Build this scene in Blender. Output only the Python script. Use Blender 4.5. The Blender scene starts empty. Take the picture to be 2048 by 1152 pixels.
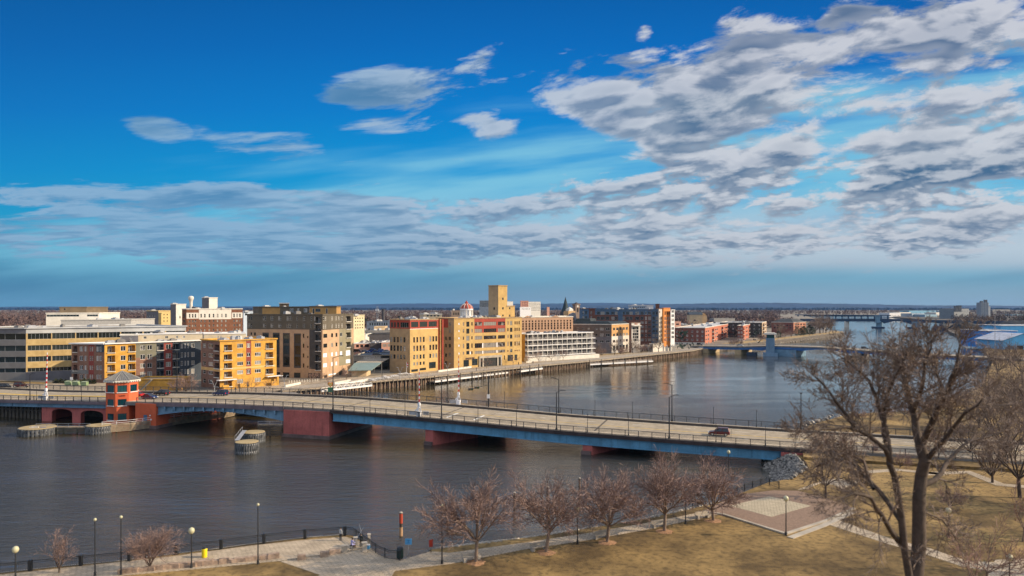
import bpy, math, random
import numpy as np
from mathutils import Vector, Matrix
from mathutils.geometry import tessellate_polygon
S = bpy.context.scene
COL = S.collection
R = math.radians
rnd = random.Random(7)

# ---------------------------------------------------------------- camera
FP, HC, HY = 1450.0, 34.0, 612.0          # focal length in photo pixels, eye height, horizon row
cam_d = bpy.data.cameras.new("camera"); cam = bpy.data.objects.new("camera", cam_d); COL.objects.link(cam)
cam.location = (0, 0, HC); cam.rotation_euler = (R(90), 0, 0)
cam_d.sensor_width = 36; cam_d.lens = 36 * FP / 2048
cam_d.shift_y = (576 - HY) / 2048 * -1
cam_d.clip_start = 1; cam_d.clip_end = 40000
cam_d.dof.use_dof = True; cam_d.dof.focus_distance = 270; cam_d.dof.aperture_fstop = 36 * FP / 2048 / 1000 / 0.16
S.camera = cam

def lin(c):
 c /= 255.0
 return c / 12.92 if c <= .04045 else ((c + .055) / 1.055) ** 2.4
def C(r, g, b): return (lin(r), lin(g), lin(b), 1)

# ---------------------------------------------------------------- light
SUN_EL, SUN_AZ = 25.0, (1.0, -0.03)        # sun over the right-hand bank
sun_d = bpy.data.lights.new("sun", 'SUN'); sun_d.energy = 4.7; sun_d.angle = R(.55); sun_d.color = (1.0, .82, .60)
sun = bpy.data.objects.new("sun", sun_d); COL.objects.link(sun)
sv = Vector((SUN_AZ[0] * math.cos(R(SUN_EL)), SUN_AZ[1] * math.cos(R(SUN_EL)), math.sin(R(SUN_EL)))).normalized()
sun.rotation_euler = sv.to_track_quat('Z', 'Y').to_euler()
sun.location = (300, 0, 300)

W = bpy.data.worlds.new("World"); S.world = W; W.use_nodes = True
wt = W.node_tree; wt.nodes.clear()
def N(t, typ, **k):
 n = t.nodes.new(typ)
 for a, b in k.items(): setattr(n, a, b)
 return n
def setin(t, sock, v):
 if isinstance(v, bpy.types.NodeSocket): t.links.new(v, sock)
 else: sock.default_value = v
def mth(t, op, a, b=None, c=None, clamp=False):
 n = N(t, 'ShaderNodeMath', operation=op, use_clamp=clamp)
 setin(t, n.inputs[0], a)
 if b is not None: setin(t, n.inputs[1], b)
 if c is not None: setin(t, n.inputs[2], c)
 return n.outputs[0]
def sstep(t, x, lo, hi):
 n = N(t, 'ShaderNodeMapRange', interpolation_type='SMOOTHSTEP')
 setin(t, n.inputs[0], x); n.inputs[1].default_value = lo; n.inputs[2].default_value = hi
 return n.outputs[0]
def mixc(t, f, a, b, mode='MIX'):
 n = N(t, 'ShaderNodeMix', data_type='RGBA', blend_type=mode)
 setin(t, n.inputs[0], f); setin(t, n.inputs[6], a); setin(t, n.inputs[7], b)
 return n.outputs[2]
def comb(t, x, y, z=0.0):
 n = N(t, 'ShaderNodeCombineXYZ'); setin(t, n.inputs[0], x); setin(t, n.inputs[1], y); setin(t, n.inputs[2], z)
 return n.outputs[0]
def ramp(t, f, stops):
 n = N(t, 'ShaderNodeValToRGB'); cr = n.color_ramp
 while len(cr.elements) < len(stops): cr.elements.new(.5)
 for e, (p, c) in zip(cr.elements, stops): e.position = p; e.color = c
 setin(t, n.inputs[0], f); return n.outputs[0]
def build_world():
 t = wt
 tc = N(t, 'ShaderNodeTexCoord'); sep = N(t, 'ShaderNodeSeparateXYZ'); t.links.new(tc.outputs['Generated'], sep.inputs[0])
 x, y, z = sep.outputs
 ay = mth(t, 'MAXIMUM', mth(t, 'ABSOLUTE', y), .12)
 a = mth(t, 'DIVIDE', x, ay); e = mth(t, 'DIVIDE', z, ay)
 sky = N(t, 'ShaderNodeTexSky', sky_type='NISHITA', sun_disc=False)
 sky.sun_elevation = R(SUN_EL); sky.sun_rotation = math.atan2(SUN_AZ[0], SUN_AZ[1])
 sky.air_density = 1.0; sky.dust_density = .6; sky.ozone_density = 3.0
 nish = mixc(t, 1.0, sky.outputs[0], (.11, .11, .11, 1), 'MULTIPLY')
 ec = mth(t, 'MAXIMUM', e, 0.0)
 def E(py): return (HY - py) / FP
 er = mth(t, 'MULTIPLY', ec, 1 / .5, clamp=True)
 P = lambda py: E(py) / .5
 base = ramp(t, er, [(0, C(118, 154, 178)), (P(560), C(76, 138, 172)), (P(500), C(62, 156, 190)), (P(430), C(26, 164, 212)),
      (P(340), C(2, 148, 212)), (P(220), C(0, 124, 202)), (P(90), C(0, 104, 184)), (1.0, C(0, 78, 150))])
 # darker towards the left of the frame, away from the sun
 side = sstep(t, a, -.95, .15)
 base = mixc(t, mth(t, 'MULTIPLY', mth(t, 'SUBTRACT', 1.0, side), .30), base, (.0, .09, .27, 1))
 base = mixc(t, .03, base, nish)
 # blobs: (px, py, rx, ry, rot deg, amp)
 BL = [(1880, 80, 480, 115, 19, .80), (1650, 165, 260, 95, 8, .50), (1960, 190, 300, 70, 14, .42), (1900, 262, 280, 52, 8, .52),
        (1410, 160, 210, 105, 14, .60), (1260, 200, 130, 75, -12, .52), (1110, 160, 130, 52, 6, .58), (1190, 215, 110, 45, -20, .42),
        (805, 198, 175, 55, 4, .50), (690, 200, 60, 18, 0, .35), (985, 250, 70, 34, -12, .50), (740, 250, 200, 30, 5, .33), (440, 270, 170, 40, -6, .72),
        (295, 250, 70, 26, -12, .46), (962, 118, 44, 26, 25, .42), (1710, 40, 60, 26, 8, .55), (1287, 55, 18, 30, 0, .45), (1378, 296, 90, 28, 4, .45),
        (1420, 330, 90, 34, 0, .40), (1500, 275, 110, 34, 0, .22), (1600, 245, 150, 34, 3, .42), (1640, 345, 170, 38, 2, .42), (1760, 225, 240, 50, 6, .22), (1850, 320, 400, 60, 6, .34),
        (1620, 415, 700, 110, 4, .52), (1150, 410, 420, 70, 10, .38), (1900, 420, 400, 110, 0, .36), (1040, 465, 560, 60, 5, .42), (380, 400, 330, 40, -3, .66), (680, 405, 230, 40, 0, .56),
        (470, 475, 640, 60, 2, .66), (120, 480, 260, 38, 2, .40), (1010, 322, 100, 16, 0, .28), (600, 320, 240, 26, 0, .24), (1500, 480, 500, 40, 2, .25)]
 ae = comb(t, a, e); acc = None
 for (px, py, rx, ry, ro, am) in BL:
  mp = N(t, 'ShaderNodeMapping', vector_type='TEXTURE'); setin(t, mp.inputs[0], ae)
  mp.inputs['Location'].default_value = ((px - 1024) / FP, E(py), 0); mp.inputs['Rotation'].default_value = (0, 0, R(ro))
  mp.inputs['Scale'].default_value = (rx * 1.35 / FP, ry * 1.35 / FP, 1)
  gr = N(t, 'ShaderNodeTexGradient', gradient_type='SPHERICAL'); t.links.new(mp.outputs[0], gr.inputs[0])
  sm = mth(t, 'POWER', gr.outputs['Fac'], .75)
  acc = mth(t, 'MULTIPLY', sm, am) if acc is None else mth(t, 'MULTIPLY_ADD', sm, am, acc)
 hi = mth(t, 'MINIMUM', acc, .62)
 aw = mth(t, 'ADD', mth(t, 'MAXIMUM', a, -.15), mth(t, 'MULTIPLY', mth(t, 'MINIMUM', mth(t, 'ADD', a, .15), 0.0), .45))
 w1 = sstep(t, e, .17, .27); w3 = sstep(t, e, .135, .085); w2 = mth(t, 'SUBTRACT', 1.0, mth(t, 'ADD', w1, w3), clamp=True)
 def nz_(aa, ee, fx, fy, tilt, det, off):
  n = N(t, 'ShaderNodeTexNoise'); n.inputs['Scale'].default_value = 1; n.inputs['Detail'].default_value = det; n.inputs['Roughness'].default_value = .63; n.inputs['Distortion'].default_value = .25
  setin(t, n.inputs['Vector'], comb(t, mth(t, 'MULTIPLY', aa, fx), mth(t, 'MULTIPLY', mth(t, 'MULTIPLY_ADD', aa, -tilt, ee), fy), off)); return n.outputs['Fac']
 def nval(da, de, det):
  aa = mth(t, 'ADD', aw, da); ee = mth(t, 'ADD', e, de)
  v = mth(t, 'MULTIPLY', nz_(aa, ee, 9, 25, .16, det, 1.3), w1)
  v = mth(t, 'MULTIPLY_ADD', nz_(aa, ee, 17, 48, .08, det, 4.1), w2, v); v = mth(t, 'MULTIPLY_ADD', nz_(aa, ee, 24, 92, .02, det, 7.7), w3, v)
  big = nz_(aa, ee, 3.4, 9.5, .2, 2.0, 2.2)
  return mth(t, 'ADD', mth(t, 'MULTIPLY', mth(t, 'SUBTRACT', v, .5), 1.5), mth(t, 'MULTIPLY', mth(t, 'SUBTRACT', big, .5), 1.8))
 n0 = nval(0.0, 0.0, 7.0); nl = nval(0.0, 0.0, 2.0)
 off = mth(t, 'MULTIPLY_ADD', ec, .055, .003)
 n1 = nval(mth(t, 'MULTIPLY', off, .6), off, 2.0)
 topl = mth(t, 'MULTIPLY_ADD', mth(t, 'MULTIPLY', sstep(t, e, .20, .30), sstep(t, a, -.05, -.35)), .26, .34)
 d0 = mth(t, 'SUBTRACT', mth(t, 'ADD', n0, hi), topl)
 dl = mth(t, 'SUBTRACT', mth(t, 'ADD', nl, hi), .33)
 # thin high veil under a slanting edge
 edge = mth(t, 'ADD', mth(t, 'MULTIPLY', a, .21), .285)          # e of the veil's upper edge
 vn = N(t, 'ShaderNodeTexNoise'); vn.inputs['Scale'].default_value = 1.6; vn.inputs['Detail'].default_value = 5; vn.inputs['Roughness'].default_value = .5
 setin(t, vn.inputs['Vector'], comb(t, mth(t, 'MULTIPLY', a, 1.6), mth(t, 'MULTIPLY', mth(t, 'SUBTRACT', e, mth(t, 'MULTIPLY', a, .10)), 14)))
 veil = mth(t, 'MULTIPLY', sstep(t, mth(t, 'ADD', mth(t, 'SUBTRACT', edge, e), mth(t, 'MULTIPLY', mth(t, 'SUBTRACT', vn.outputs['Fac'], .5), .22)), 0, .12), sstep(t, vn.outputs['Fac'], .22, .62))
 veil = mth(t, 'MULTIPLY', veil, sstep(t, a, -1.4, -.5))
 col = mixc(t, mth(t, 'MULTIPLY', veil, .85), base, C(128, 194, 220))
 right = sstep(t, a, -.45, .35)
 band = mth(t, 'MULTIPLY', mth(t, 'MULTIPLY', sstep(t, e, .035, .062), sstep(t, e, .175, .085)), mth(t, 'MULTIPLY', right, .74))
 col = mixc(t, band, col, C(194, 199, 209))
 # cloud colour
 lit = sstep(t, mth(t, 'ADD', mth(t, 'SUBTRACT', nl, n1), mth(t, 'MULTIPLY', mth(t, 'SUBTRACT', n0, nl), .9)), -.16, .20)
 thick = sstep(t, dl, .05, .62)
 right = sstep(t, a, -.45, .35)
 bright = mixc(t, right, C(135, 172, 204), C(200, 203, 211))
 dark = mixc(t, right, C(84, 136, 178), C(66, 98, 134))
 shade = mth(t, 'ADD', mth(t, 'MULTIPLY', lit, .78), mth(t, 'MULTIPLY', mth(t, 'SUBTRACT', 1.0, thick), .42), clamp=True)
 ccol = mixc(t, shade, dark, bright)
 ccol = mixc(t, mth(t, 'MULTIPLY', sstep(t, e, .16, .03), .35), ccol, C(128, 160, 186))
 alpha = mth(t, 'MULTIPLY', sstep(t, d0, -.03, .21), .93)
 alpha = mth(t, 'MULTIPLY', alpha, sstep(t, e, .012, .07))
 col = mixc(t, alpha, col, ccol)
 # pale band and grey-blue murk near the horizon
 low = mth(t, 'MULTIPLY', sstep(t, e, .085, .02), .72)
 col = mixc(t, low, col, mixc(t, sstep(t, e, .0, .05), mixc(t, right, C(70, 124, 164), C(138, 152, 172)), mixc(t, right, C(64, 124, 162), C(108, 146, 172))))
 # sky behind the viewer brightened as added fill for shaded camera-facing walls
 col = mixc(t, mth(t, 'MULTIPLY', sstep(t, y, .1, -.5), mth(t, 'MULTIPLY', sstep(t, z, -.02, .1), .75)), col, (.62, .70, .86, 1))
 # greyer broken cloud overhead, above the frame, brightened for the river to reflect
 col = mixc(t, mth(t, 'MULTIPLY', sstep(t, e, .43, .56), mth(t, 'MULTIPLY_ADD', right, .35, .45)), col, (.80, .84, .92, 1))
 # below the horizon
 col = mixc(t, sstep(t, e, -.002, -.05), col, (.10, .12, .14, 1))
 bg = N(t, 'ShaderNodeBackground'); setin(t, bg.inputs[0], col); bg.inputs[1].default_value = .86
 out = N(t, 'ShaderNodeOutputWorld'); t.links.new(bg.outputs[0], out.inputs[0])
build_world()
W.cycles.sampling_method = 'MANUAL'; W.cycles.sample_map_resolution = 512
S.view_settings.view_transform = 'Standard'; S.view_settings.look = 'None'; S.view_settings.exposure = .28; S.view_settings.gamma = 1
S.cycles.max_bounces = 5; S.cycles.diffuse_bounces = 2; S.cycles.glossy_bounces = 3; S.cycles.transparent_max_bounces = 4
S.cycles.volume_bounces = 0; S.cycles.caustics_reflective = False; S.cycles.caustics_refractive = False
S.cycles.use_denoising = True; S.cycles.sample_clamp_indirect = 4

# ---------------------------------------------------------------- helpers
def g(px, py, z=0.0):
 D = FP * (HC - z) / (py - HY); return ((px - 1024) / FP * D, D)
def atD(px, D): return ((px - 1024) / FP * D, D)
def zat(py, D): return HC - (py - HY) / FP * D
def u_at(p0, p1, px):
 k = (px - 1024) / FP; dx, dy = p1[0] - p0[0], p1[1] - p0[1]
 return (k * p0[1] - p0[0]) / (dx - k * dy) * math.hypot(dx, dy)
def along(p, d, px):                     # point where the line from p in direction d meets the sight line of px
 k = (px - 1024) / FP; tt = (k * p[1] - p[0]) / (d[0] - k * d[1]); return (p[0] + d[0] * tt, p[1] + d[1] * tt)
def perp(d): return (-d[1], d[0])
def nrm(d):
 l = math.hypot(*d); return (d[0] / l, d[1] / l)

MATS = {}
def mat(name, col, rough=.8, var=.14, sc=.35, metal=0.0, bump=0.0, bsc=4.0, streak=0.0, spec=.4, emit=0.0, col2=None, fine=0.0, joint=0.0):
 if name in MATS: return MATS[name]
 m = bpy.data.materials.new(name); m.use_nodes = True; MATS[name] = m
 t = m.node_tree; b = t.nodes['Principled BSDF']
 b.inputs['Roughness'].default_value = rough; b.inputs['Metallic'].default_value = metal; b.inputs['Specular IOR Level'].default_value = spec
 col = tuple(col[:3]) + (1,)
 if var or col2:
  gm = N(t, 'ShaderNodeNewGeometry')
  nz = N(t, 'ShaderNodeTexNoise'); nz.inputs['Scale'].default_value = sc; nz.inputs['Detail'].default_value = 6; nz.inputs['Roughness'].default_value = .62
  t.links.new(gm.outputs['Position'], nz.inputs['Vector'])
  f = sstep(t, nz.outputs['Fac'], .32, .68)
  lo = tuple(max(0, c * (1 - var)) for c in col[:3]) + (1,); hi = tuple(min(1, c * (1 + var)) for c in col[:3]) + (1,)
  if col2: hi = tuple(col2[:3]) + (1,)
  cc = mixc(t, f, lo, hi)
  if streak:
   mp = N(t, 'ShaderNodeMapping'); t.links.new(gm.outputs['Position'], mp.inputs[0]); mp.inputs['Scale'].default_value = (1.3, 1.3, .09)
   n2 = N(t, 'ShaderNodeTexNoise'); n2.inputs['Scale'].default_value = 1.1; n2.inputs['Detail'].default_value = 4; t.links.new(mp.outputs[0], n2.inputs['Vector'])
   cc = mixc(t, mth(t, 'MULTIPLY', sstep(t, n2.outputs['Fac'], .5, .75), streak), cc, tuple(c * .45 for c in col[:3]) + (1,))
  if fine:
   n4 = N(t, 'ShaderNodeTexNoise'); n4.inputs['Scale'].default_value = sc * 14; n4.inputs['Detail'].default_value = 3; t.links.new(gm.outputs['Position'], n4.inputs['Vector'])
   cc = mixc(t, mth(t, 'MULTIPLY', sstep(t, n4.outputs['Fac'], .45, .68), fine), cc, tuple(c * .35 for c in col[:3]) + (1,))
  if joint:
   mp = N(t, 'ShaderNodeMapping'); t.links.new(gm.outputs['Position'], mp.inputs[0]); mp.inputs['Rotation'].default_value = (0, 0, R(17))
   bk = N(t, 'ShaderNodeTexBrick'); bk.inputs['Scale'].default_value = 1 / joint; bk.inputs['Mortar Size'].default_value = .022; bk.inputs['Color1'].default_value = (1, 1, 1, 1); bk.inputs['Color2'].default_value = (.82, .82, .82, 1); bk.inputs['Mortar'].default_value = (.4, .4, .4, 1); t.links.new(mp.outputs[0], bk.inputs[0])
   cc = mixc(t, 1.0, cc, bk.outputs[0], 'MULTIPLY')
  t.links.new(cc, b.inputs['Base Color'])
  if bump:
   n3 = N(t, 'ShaderNodeTexNoise'); n3.inputs['Scale'].default_value = bsc; n3.inputs['Detail'].default_value = 5; t.links.new(gm.outputs['Position'], n3.inputs['Vector'])
   bp = N(t, 'ShaderNodeBump'); bp.inputs['Strength'].default_value = bump; bp.inputs['Distance'].default_value = .1
   t.links.new(n3.outputs['Fac'], bp.inputs['Height']); t.links.new(bp.outputs[0], b.inputs['Normal'])
 else: b.inputs['Base Color'].default_value = col
 if emit: b.inputs['Emission Color'].default_value = col; b.inputs['Emission Strength'].default_value = emit
 return m
def glassmat(name, dark=(.012, .018, .022), light=(.30, .28, .25), thr=.64, rough=.06):
 m = bpy.data.materials.new(name); m.use_nodes = True; t = m.node_tree; b = t.nodes['Principled BSDF']
 oi = N(t, 'ShaderNodeObjectInfo'); gm = N(t, 'ShaderNodeNewGeometry')
 vo = N(t, 'ShaderNodeTexNoise'); vo.inputs['Scale'].default_value = .55; vo.inputs['Detail'].default_value = 2; t.links.new(gm.outputs['Position'], vo.inputs['Vector'])
 f = mth(t, 'ADD', mth(t, 'MULTIPLY', oi.outputs['Random'], .7), mth(t, 'MULTIPLY', vo.outputs['Fac'], .5))
 cc = mixc(t, sstep(t, f, thr, thr + .12), tuple(dark) + (1,), tuple(light) + (1,))
 t.links.new(cc, b.inputs['Base Color']); b.inputs['Roughness'].default_value = rough; b.inputs['Specular IOR Level'].default_value = .6
 MATS[name] = m; return m

class MB:
 def __init__(s): s.v = []; s.f = []; s.m = []
 def add(s, vs, fs, m=0):
  o = len(s.v); s.v.extend(vs)
  for f in fs: s.f.append(tuple(i + o for i in f)); s.m.append(m)
 def quad(s, a, b, c, d, m=0): s.add([a, b, c, d], [(0, 1, 2, 3)], m)
 def prism(s, poly, z0, z1, m=0, mt=None, bottom=True):
  n = len(poly); vs = [(p[0], p[1], z0) for p in poly] + [(p[0], p[1], z1) for p in poly]
  s.add(vs, [(i, (i + 1) % n, (i + 1) % n + n, i + n) for i in range(n)], m)
  s.add([(p[0], p[1], z1) for p in poly], [tuple(range(n))], m if mt is None else mt)
  if bottom: s.add([(p[0], p[1], z0) for p in poly], [tuple(range(n))[::-1]], m)
 def box(s, x0, x1, y0, y1, z0, z1, m=0): s.prism([(x0, y0), (x1, y0), (x1, y1), (x0, y1)], z0, z1, m)
 def ob(s, c, hx, hy, z0, z1, ang=0, m=0):      # box turned about the vertical
  ca, sa = math.cos(ang), math.sin(ang)
  s.prism([(c[0] + ca * a - sa * b, c[1] + sa * a + ca * b) for a, b in ((-hx, -hy), (hx, -hy), (hx, hy), (-hx, hy))], z0, z1, m)
 def bar(s, p, q, w, h=None, m=0, up=(0, 0, 1)):
  h = w if h is None else h; p = Vector(p); q = Vector(q); d = (q - p)
  if d.length < 1e-6: return
  d.normalize(); u = Vector(up)
  if abs(d.dot(u)) > .98: u = Vector((1, 0, 0))
  x = d.cross(u).normalized() * (w / 2); y = x.cross(d).normalized() * (h / 2)
  vs = [tuple(a + b) for a in (p, q) for b in (-x - y, x - y, x + y, -x + y)]
  s.add(vs, [(0, 3, 2, 1), (4, 5, 6, 7), (0, 1, 5, 4), (1, 2, 6, 5), (2, 3, 7, 6), (3, 0, 4, 7)], m)
 def tube(s, p, q, r0, r1=None, n=8, m=0, cap=True):
  r1 = r0 if r1 is None else r1; p = Vector(p); q = Vector(q); d = (q - p).normalized()
  u = Vector((0, 0, 1)) if abs(d.z) < .9 else Vector((1, 0, 0)); x = d.cross(u).normalized(); y = x.cross(d)
  vs = []
  for c, r in ((p, r0), (q, r1)):
   for i in range(n):
    a = 2 * math.pi * i / n; vs.append(tuple(c + x * (r * math.cos(a)) + y * (r * math.sin(a))))
  fs = [(i, i + n, (i + 1) % n + n, (i + 1) % n) for i in range(n)]
  if cap: fs += [tuple(range(n)), tuple(range(2 * n - 1, n - 1, -1))]
  s.add(vs, fs, m)
 def lathe(s, c, prof, n=16, m=0):
  vs = []; k = len(prof)
  for r, z in prof:
   for i in range(n):
    a = 2 * math.pi * i / n; vs.append((c[0] + r * math.cos(a), c[1] + r * math.sin(a), c[2] + z))
  fs = [(j * n + i, j * n + (i + 1) % n, (j + 1) * n + (i + 1) % n, (j + 1) * n + i) for j in range(k - 1) for i in range(n)]
  fs += [tuple(range((k - 1) * n, k * n)), tuple(range(n - 1, -1, -1))]
  s.add(vs, fs, m)
 def build(s, name, mats, parent=None, smooth=False, loc=None):
  me = bpy.data.meshes.new(name)
  org = Vector(WORG.get(parent.name, (0, 0, 0))) if parent else Vector(loc or (0, 0, 0))
  me.from_pydata([(a - org.x, b - org.y, c - org.z) for a, b, c in s.v], [], s.f)
  if not isinstance(mats, (list, tuple)): mats = [mats]
  for m in mats: me.materials.append(m)
  me.polygons.foreach_set('material_index', s.m)
  if smooth: me.polygons.foreach_set('use_smooth', [True] * len(me.polygons))
  me.update()
  o = bpy.data.objects.new(name, me); COL.objects.link(o)
  if parent: o.parent = parent; WORG[o.name] = tuple(org)
  else: o.location = org; WORG[o.name] = tuple(org)
  return o
WORG = {}
def tag(o, label=None, cat=None, group=None, kind=None):
 if label: o['label'] = label
 if cat: o['category'] = cat
 if group: o['group'] = group
 if kind: o['kind'] = kind
 return o
def thing(name, label, cat, loc, group=None):
 o = bpy.data.objects.new(name, None); COL.objects.link(o); o.location = loc; o.empty_display_size = .5; WORG[o.name] = tuple(loc)
 return tag(o, label, cat, group)
def struct(name, mb, mats, smooth=False):
 return tag(mb.build(name, mats, None, smooth), kind='structure')
def place(src, parent, loc, rz=0, name=None):       # a copy of a part that shares its mesh, set at a world place
 c = src.copy(); COL.objects.link(c); c.parent = parent
 if name: c.name = name
 o = WORG[parent.name]; c.location = (loc[0] - o[0], loc[1] - o[1], loc[2] - o[2]); c.rotation_euler = (0, 0, rz); WORG[c.name] = tuple(loc)
 return c
def copy_tree(o, loc=None, rz=None, label=None, group=None, scale=None):
 c = o.copy(); COL.objects.link(c)
 if loc is not None: c.location = loc
 if rz is not None: c.rotation_euler = (0, 0, rz)
 if scale is not None: c.scale = scale if isinstance(scale, tuple) else (scale,) * 3
 if label: c['label'] = label
 if group: c['group'] = group
 def rec(a, b):
  for ch in a.children:
   d = ch.copy(); COL.objects.link(d); d.parent = b; rec(ch, d)
 rec(o, c); return c
def text(name, body, p, rz, size, m, parent=None, width=None, ext=.03):
 cu = bpy.data.curves.new(name, 'FONT'); cu.body = body; cu.size = size; cu.extrude = ext; cu.align_x = 'CENTER'; cu.align_y = 'CENTER'
 cu.materials.append(m)
 o = bpy.data.objects.new(name, cu); COL.objects.link(o); bpy.context.view_layer.update()
 me = bpy.data.meshes.new_from_object(o.evaluated_get(bpy.context.evaluated_depsgraph_get())); bpy.data.objects.remove(o); o = bpy.data.objects.new(name, me); COL.objects.link(o)
 org = WORG.get(parent.name, (0, 0, 0)) if parent else (0, 0, 0)
 o.parent = parent; o.location = (p[0] - org[0], p[1] - org[1], p[2] - org[2]); o.rotation_euler = (R(90), 0, rz)
 if width:
  bpy.context.view_layer.update(); o.scale = (width / max(o.dimensions.x, .01), 1, 1)
 return o

# ---------------------------------------------------------------- materials
M_asph = mat('asphalt', (.34, .28, .20), .9, .18, .5, streak=0)
M_road = M_asph
M_conc = mat('concrete', (.42, .37, .30), .85, .16, .4)
M_concd = mat('dark_concrete', (.20, .19, .18), .85, .2, .4)
M_white = mat('white_paint', (.80, .78, .76), .5, .06, .8)
M_trim = mat('cream_trim', (.70, .66, .58), .7, .08, .6)
M_black = mat('black_metal', (.025, .027, .03), .45, .2, 1)
M_rail = mat('rail_metal', (.06, .062, .065), .45, .15, 1)
M_steel = mat('galvanised', (.42, .42, .43), .45, .15, .8, metal=.3)
M_blue = mat('bridge_blue', (.11, .30, .46), .45, .22, .25, streak=.6, fine=.2)
M_bluef = mat('faded_blue', (.15, .27, .38), .5, .2, .3, streak=.4)
M_fasc = mat('fascia_grey', (.17, .13, .145), .7, .2, .4, streak=.4)
M_red = mat('red_concrete', (.62, .12, .045), .75, .12, .22, streak=.25)
M_redd = mat('maroon_concrete', (.48, .13, .11), .8, .2, .2, streak=.6, fine=.2)
M_wood = mat('weathered_timber', (.36, .28, .19), .85, .3, .8, bump=.3)
M_woodd = mat('dark_timber', (.10, .08, .06), .85, .3, .8)
M_roofg = mat('flat_roof_grey', (.22, .21, .20), .9, .25, .15)
M_roofl = mat('pale_roof', (.50, .50, .49), .85, .15, .15)
M_roofd = mat('dark_roof', (.05, .055, .06), .8, .25, .2)
M_gl = glassmat('window_glass')
M_glt = glassmat('teal_glass', (.0, .035, .05), (.02, .09, .10), .5)
M_gld = glassmat('dark_glass', (.010, .016, .016), (.03, .04, .04), .6)
M_globe = mat('lamp_globe', (.55, .52, .33), .3, 0)
M_tyre = mat('tyre_rubber', (.02, .02, .02), .8, 0)
M_rim = mat('wheel_rim', (.5, .5, .5), .3, 0, metal=.7)
M_carglass = mat('car_glass', (.01, .012, .015), .05, 0, spec=.8)
M_tail = mat('tail_lamp', (.6, .02, .02), .3, 0)
M_head = mat('head_lamp', (.8, .8, .8), .2, 0)
# ---------------------------------------------------------------- water
def build_water():
 m = bpy.data.materials.new('river_water'); m.use_nodes = True; t = m.node_tree; b = t.nodes['Principled BSDF']
 b.inputs['Roughness'].default_value = .10; b.inputs['IOR'].default_value = 2.05
 b.inputs['Specular IOR Level'].default_value = .5
 gm = N(t, 'ShaderNodeNewGeometry')
 def noise(sx, sy, rot, det, rough=.55, dist=0):
  mp = N(t, 'ShaderNodeMapping'); t.links.new(gm.outputs['Position'], mp.inputs[0]); mp.inputs['Scale'].default_value = (sx, sy, 1); mp.inputs['Rotation'].default_value = (0, 0, R(rot))
  n = N(t, 'ShaderNodeTexNoise'); n.inputs['Scale'].default_value = 1; n.inputs['Detail'].default_value = det; n.inputs['Roughness'].default_value = rough
  n.inputs['Distortion'].default_value = dist; t.links.new(mp.outputs[0], n.inputs['Vector']); return n.outputs['Fac']
 h = mth(t, 'ADD', mth(t, 'MULTIPLY', noise(.24, .75, 8, 6, .70, .5), 1.9), mth(t, 'MULTIPLY', noise(.12, .34, -14, 3, .5, .3), .6))
 patch = sstep(t, noise(.012, .06, 9, 4, .6, .8), .38, .62)
 bp = N(t, 'ShaderNodeBump'); sy = N(t, 'ShaderNodeSeparateXYZ'); t.links.new(gm.outputs['Position'], sy.inputs[0]); calm = mth(t, 'MULTIPLY_ADD', sstep(t, sy.outputs[1], 150, 310), -.86, 1.0)
 setin(t, bp.inputs['Strength'], mth(t, 'MULTIPLY', mth(t, 'MULTIPLY_ADD', patch, .65, .35), calm)); bp.inputs['Distance'].default_value = .42
 t.links.new(h, bp.inputs['Height']); t.links.new(bp.outputs[0], b.inputs['Normal'])
 t.links.new(mth(t, 'MULTIPLY_ADD', patch, .07, .04), b.inputs['Roughness'])
 t.links.new(mixc(t, patch, (.048, .036, .013, 1), (.040, .038, .030, 1)), b.inputs['Base Color'])
 w = MB(); w.quad((-900, -400, 0), (1800, -400, 0), (1800, 2600, 0), (-900, 2600, 0))
 struct('river', w, m)
build_water()

# ---------------------------------------------------------------- land
WEST = [(-900, 100), (-260, 232), (-165, 229), (-120, 229), (-96, 240), (-84, 262), (-72, 274), (-61, 292), (-38, 314), (5, 365), (44, 407), (122, 498), (136, 524),
  (182, 580), (240, 649), (332, 770), (380, 830), (399, 872), (404, 905), (392, 935), (436, 1027), (544, 1370), (748, 1760), (979, 2465)]
EAST = [(1250, 2450), (1225, 2350), (1085, 2054), (963, 1700), (818, 1370), (684, 1146), (531, 880), (408, 632), (265, 400), (179, 277), (124, 218), (97, 209), (78, 190), (66, 170), (60, 156), (59, 146), (57, 139), (51, 131.5)] + \
 [g(x, y, 2.8) for x, y in ((1536, 965), (1500, 979), (1445, 1001), (1420, 1009), (1300, 1036), (1180, 1056), (1050, 1076), (900, 1094), (862, 1099), (858, 1106), (800, 1122), (779, 1119), (757, 1110), (739, 1095), (721, 1081), (706, 1072), (690, 1069.5),
             (650, 1072), (610, 1075.5), (560, 1081), (500, 1088), (430, 1098), (345, 1108), (240, 1122), (120, 1133), (0, 1146), (-160, 1167))] + [(-120, 60), (-900, -300)]
M_ground = mat('city_ground', (.20, .17, .14), .95, .35, .05, col2=(.30, .26, .20))
M_grass = mat('dry_grass', (.13, .080, .026), .95, .3, .10, bump=.5, bsc=6, col2=(.36, .235, .085), fine=.55)
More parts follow.
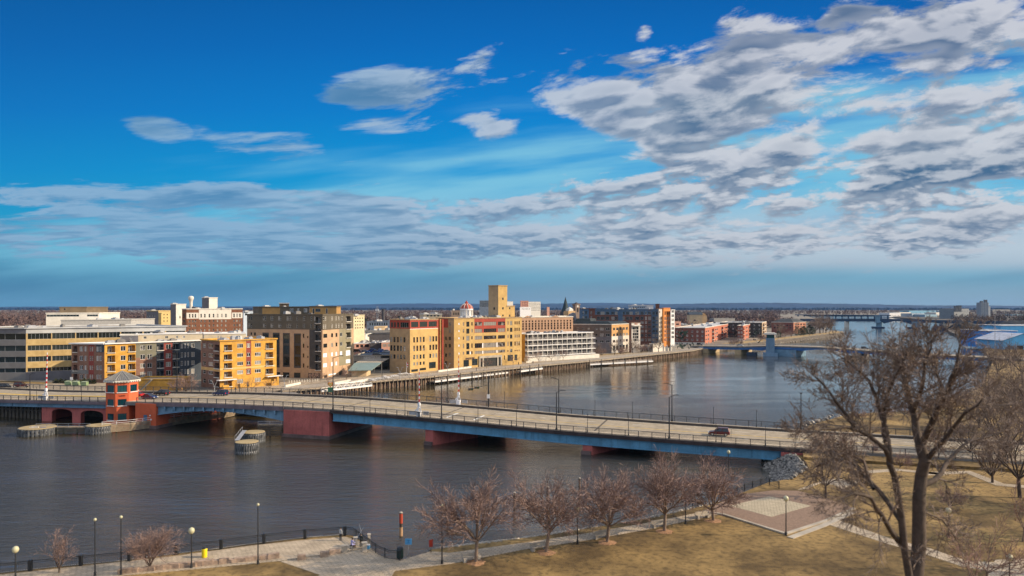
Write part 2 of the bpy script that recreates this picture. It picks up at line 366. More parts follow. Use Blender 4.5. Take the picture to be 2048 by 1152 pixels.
def build_land():
 def poly(pts, z, name, m, skirt=None):
  tri = tessellate_polygon([[Vector((p[0], p[1], 0)) for p in pts]])
  b = MB(); b.add([(p[0], p[1], z) for p in pts], [tuple(x) for x in tri])
  if skirt:
   for i in range(len(skirt) - 1):
    p, q = skirt[i], skirt[i + 1]
    b.quad((p[0], p[1], z), (q[0], q[1], z), (q[0], q[1], -3), (p[0], p[1], -3), 1)
  o = struct(name, b, [m, mat('bank_stone', (.13, .11, .09), .9, .4, .6)])
  me = o.data
  if me.polygons[0].normal.z < 0: me.flip_normals()
  return o
 poly(WEST + [(979, 2600), (-6000, 9500), (-9000, 9500), (-9000, 100)], 3.5, 'ground', M_ground, WEST)
 poly([(979, 2465), (1250, 2450), (9000, 9500), (-6000, 9500), (979, 2600)], 3.0, 'far_land', M_ground)
 poly(EAST[7:] + [(-900, -900), (9000, -900), (9000, 632)], 2.8, 'park_ground', M_grass, EAST[7:])
 poly(EAST[:8] + [(9000, 632), (9000, 9500)], 2.8, 'ground', mat('far_ground', (.10, .085, .07), .95, .3, .02), EAST[:8])
 b = MB(); b.quad((-9500, -1200, -3), (9500, -1200, -3), (9500, 9600, -3), (-9500, 9600, -3)); struct('river_bed', b, mat('silt', (.05, .045, .03), .9))
 # far ridges, with the blue of distant haze put into their colour
 M_hill = mat('haze_blue_hills', (.010, .045, .12), .95, .35, .004, col2=(.015, .06, .15))
 r2 = random.Random(3)
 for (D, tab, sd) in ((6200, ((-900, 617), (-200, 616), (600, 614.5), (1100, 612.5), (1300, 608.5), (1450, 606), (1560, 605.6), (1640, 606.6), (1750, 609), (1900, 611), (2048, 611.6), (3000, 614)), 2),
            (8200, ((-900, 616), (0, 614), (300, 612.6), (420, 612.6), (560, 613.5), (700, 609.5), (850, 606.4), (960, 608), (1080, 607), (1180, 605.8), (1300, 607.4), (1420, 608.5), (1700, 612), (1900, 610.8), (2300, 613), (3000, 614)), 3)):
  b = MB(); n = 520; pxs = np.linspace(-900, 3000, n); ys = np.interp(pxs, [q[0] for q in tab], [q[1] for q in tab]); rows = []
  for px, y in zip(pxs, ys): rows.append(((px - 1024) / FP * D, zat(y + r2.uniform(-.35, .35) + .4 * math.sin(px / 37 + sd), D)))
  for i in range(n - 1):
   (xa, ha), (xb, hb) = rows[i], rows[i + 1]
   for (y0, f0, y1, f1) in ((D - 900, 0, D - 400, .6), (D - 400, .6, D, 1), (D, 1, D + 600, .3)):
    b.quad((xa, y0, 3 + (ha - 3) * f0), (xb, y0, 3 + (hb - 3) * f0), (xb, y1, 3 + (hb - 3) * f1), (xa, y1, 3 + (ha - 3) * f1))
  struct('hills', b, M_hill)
build_land()
def haze():
 b = MB(); b.box(-9600, 9600, -1300, 9700, -4.2, 108)
 m = bpy.data.materials.new('haze_air'); m.use_nodes = True; t = m.node_tree; t.nodes.clear()
 pv = N(t, 'ShaderNodeVolumePrincipled'); pv.inputs['Color'].default_value = (.25, .55, 1.0, 1); pv.inputs['Density'].default_value = .24e-4; pv.inputs['Anisotropy'].default_value = .1
 o = N(t, 'ShaderNodeOutputMaterial'); t.links.new(pv.outputs[0], o.inputs['Volume'])
 ob = b.build('haze', m); tag(ob, 'thin pale blue air over the river and city', 'haze', kind='stuff')
if 1: haze()

# ---------------------------------------------------------------- road bridge in front
BU, BN, BO = (.9557, -.2944), (.2944, .9557), (-46.7, 185.0)
_sx = np.array([-154, -115, -85, -60, -46.7, -30, -15, 8.8, 34.7, 59.4, 90, 200]); _sz = np.array([5.7, 6.7, 7.55, 7.65, 7.45, 6.95, 6.3, 5.2, 4.5, 4.0, 3.7, 3.6])
_ss = (_sx + 46.7) / .9557; _fs = np.linspace(-220, 260, 481); _fz = np.interp(_fs, _ss, _sz)
_fz = np.convolve(np.pad(_fz, 8, mode='edge'), np.hanning(19)[1:-1] / np.hanning(19)[1:-1].sum(), mode='valid')
def zd(s): return float(np.interp(s, _fs, _fz))
def bp(s, t): return (BO[0] + s * BU[0] + t * BN[0], BO[1] + s * BU[1] + t * BN[1])
def s_of(px, t=0): p = bp(0, t); q = along(p, BU, px); return (q[0] - p[0]) / BU[0]
BANG = math.atan2(BU[1], BU[0])
BWD = 25.0
def strip(mb, s0, s1, t0, t1, zo0, zo1, m=0, step=4.0, zfun=zd):     # a ribbon box following the deck's rise
 n = max(1, int(abs(s1 - s0) / step)); pr = None
 for i in range(n + 1):
  s = s0 + (s1 - s0) * i / n; z = zfun(s); a = bp(s, t0); b = bp(s, t1)
  r = [(a[0], a[1], z + zo0), (b[0], b[1], z + zo0), (b[0], b[1], z + zo1), (a[0], a[1], z + zo1)]
  if pr:
   o = [pr[0], pr[1], pr[2], pr[3], r[0], r[1], r[2], r[3]]
   mb.add(o, [(0, 4, 5, 1), (1, 5, 6, 2), (2, 6, 7, 3), (3, 7, 4, 0)], m)
  else: mb.add(r, [(0, 1, 2, 3)], m)
  pr = r
 mb.add(pr, [(3, 2, 1, 0)], m)
bridge = thing('road_bridge', 'long road bridge with blue girders and maroon piers crossing the river in front', 'bridge', (BO[0], BO[1], 0))
SL, SR = -165.0, 215.0
def build_bridge():
 b = MB(); strip(b, SL, SR, .25, BWD - .25, -.85, 0, 0); b.build('deck', M_concd, bridge)
 # sidewalks, kerbs
 for t0, t1 in ((.35, 2.6), (BWD - 3.8, BWD - .3)): b = MB(); strip(b, SL, SR, t0, t1, .0, .23, 0); b.build('sidewalk', mat('pale_walk', (.50, .41, .30), .9, .14, .5), bridge)
 b = MB(); strip(b, SL, SR, BWD - 4.2, BWD - 3.8, .0, .62, 0); b.build('kerb_wall', mat('kerb_shade', (.085, .07, .06), .85, .15, .5), bridge)  # dark kerb colour carries the shade on its camera-facing side
 for q in ((s_of(313), s_of(567), -.06, .28, -1.0, .05), (SL, SR, BWD - .2, BWD + .08, -1.0, .05), (SL, s_of(213), -.06, .28, -.8, .05)): b = MB(); strip(b, *q); b.build('fascia', M_fasc, bridge)
 b = MB(); strip(b, s_of(660), SR - 100, -.10, .28, -.72, .02); b.build('fascia', mat('fascia_dark', (.05, .035, .035), .8, .3, .5), bridge)
 # markings
 M_mk = mat('road_paint', (.72, .70, .64), .7, .25, 1.5); M_my = mat('yellow_paint', (.62, .40, .06), .7, .2, 1)
 b = MB(); strip(b, SL, SR, 2.6, BWD - 4.2, .02, .06, 0)
 strip(b, SL, SR, 11.55, 11.72, .064, .068, 2); strip(b, SL, SR, 11.95, 12.12, .064, .068, 2); strip(b, SL, s_of(215), 10.9, 12.5, .070, .074, 2)
 s = SL
 while s < SR - 4: strip(b, s, s + 3, 7.1, 7.26, .064, .068, 1, 3); strip(b, s, s + 3, 16.3, 16.46, .064, .068, 1, 3); s += 12
 strip(b, SL, SR, 3.1, 3.24, .064, .068, 1); strip(b, SL, SR, 20.2, 20.34, .064, .068, 1)
 for sx in (s_of(905, 8), s_of(958, 8)): strip(b, sx, sx + .55, 3.3, 11.3, .064, .069, 1, 1)
 for px in (313, 436, 567, 664, 865, 1182): sx = s_of(px); strip(b, sx, sx + .4, 2.7, BWD - 4.3, .075, .080, 3, 1)
 r_ = random.Random(4)
 for k in range(26):
  s = SL + (SR - SL) * k / 26 + r_.uniform(-3, 3)
  if k % 2: q = r_.choice((5.0, 9.2, 14.0, 18.2)); strip(b, s, s + r_.uniform(5, 16), q, q + .10, .058, .0625, 3, 2)
  else: strip(b, s, s + .09, 2.7, BWD - 4.3, .058, .0625, 3, 1)
 b.build('roadway', [M_road, M_mk, M_my, mat('joint_dark', (.10, .08, .06), .8, .1)], bridge)
 # girders
 def girder(s0, s1, t, top, hf, m, name='girder'):
  n = max(2, int(abs(s1 - s0) / 3)); b = MB()
  for i in range(n):
   a, c = s0 + (s1 - s0) * i / n, s0 + (s1 - s0) * (i + 1) / n
   za, zc = zd(a) + top, zd(c) + top; ha, hc = hf((a - s0) / (s1 - s0)), hf((c - s0) / (s1 - s0))
   for (t0, t1, u0, u1) in ((t, t + .16, 0, 1),):
    p, q, p2, q2 = bp(a, t0), bp(c, t0), bp(a, t1), bp(c, t1)
    b.quad((*p, za), (*q, zc), (*q, zc - hc), (*p, za - ha)); b.quad((*q2, zc), (*p2, za), (*p2, za - ha), (*q2, zc - hc))
   for dz0, dz1 in ((0, .16), (None, None)):
    e0 = (za - .1, zc - .1) if dz0 == 0 else (za - ha + .1, zc - hc + .1)
    b.bar((*bp(a, t + .08), e0[0]), (*bp(c, t + .08), e0[1]), .62, .16)
  k = int(abs(s1 - s0) / 5)
  for i in range(1, k):
   s = s0 + (s1 - s0) * i / k; z = zd(s) + top; h = hf(i / k); p = bp(s, t - .09)
   b.bar((*p, z), (*p, z - h), .12, .2)
  return b.build(name, m, bridge)
 sA, sB = s_of(664), s_of(1610)
 for j, tt in enumerate((.55, 6.2, 12.2, 18.2, 24.0)):
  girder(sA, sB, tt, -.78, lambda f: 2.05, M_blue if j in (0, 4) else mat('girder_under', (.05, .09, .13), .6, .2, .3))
  girder(s_of(313), s_of(567), tt, -.9, lambda f: 1.05 + 1.65 * abs(2 * f - .95) ** 1.7, M_bluef)
  girder(SL, s_of(213), tt, -.75, lambda f: 1.15, M_bluef)
 s0, s1 = s_of(320), s_of(560)
 for i in range(12):
  s = s0 + (s1 - s0) * (i + .5) / 12; z = zd(s) - 1.0; p = bp(s, .1); b = MB()
  b.bar((*p, z), (*p, z - .9), .5, .35); b.bar((*bp(s - .5, .3), z), (*bp(s, .3), z - 1.2), .3, .3); b.build('bracket', M_bluef, bridge)
 # piers
 def pier(poly_st, ztop, m, foot=True, name='pier'):
  b = MB(); b.prism([bp(*p) for p in poly_st], -2, ztop, 0)
  o = b.build(name, m, bridge)
  if foot:
   b = MB(); cs = [sum(p[0] for p in poly_st) / len(poly_st), sum(p[1] for p in poly_st) / len(poly_st)]
   b.prism([bp(p[0] + (.35 if p[0] > cs[0] else -.35), p[1] + (.35 if p[1] > cs[1] else -.35)) for p in poly_st], -2.1, .85, 0)
   b.build('footing', mat('wet_concrete', (.16, .11, .10), .5, .3, .6, streak=.3), o)
  return o
 pier([(s_of(567, -.3), -.3), (s_of(658, -.3), -.3), (s_of(658, -.3), 27.5), (s_of(567, -.3), 27.5)], zd(-6) - .55, M_redd)
 def skew(px, L, w, m):
  s = s_of(px, .4); d = nrm((.70, .714)); ds = d[0] * BU[0] + d[1] * BU[1]; dt = d[0] * BN[0] + d[1] * BN[1]
  a = (s, .4); q = (s + ds * L, .4 + dt * L)
  pier([a, (a[0] + .2, a[1] - .1), q, (q[0] - w, q[1] + .3), (a[0] - w + .2, a[1] + .3)], zd(s) - 2.75, M_redd)
  return s
 skew(865, 30, 2.2, 0); skew(1182, 30, 2.2, 0)
 pier([(s_of(272), -.25), (s_of(313), -.25), (s_of(313), 27.5), (s_of(272), 27.5)], zd(s_of(300)) - .3, M_red, True)
 # east abutment
 b = MB(); s = s_of(1562); b.prism([bp(s, -.4), bp(s + 9, -.4), bp(s + 9, 26), bp(s, 26)], -2, zd(s) - .9); b.build('abutment', M_redd, bridge)
 # west abutment with two arched openings
 sa, sb = s_of(78), s_of(214); L = sb - sa; b = MB(); zt = 5.1
 arches = [(s_of(98) - sa, s_of(139) - sa), (s_of(156) - sa, s_of(201) - sa)]
 xs = sorted({0, L} | {x for a in arches for x in np.linspace(a[0], a[1], 11)})
 def arch(x):
  for a0, a1 in arches:
   if a0 <= x <= a1: return 2.9 + 1.0 * math.sqrt(max(0, 1 - ((x - (a0 + a1) / 2) / ((a1 - a0) / 2)) ** 2))
  return None
 for x0, x1 in zip(xs[:-1], xs[1:]):
  xm = (x0 + x1) / 2
  inside = any(a0 < xm < a1 for a0, a1 in arches)
  z0, z1 = (arch(x0), arch(x1)) if inside else (-2, -2)
  p, q, p2, q2 = bp(sa + x0, .9), bp(sa + x1, .9), bp(sa + x0, 2.2), bp(sa + x1, 2.2)
  b.quad((*p, z0), (*q, z1), (*q, zt), (*p, zt)); b.quad((*p2, z0), (*q2, z1), (*q, z1), (*p, z0))
 for a in arches:
  for x in a:
   p, p2 = bp(sa + x, .9), bp(sa + x, 2.2); b.quad((*p, -2), (*p2, -2), (*p2, 2.9), (*p, 2.9)); b.quad((*p, -2), (*p, 2.9), (*p2, 2.9), (*p2, -2))
 p, p2 = bp(sb, .9), bp(sb, 26); b.quad((*p, -2), (*p2, -2), (*p2, zt), (*p, zt))
 p, p2 = bp(sa, .9), bp(sa, 26); b.quad((*p2, -2), (*p, -2), (*p, zt), (*p2, zt))
 b.build('abutment', M_redd, bridge)
 # timber sheet wall inside and left of the abutment
 b = MB(); s = SL - 60
 while s < sb - 1:
  t = 13 if s > sa else 3.5
  b.ob(bp(s, t), .45, .25, -2, 3.4 if s > sa else 4.6, BANG, 0); s += 1.5
 strip(b, SL - 60, sa, 3.0, 3.5, 2.4, 2.75, 0, zfun=lambda s: 0); b.prism([bp(SL - 60, 3.7), bp(sb, 3.7 if 0 else 13.3), bp(sb, 26), bp(SL - 60, 26)], -2, 3.3)
 b.build('bulkhead', M_woodd, bridge)
 # railings
 def railing(t, s0, s1, base, skip=()):
  b = MB()
  for h in (.35, .62, .89, 1.16): strip(b, s0, s1, t, t + .06, base + h, base + h + .055, 0, step=4.4)
  strip(b, s0, s1, t - .04, t + .10, base + 1.34, base + 1.46, 0, step=4.4)
  o = b.build('railing', M_rail, bridge)
  pm = MB(); pm.box(-.07, .07, -.09, .09, 0, 1.45); src = None; n = int((s1 - s0) / 2.95)
  for i in range(n + 1):
   s = s0 + (s1 - s0) * i / n; p = bp(s, t + .03); loc = (p[0], p[1], zd(s) + base)
   if src is None:
    src = pm.build('post', M_rail); src.parent = o; w = WORG[o.name]; src.location = (loc[0] - w[0], loc[1] - w[1], loc[2] - w[2]); src.rotation_euler = (0, 0, BANG)
   else: place(src, o, loc, BANG, 'post')
 railing(.05, SL, s_of(213) - .2, .0); railing(.05, s_of(273), SR, .0); railing(BWD - .15, SL, SR, .22)
build_bridge()

# white gates and equipment on the walkway
M_gate = mat('gate_white', (.78, .78, .80), .5, .08, 1)
M_stripe = mat('signal_red', (.62, .03, .03), .5, 0)
def gate(px, t, top_py, label, lean=0.0):
 s = s_of(px, t); p = bp(s, t); z = zd(s) + .22; D = p[1]; zt = zat(top_py, D)
 o = thing('barrier_gate', label, 'barrier gate', (p[0], p[1], z), 'raised barrier gates on the front bridge')
 b = MB(); b.ob(p, .55, .45, z, z + 1.2, BANG); b.bar((p[0] - .35, p[1], z + 1.2), (p[0] + .1, p[1], z + 3.1), .32, .5); b.bar((p[0] + .5, p[1], z + 1.2), (p[0] + .1, p[1], z + 3.0), .18, .2)
 b.bar((p[0] + .1, p[1] - .2, z + 2.2), (p[0] - .9, p[1] - .2, z + 1.4), .16, .3)
 b.ob((p[0], p[1]), .3, .3, z + 2.7, z + 3.3, BANG); b.build('mechanism', M_gate, o)
 b = MB(); n = int((zt - z - 2.9) / .62); x0, z0 = p[0] + .05, z + 2.9
 for i in range(n):
  za = z0 + (zt - z0) * i / n; zb = z0 + (zt - z0) * (i + 1) / n
  w = .30 - .16 * i / n
  b.bar((x0 + lean * (za - z0), p[1], za), (x0 + lean * (zb - z0), p[1], zb), w, w, i % 2)
 b.build('arm', [M_gate, M_stripe], o)
 b = MB(); b.ob((p[0] - 1.6, p[1]), .9, .08, z + .35, z + 1.3, BANG); b.ob((p[0] + 1.7, p[1]), .8, .08, z + .35, z + 1.2, BANG); b.build('guard_panel', M_steel, o)
gate(838, .6, 739, 'red and white striped gate arm raised on the near walkway, left of the signal pole')
gate(917, BWD - 1.2, 712, 'red and white striped gate arm raised on the far walkway of the bridge')
gate(92, .6, 705, 'striped gate arm raised left of the red bridge tower', .03)

# ---------------------------------------------------------------- walls with real openings
def facade(mb, p0, p1, z0, z1, rects, zones=(), mw=0, mr=None, breaks=()):
 L = math.dist(p0, p1); d = nrm((p1[0] - p0[0], p1[1] - p0[1])); nn = (d[1], -d[0])
 us = {0.0, L}; vs = {z0, z1}
 for r in rects: us |= {r[0], r[1]}; vs |= {r[2], r[3]}
 for z in zones: us |= {max(0, min(L, z[0])), max(0, min(L, z[1]))}; vs |= {max(z0, min(z1, z[2])), max(z0, min(z1, z[3]))}
 us = sorted(us); vs = sorted(vs)
 def P(u, v, dep=0): return (p0[0] + d[0] * u - nn[0] * dep, p0[1] + d[1] * u - nn[1] * dep, v)
 for i in range(len(us) - 1):
  if us[i + 1] - us[i] < 1e-4: continue
  um = (us[i] + us[i + 1]) / 2; run = None
  for j in range(len(vs) - 1):
   if vs[j + 1] - vs[j] < 1e-4: continue
   vm = (vs[j] + vs[j + 1]) / 2
   if any(r[0] < um < r[1] and r[2] < vm < r[3] for r in rects): continue
   m = mw
   for z in zones:
    if z[0] < um < z[1] and z[2] < vm < z[3]: m = z[4]
   mb.quad(P(us[i], vs[j]), P(us[i + 1], vs[j]), P(us[i + 1], vs[j + 1]), P(us[i], vs[j + 1]), m)
 for r in rects:
  u0, u1, v0, v1, dp = r[:5]; m = mw
  um, vm = (u0 + u1) / 2, (v0 + v1) / 2
  for z in zones:
   if z[0] < um < z[1] and z[2] < vm < z[3]: m = z[4]
  if mr is not None: m = mr
  mb.quad(P(u0, v0), P(u0, v0, dp), P(u0, v1, dp), P(u0, v1), m); mb.quad(P(u1, v0, dp), P(u1, v0), P(u1, v1), P(u1, v1, dp), m)
  mb.quad(P(u0, v0), P(u1, v0), P(u1, v0, dp), P(u0, v0, dp), m); mb.quad(P(u0, v1, dp), P(u1, v1, dp), P(u1, v1), P(u0, v1), m)
  if dp > .5: mb.quad(P(u0, v0, dp), P(u1, v0, dp), P(u1, v1, dp), P(u0, v1, dp), m)
WST = {   # style: frame material, glass, frame width, panes across, panes up
 'white': ('white_paint', 'window_glass', .13, 2, 1), 'white3': ('white_paint', 'window_glass', .14, 3, 1), 'white4': ('white_paint', 'window_glass', .13, 2, 2),
 'dark': ('black_metal', 'window_glass', .08, 1, 2), 'ribbon': ('galvanised', 'dark_glass', .10, 6, 1), 'tower': ('black_metal', 'teal_glass', .07, 3, 1),
 'single': ('cream_trim', 'window_glass', .10, 1, 2), 'shop': ('black_metal', 'dark_glass', .10, 3, 2), 'red': ('rust_frame', 'window_glass', .12, 1, 2), 'redw': ('rust_frame', 'window_glass', .10, 4, 1),
 'plain': ('black_metal', 'dark_glass', .08, 1, 1), 'door': ('white_paint', 'window_glass', .12, 2, 1), 'blue': ('galvanised', 'window_glass', .10, 2, 2), 'sheet': ('white_paint', 'white_sheet', .10, 1, 1)}
mat('rust_frame', (.20, .05, .02), .6, .1); mat('white_sheet', (.85, .85, .9), .6, .04)
WC = {}
def put_window(parent, p0, d, u0, u1, v0, v1, dep, style, nx=None, ny=None, name='window'):
 fr, gl, fw, a, b_ = WST[style]; nx = nx or a; ny = ny or b_
 w, h = round((u1 - u0) * 10) / 10, round((v1 - v0) * 10) / 10
 key = (style, w, h, nx, ny); nn = (d[1], -d[0]); um = (u0 + u1) / 2
 loc = (p0[0] + d[0] * um - nn[0] * dep, p0[1] + d[1] * um - nn[1] * dep, (v0 + v1) / 2); rz = math.atan2(d[1], d[0])
 if key not in WC:
  w, h = max(w, .3), max(h, .3); b = MB(); hw, hh = w / 2 + .04, h / 2 + .04
  b.quad((-hw, 0, -hh), (hw, 0, -hh), (hw, 0, hh), (-hw, 0, hh), 1)
  b.box(-hw, -hw + fw, -.06, .02, -hh, hh); b.box(hw - fw, hw, -.06, .02, -hh, hh)
  b.box(-hw + fw, hw - fw, -.06, .02, hh - fw, hh); b.box(-hw + fw, hw - fw, -.06, .02, -hh, -hh + fw)
  for i in range(1, nx): x = -hw + 2 * hw * i / nx; b.box(x - fw * .35, x + fw * .35, -.05, .02, -hh + fw, hh - fw)
  for i in range(1, ny): z = -hh + 2 * hh * i / ny; b.box(-hw + fw, hw - fw, -.04, .02, z - fw * .35, z + fw * .35)
  o = b.build(name, [MATS[fr], MATS[gl]]); o.parent = parent; WC[key] = o
  w_ = WORG[parent.name]; o.location = (loc[0] - w_[0], loc[1] - w_[1], loc[2] - w_[2]); o.rotation_euler = (0, 0, rz); return o
 return place(WC[key], parent, loc, rz, name)
# ---------------------------------------------------------------- bridge tender's tower
def tower():
 c = (-111.6, 207.6); A0 = BANG
 o = thing('bridge_tower', 'orange-red eight-sided bridge control tower with grey pyramid roof', 'tower', (c[0], c[1], 0))
 r = 4.4; z1 = 12.45
 def corner(i, rr=r): a = A0 + R(22.5 + 45 * i); return (c[0] + rr * math.cos(a), c[1] + rr * math.sin(a))
 wall = MB(); wins = []
 rows = [(1.95, 3.75, 1.1), (6.0, 7.8, 1.1), (9.75, 11.7, 1.2)]
 for i in range(8):
  p, q = corner(i), corner(i + 1); L = math.dist(p, q); d = nrm((q[0] - p[0], q[1] - p[1])); nn = (d[1], -d[0])
  rect = [(L / 2 - hw, L / 2 + hw, a, b_) for a, b_, hw in rows]
  if i not in (5, 6): rect = [x for x in rect if x[2] > 9]
  facade(wall, p, q, 0 - 2, z1, [(u0, u1, v0, v1, .14) for u0, u1, v0, v1 in rect])
  for u0, u1, v0, v1 in rect:
   wins.append((p, d, nn, u0, u1, v0, v1))
 w = wall.build('wall', M_red, o)
 for (p, d, nn, u0, u1, v0, v1) in wins:
  put_window(o, p, d, u0, u1, v0, v1, .12, 'tower', nx=3, ny=1)
  b = MB(); um = (u0 + u1) / 2; cc = (p[0] + d[0] * um + nn[0] * .08, p[1] + d[1] * um + nn[1] * .08)
  b.ob(cc, (u1 - u0) / 2 + .15, .14, v0 - .2, v0 - .02, math.atan2(d[1], d[0])); b.build('sill', M_white, o)
 b = MB()
 b.prism([corner(i, 4.6) for i in range(8)], z1, z1 + .45, 0); b.prism([corner(i, 4.85) for i in range(8)], z1 + .3, z1 + .62, 0)
 for i in range(8):
  p, q = corner(i, 4.8), corner(i + 1, 4.8)
  for k in range(5):
   f = (k + .5) / 5; b.ob((p[0] + (q[0] - p[0]) * f, p[1] + (q[1] - p[1]) * f), .12, .3, z1 + .0, z1 + .35, math.atan2(q[1] - p[1], q[0] - p[0]) + R(90) * 0)
 b.build('cornice', M_trim, o)
 b = MB(); zt = 15.4
 for i in range(8):
  p, q = corner(i, 4.9), corner(i + 1, 4.9); b.add([(*p, z1 + .58), (*q, z1 + .58), (c[0], c[1], zt)], [(0, 1, 2)])
  for k in range(7):
   f = (k + .5) / 7; e = (p[0] + (q[0] - p[0]) * f, p[1] + (q[1] - p[1]) * f); g_ = 1 - abs(2 * f - 1)
   top = (c[0] + (e[0] - c[0]) * (1 - g_) * .98, c[1] + (e[1] - c[1]) * (1 - g_) * .98, z1 + .62 + (zt - z1 - .6) * g_ * .98)
   b.bar((*e, z1 + .66), (top[0], top[1], top[2] + .05), .1, .12, 1)
  b.bar((*p, z1 + .66), (c[0], c[1], zt + .05), .16, .16, 1)
 b.build('roof', [mat('grey_roof_metal', (.17, .165, .16), .6, .15, .5), mat('roof_seam', (.28, .27, .25), .6, .1)], o)
 p, q = corner(6), corner(7); d = nrm((q[0] - p[0], q[1] - p[1])); nn = (d[1], -d[0])
 text('lettering', 'Ladwin', ((p[0] + q[0]) / 2 + nn[0] * .05, (p[1] + q[1]) / 2 + nn[1] * .05, 8.75), math.atan2(d[1], d[0]), .55, mat('letter_dark', (.06, .012, .008), .8, 0), o, width=1.5)
 # blue service door on the pier beside it
 s = s_of(291, -.3); p = bp(s, -.36)
 b = MB(); b.ob(p, .55, .06, 1.4, 3.7, BANG); b.ob((p[0], p[1] - .02), .7, .05, 1.3, 1.45, BANG)
 b.build('door', mat('blue_door', (.06, .14, .25), .5, .1), o)
 b = MB(); b.ob(bp(s + 1.7, -.42), .16, .12, 3.5, 3.8, BANG); b.ob(bp(s + 2.0, -.42), .2, .12, 2.3, 2.7, BANG); b.build('vent', M_white, o)
tower()
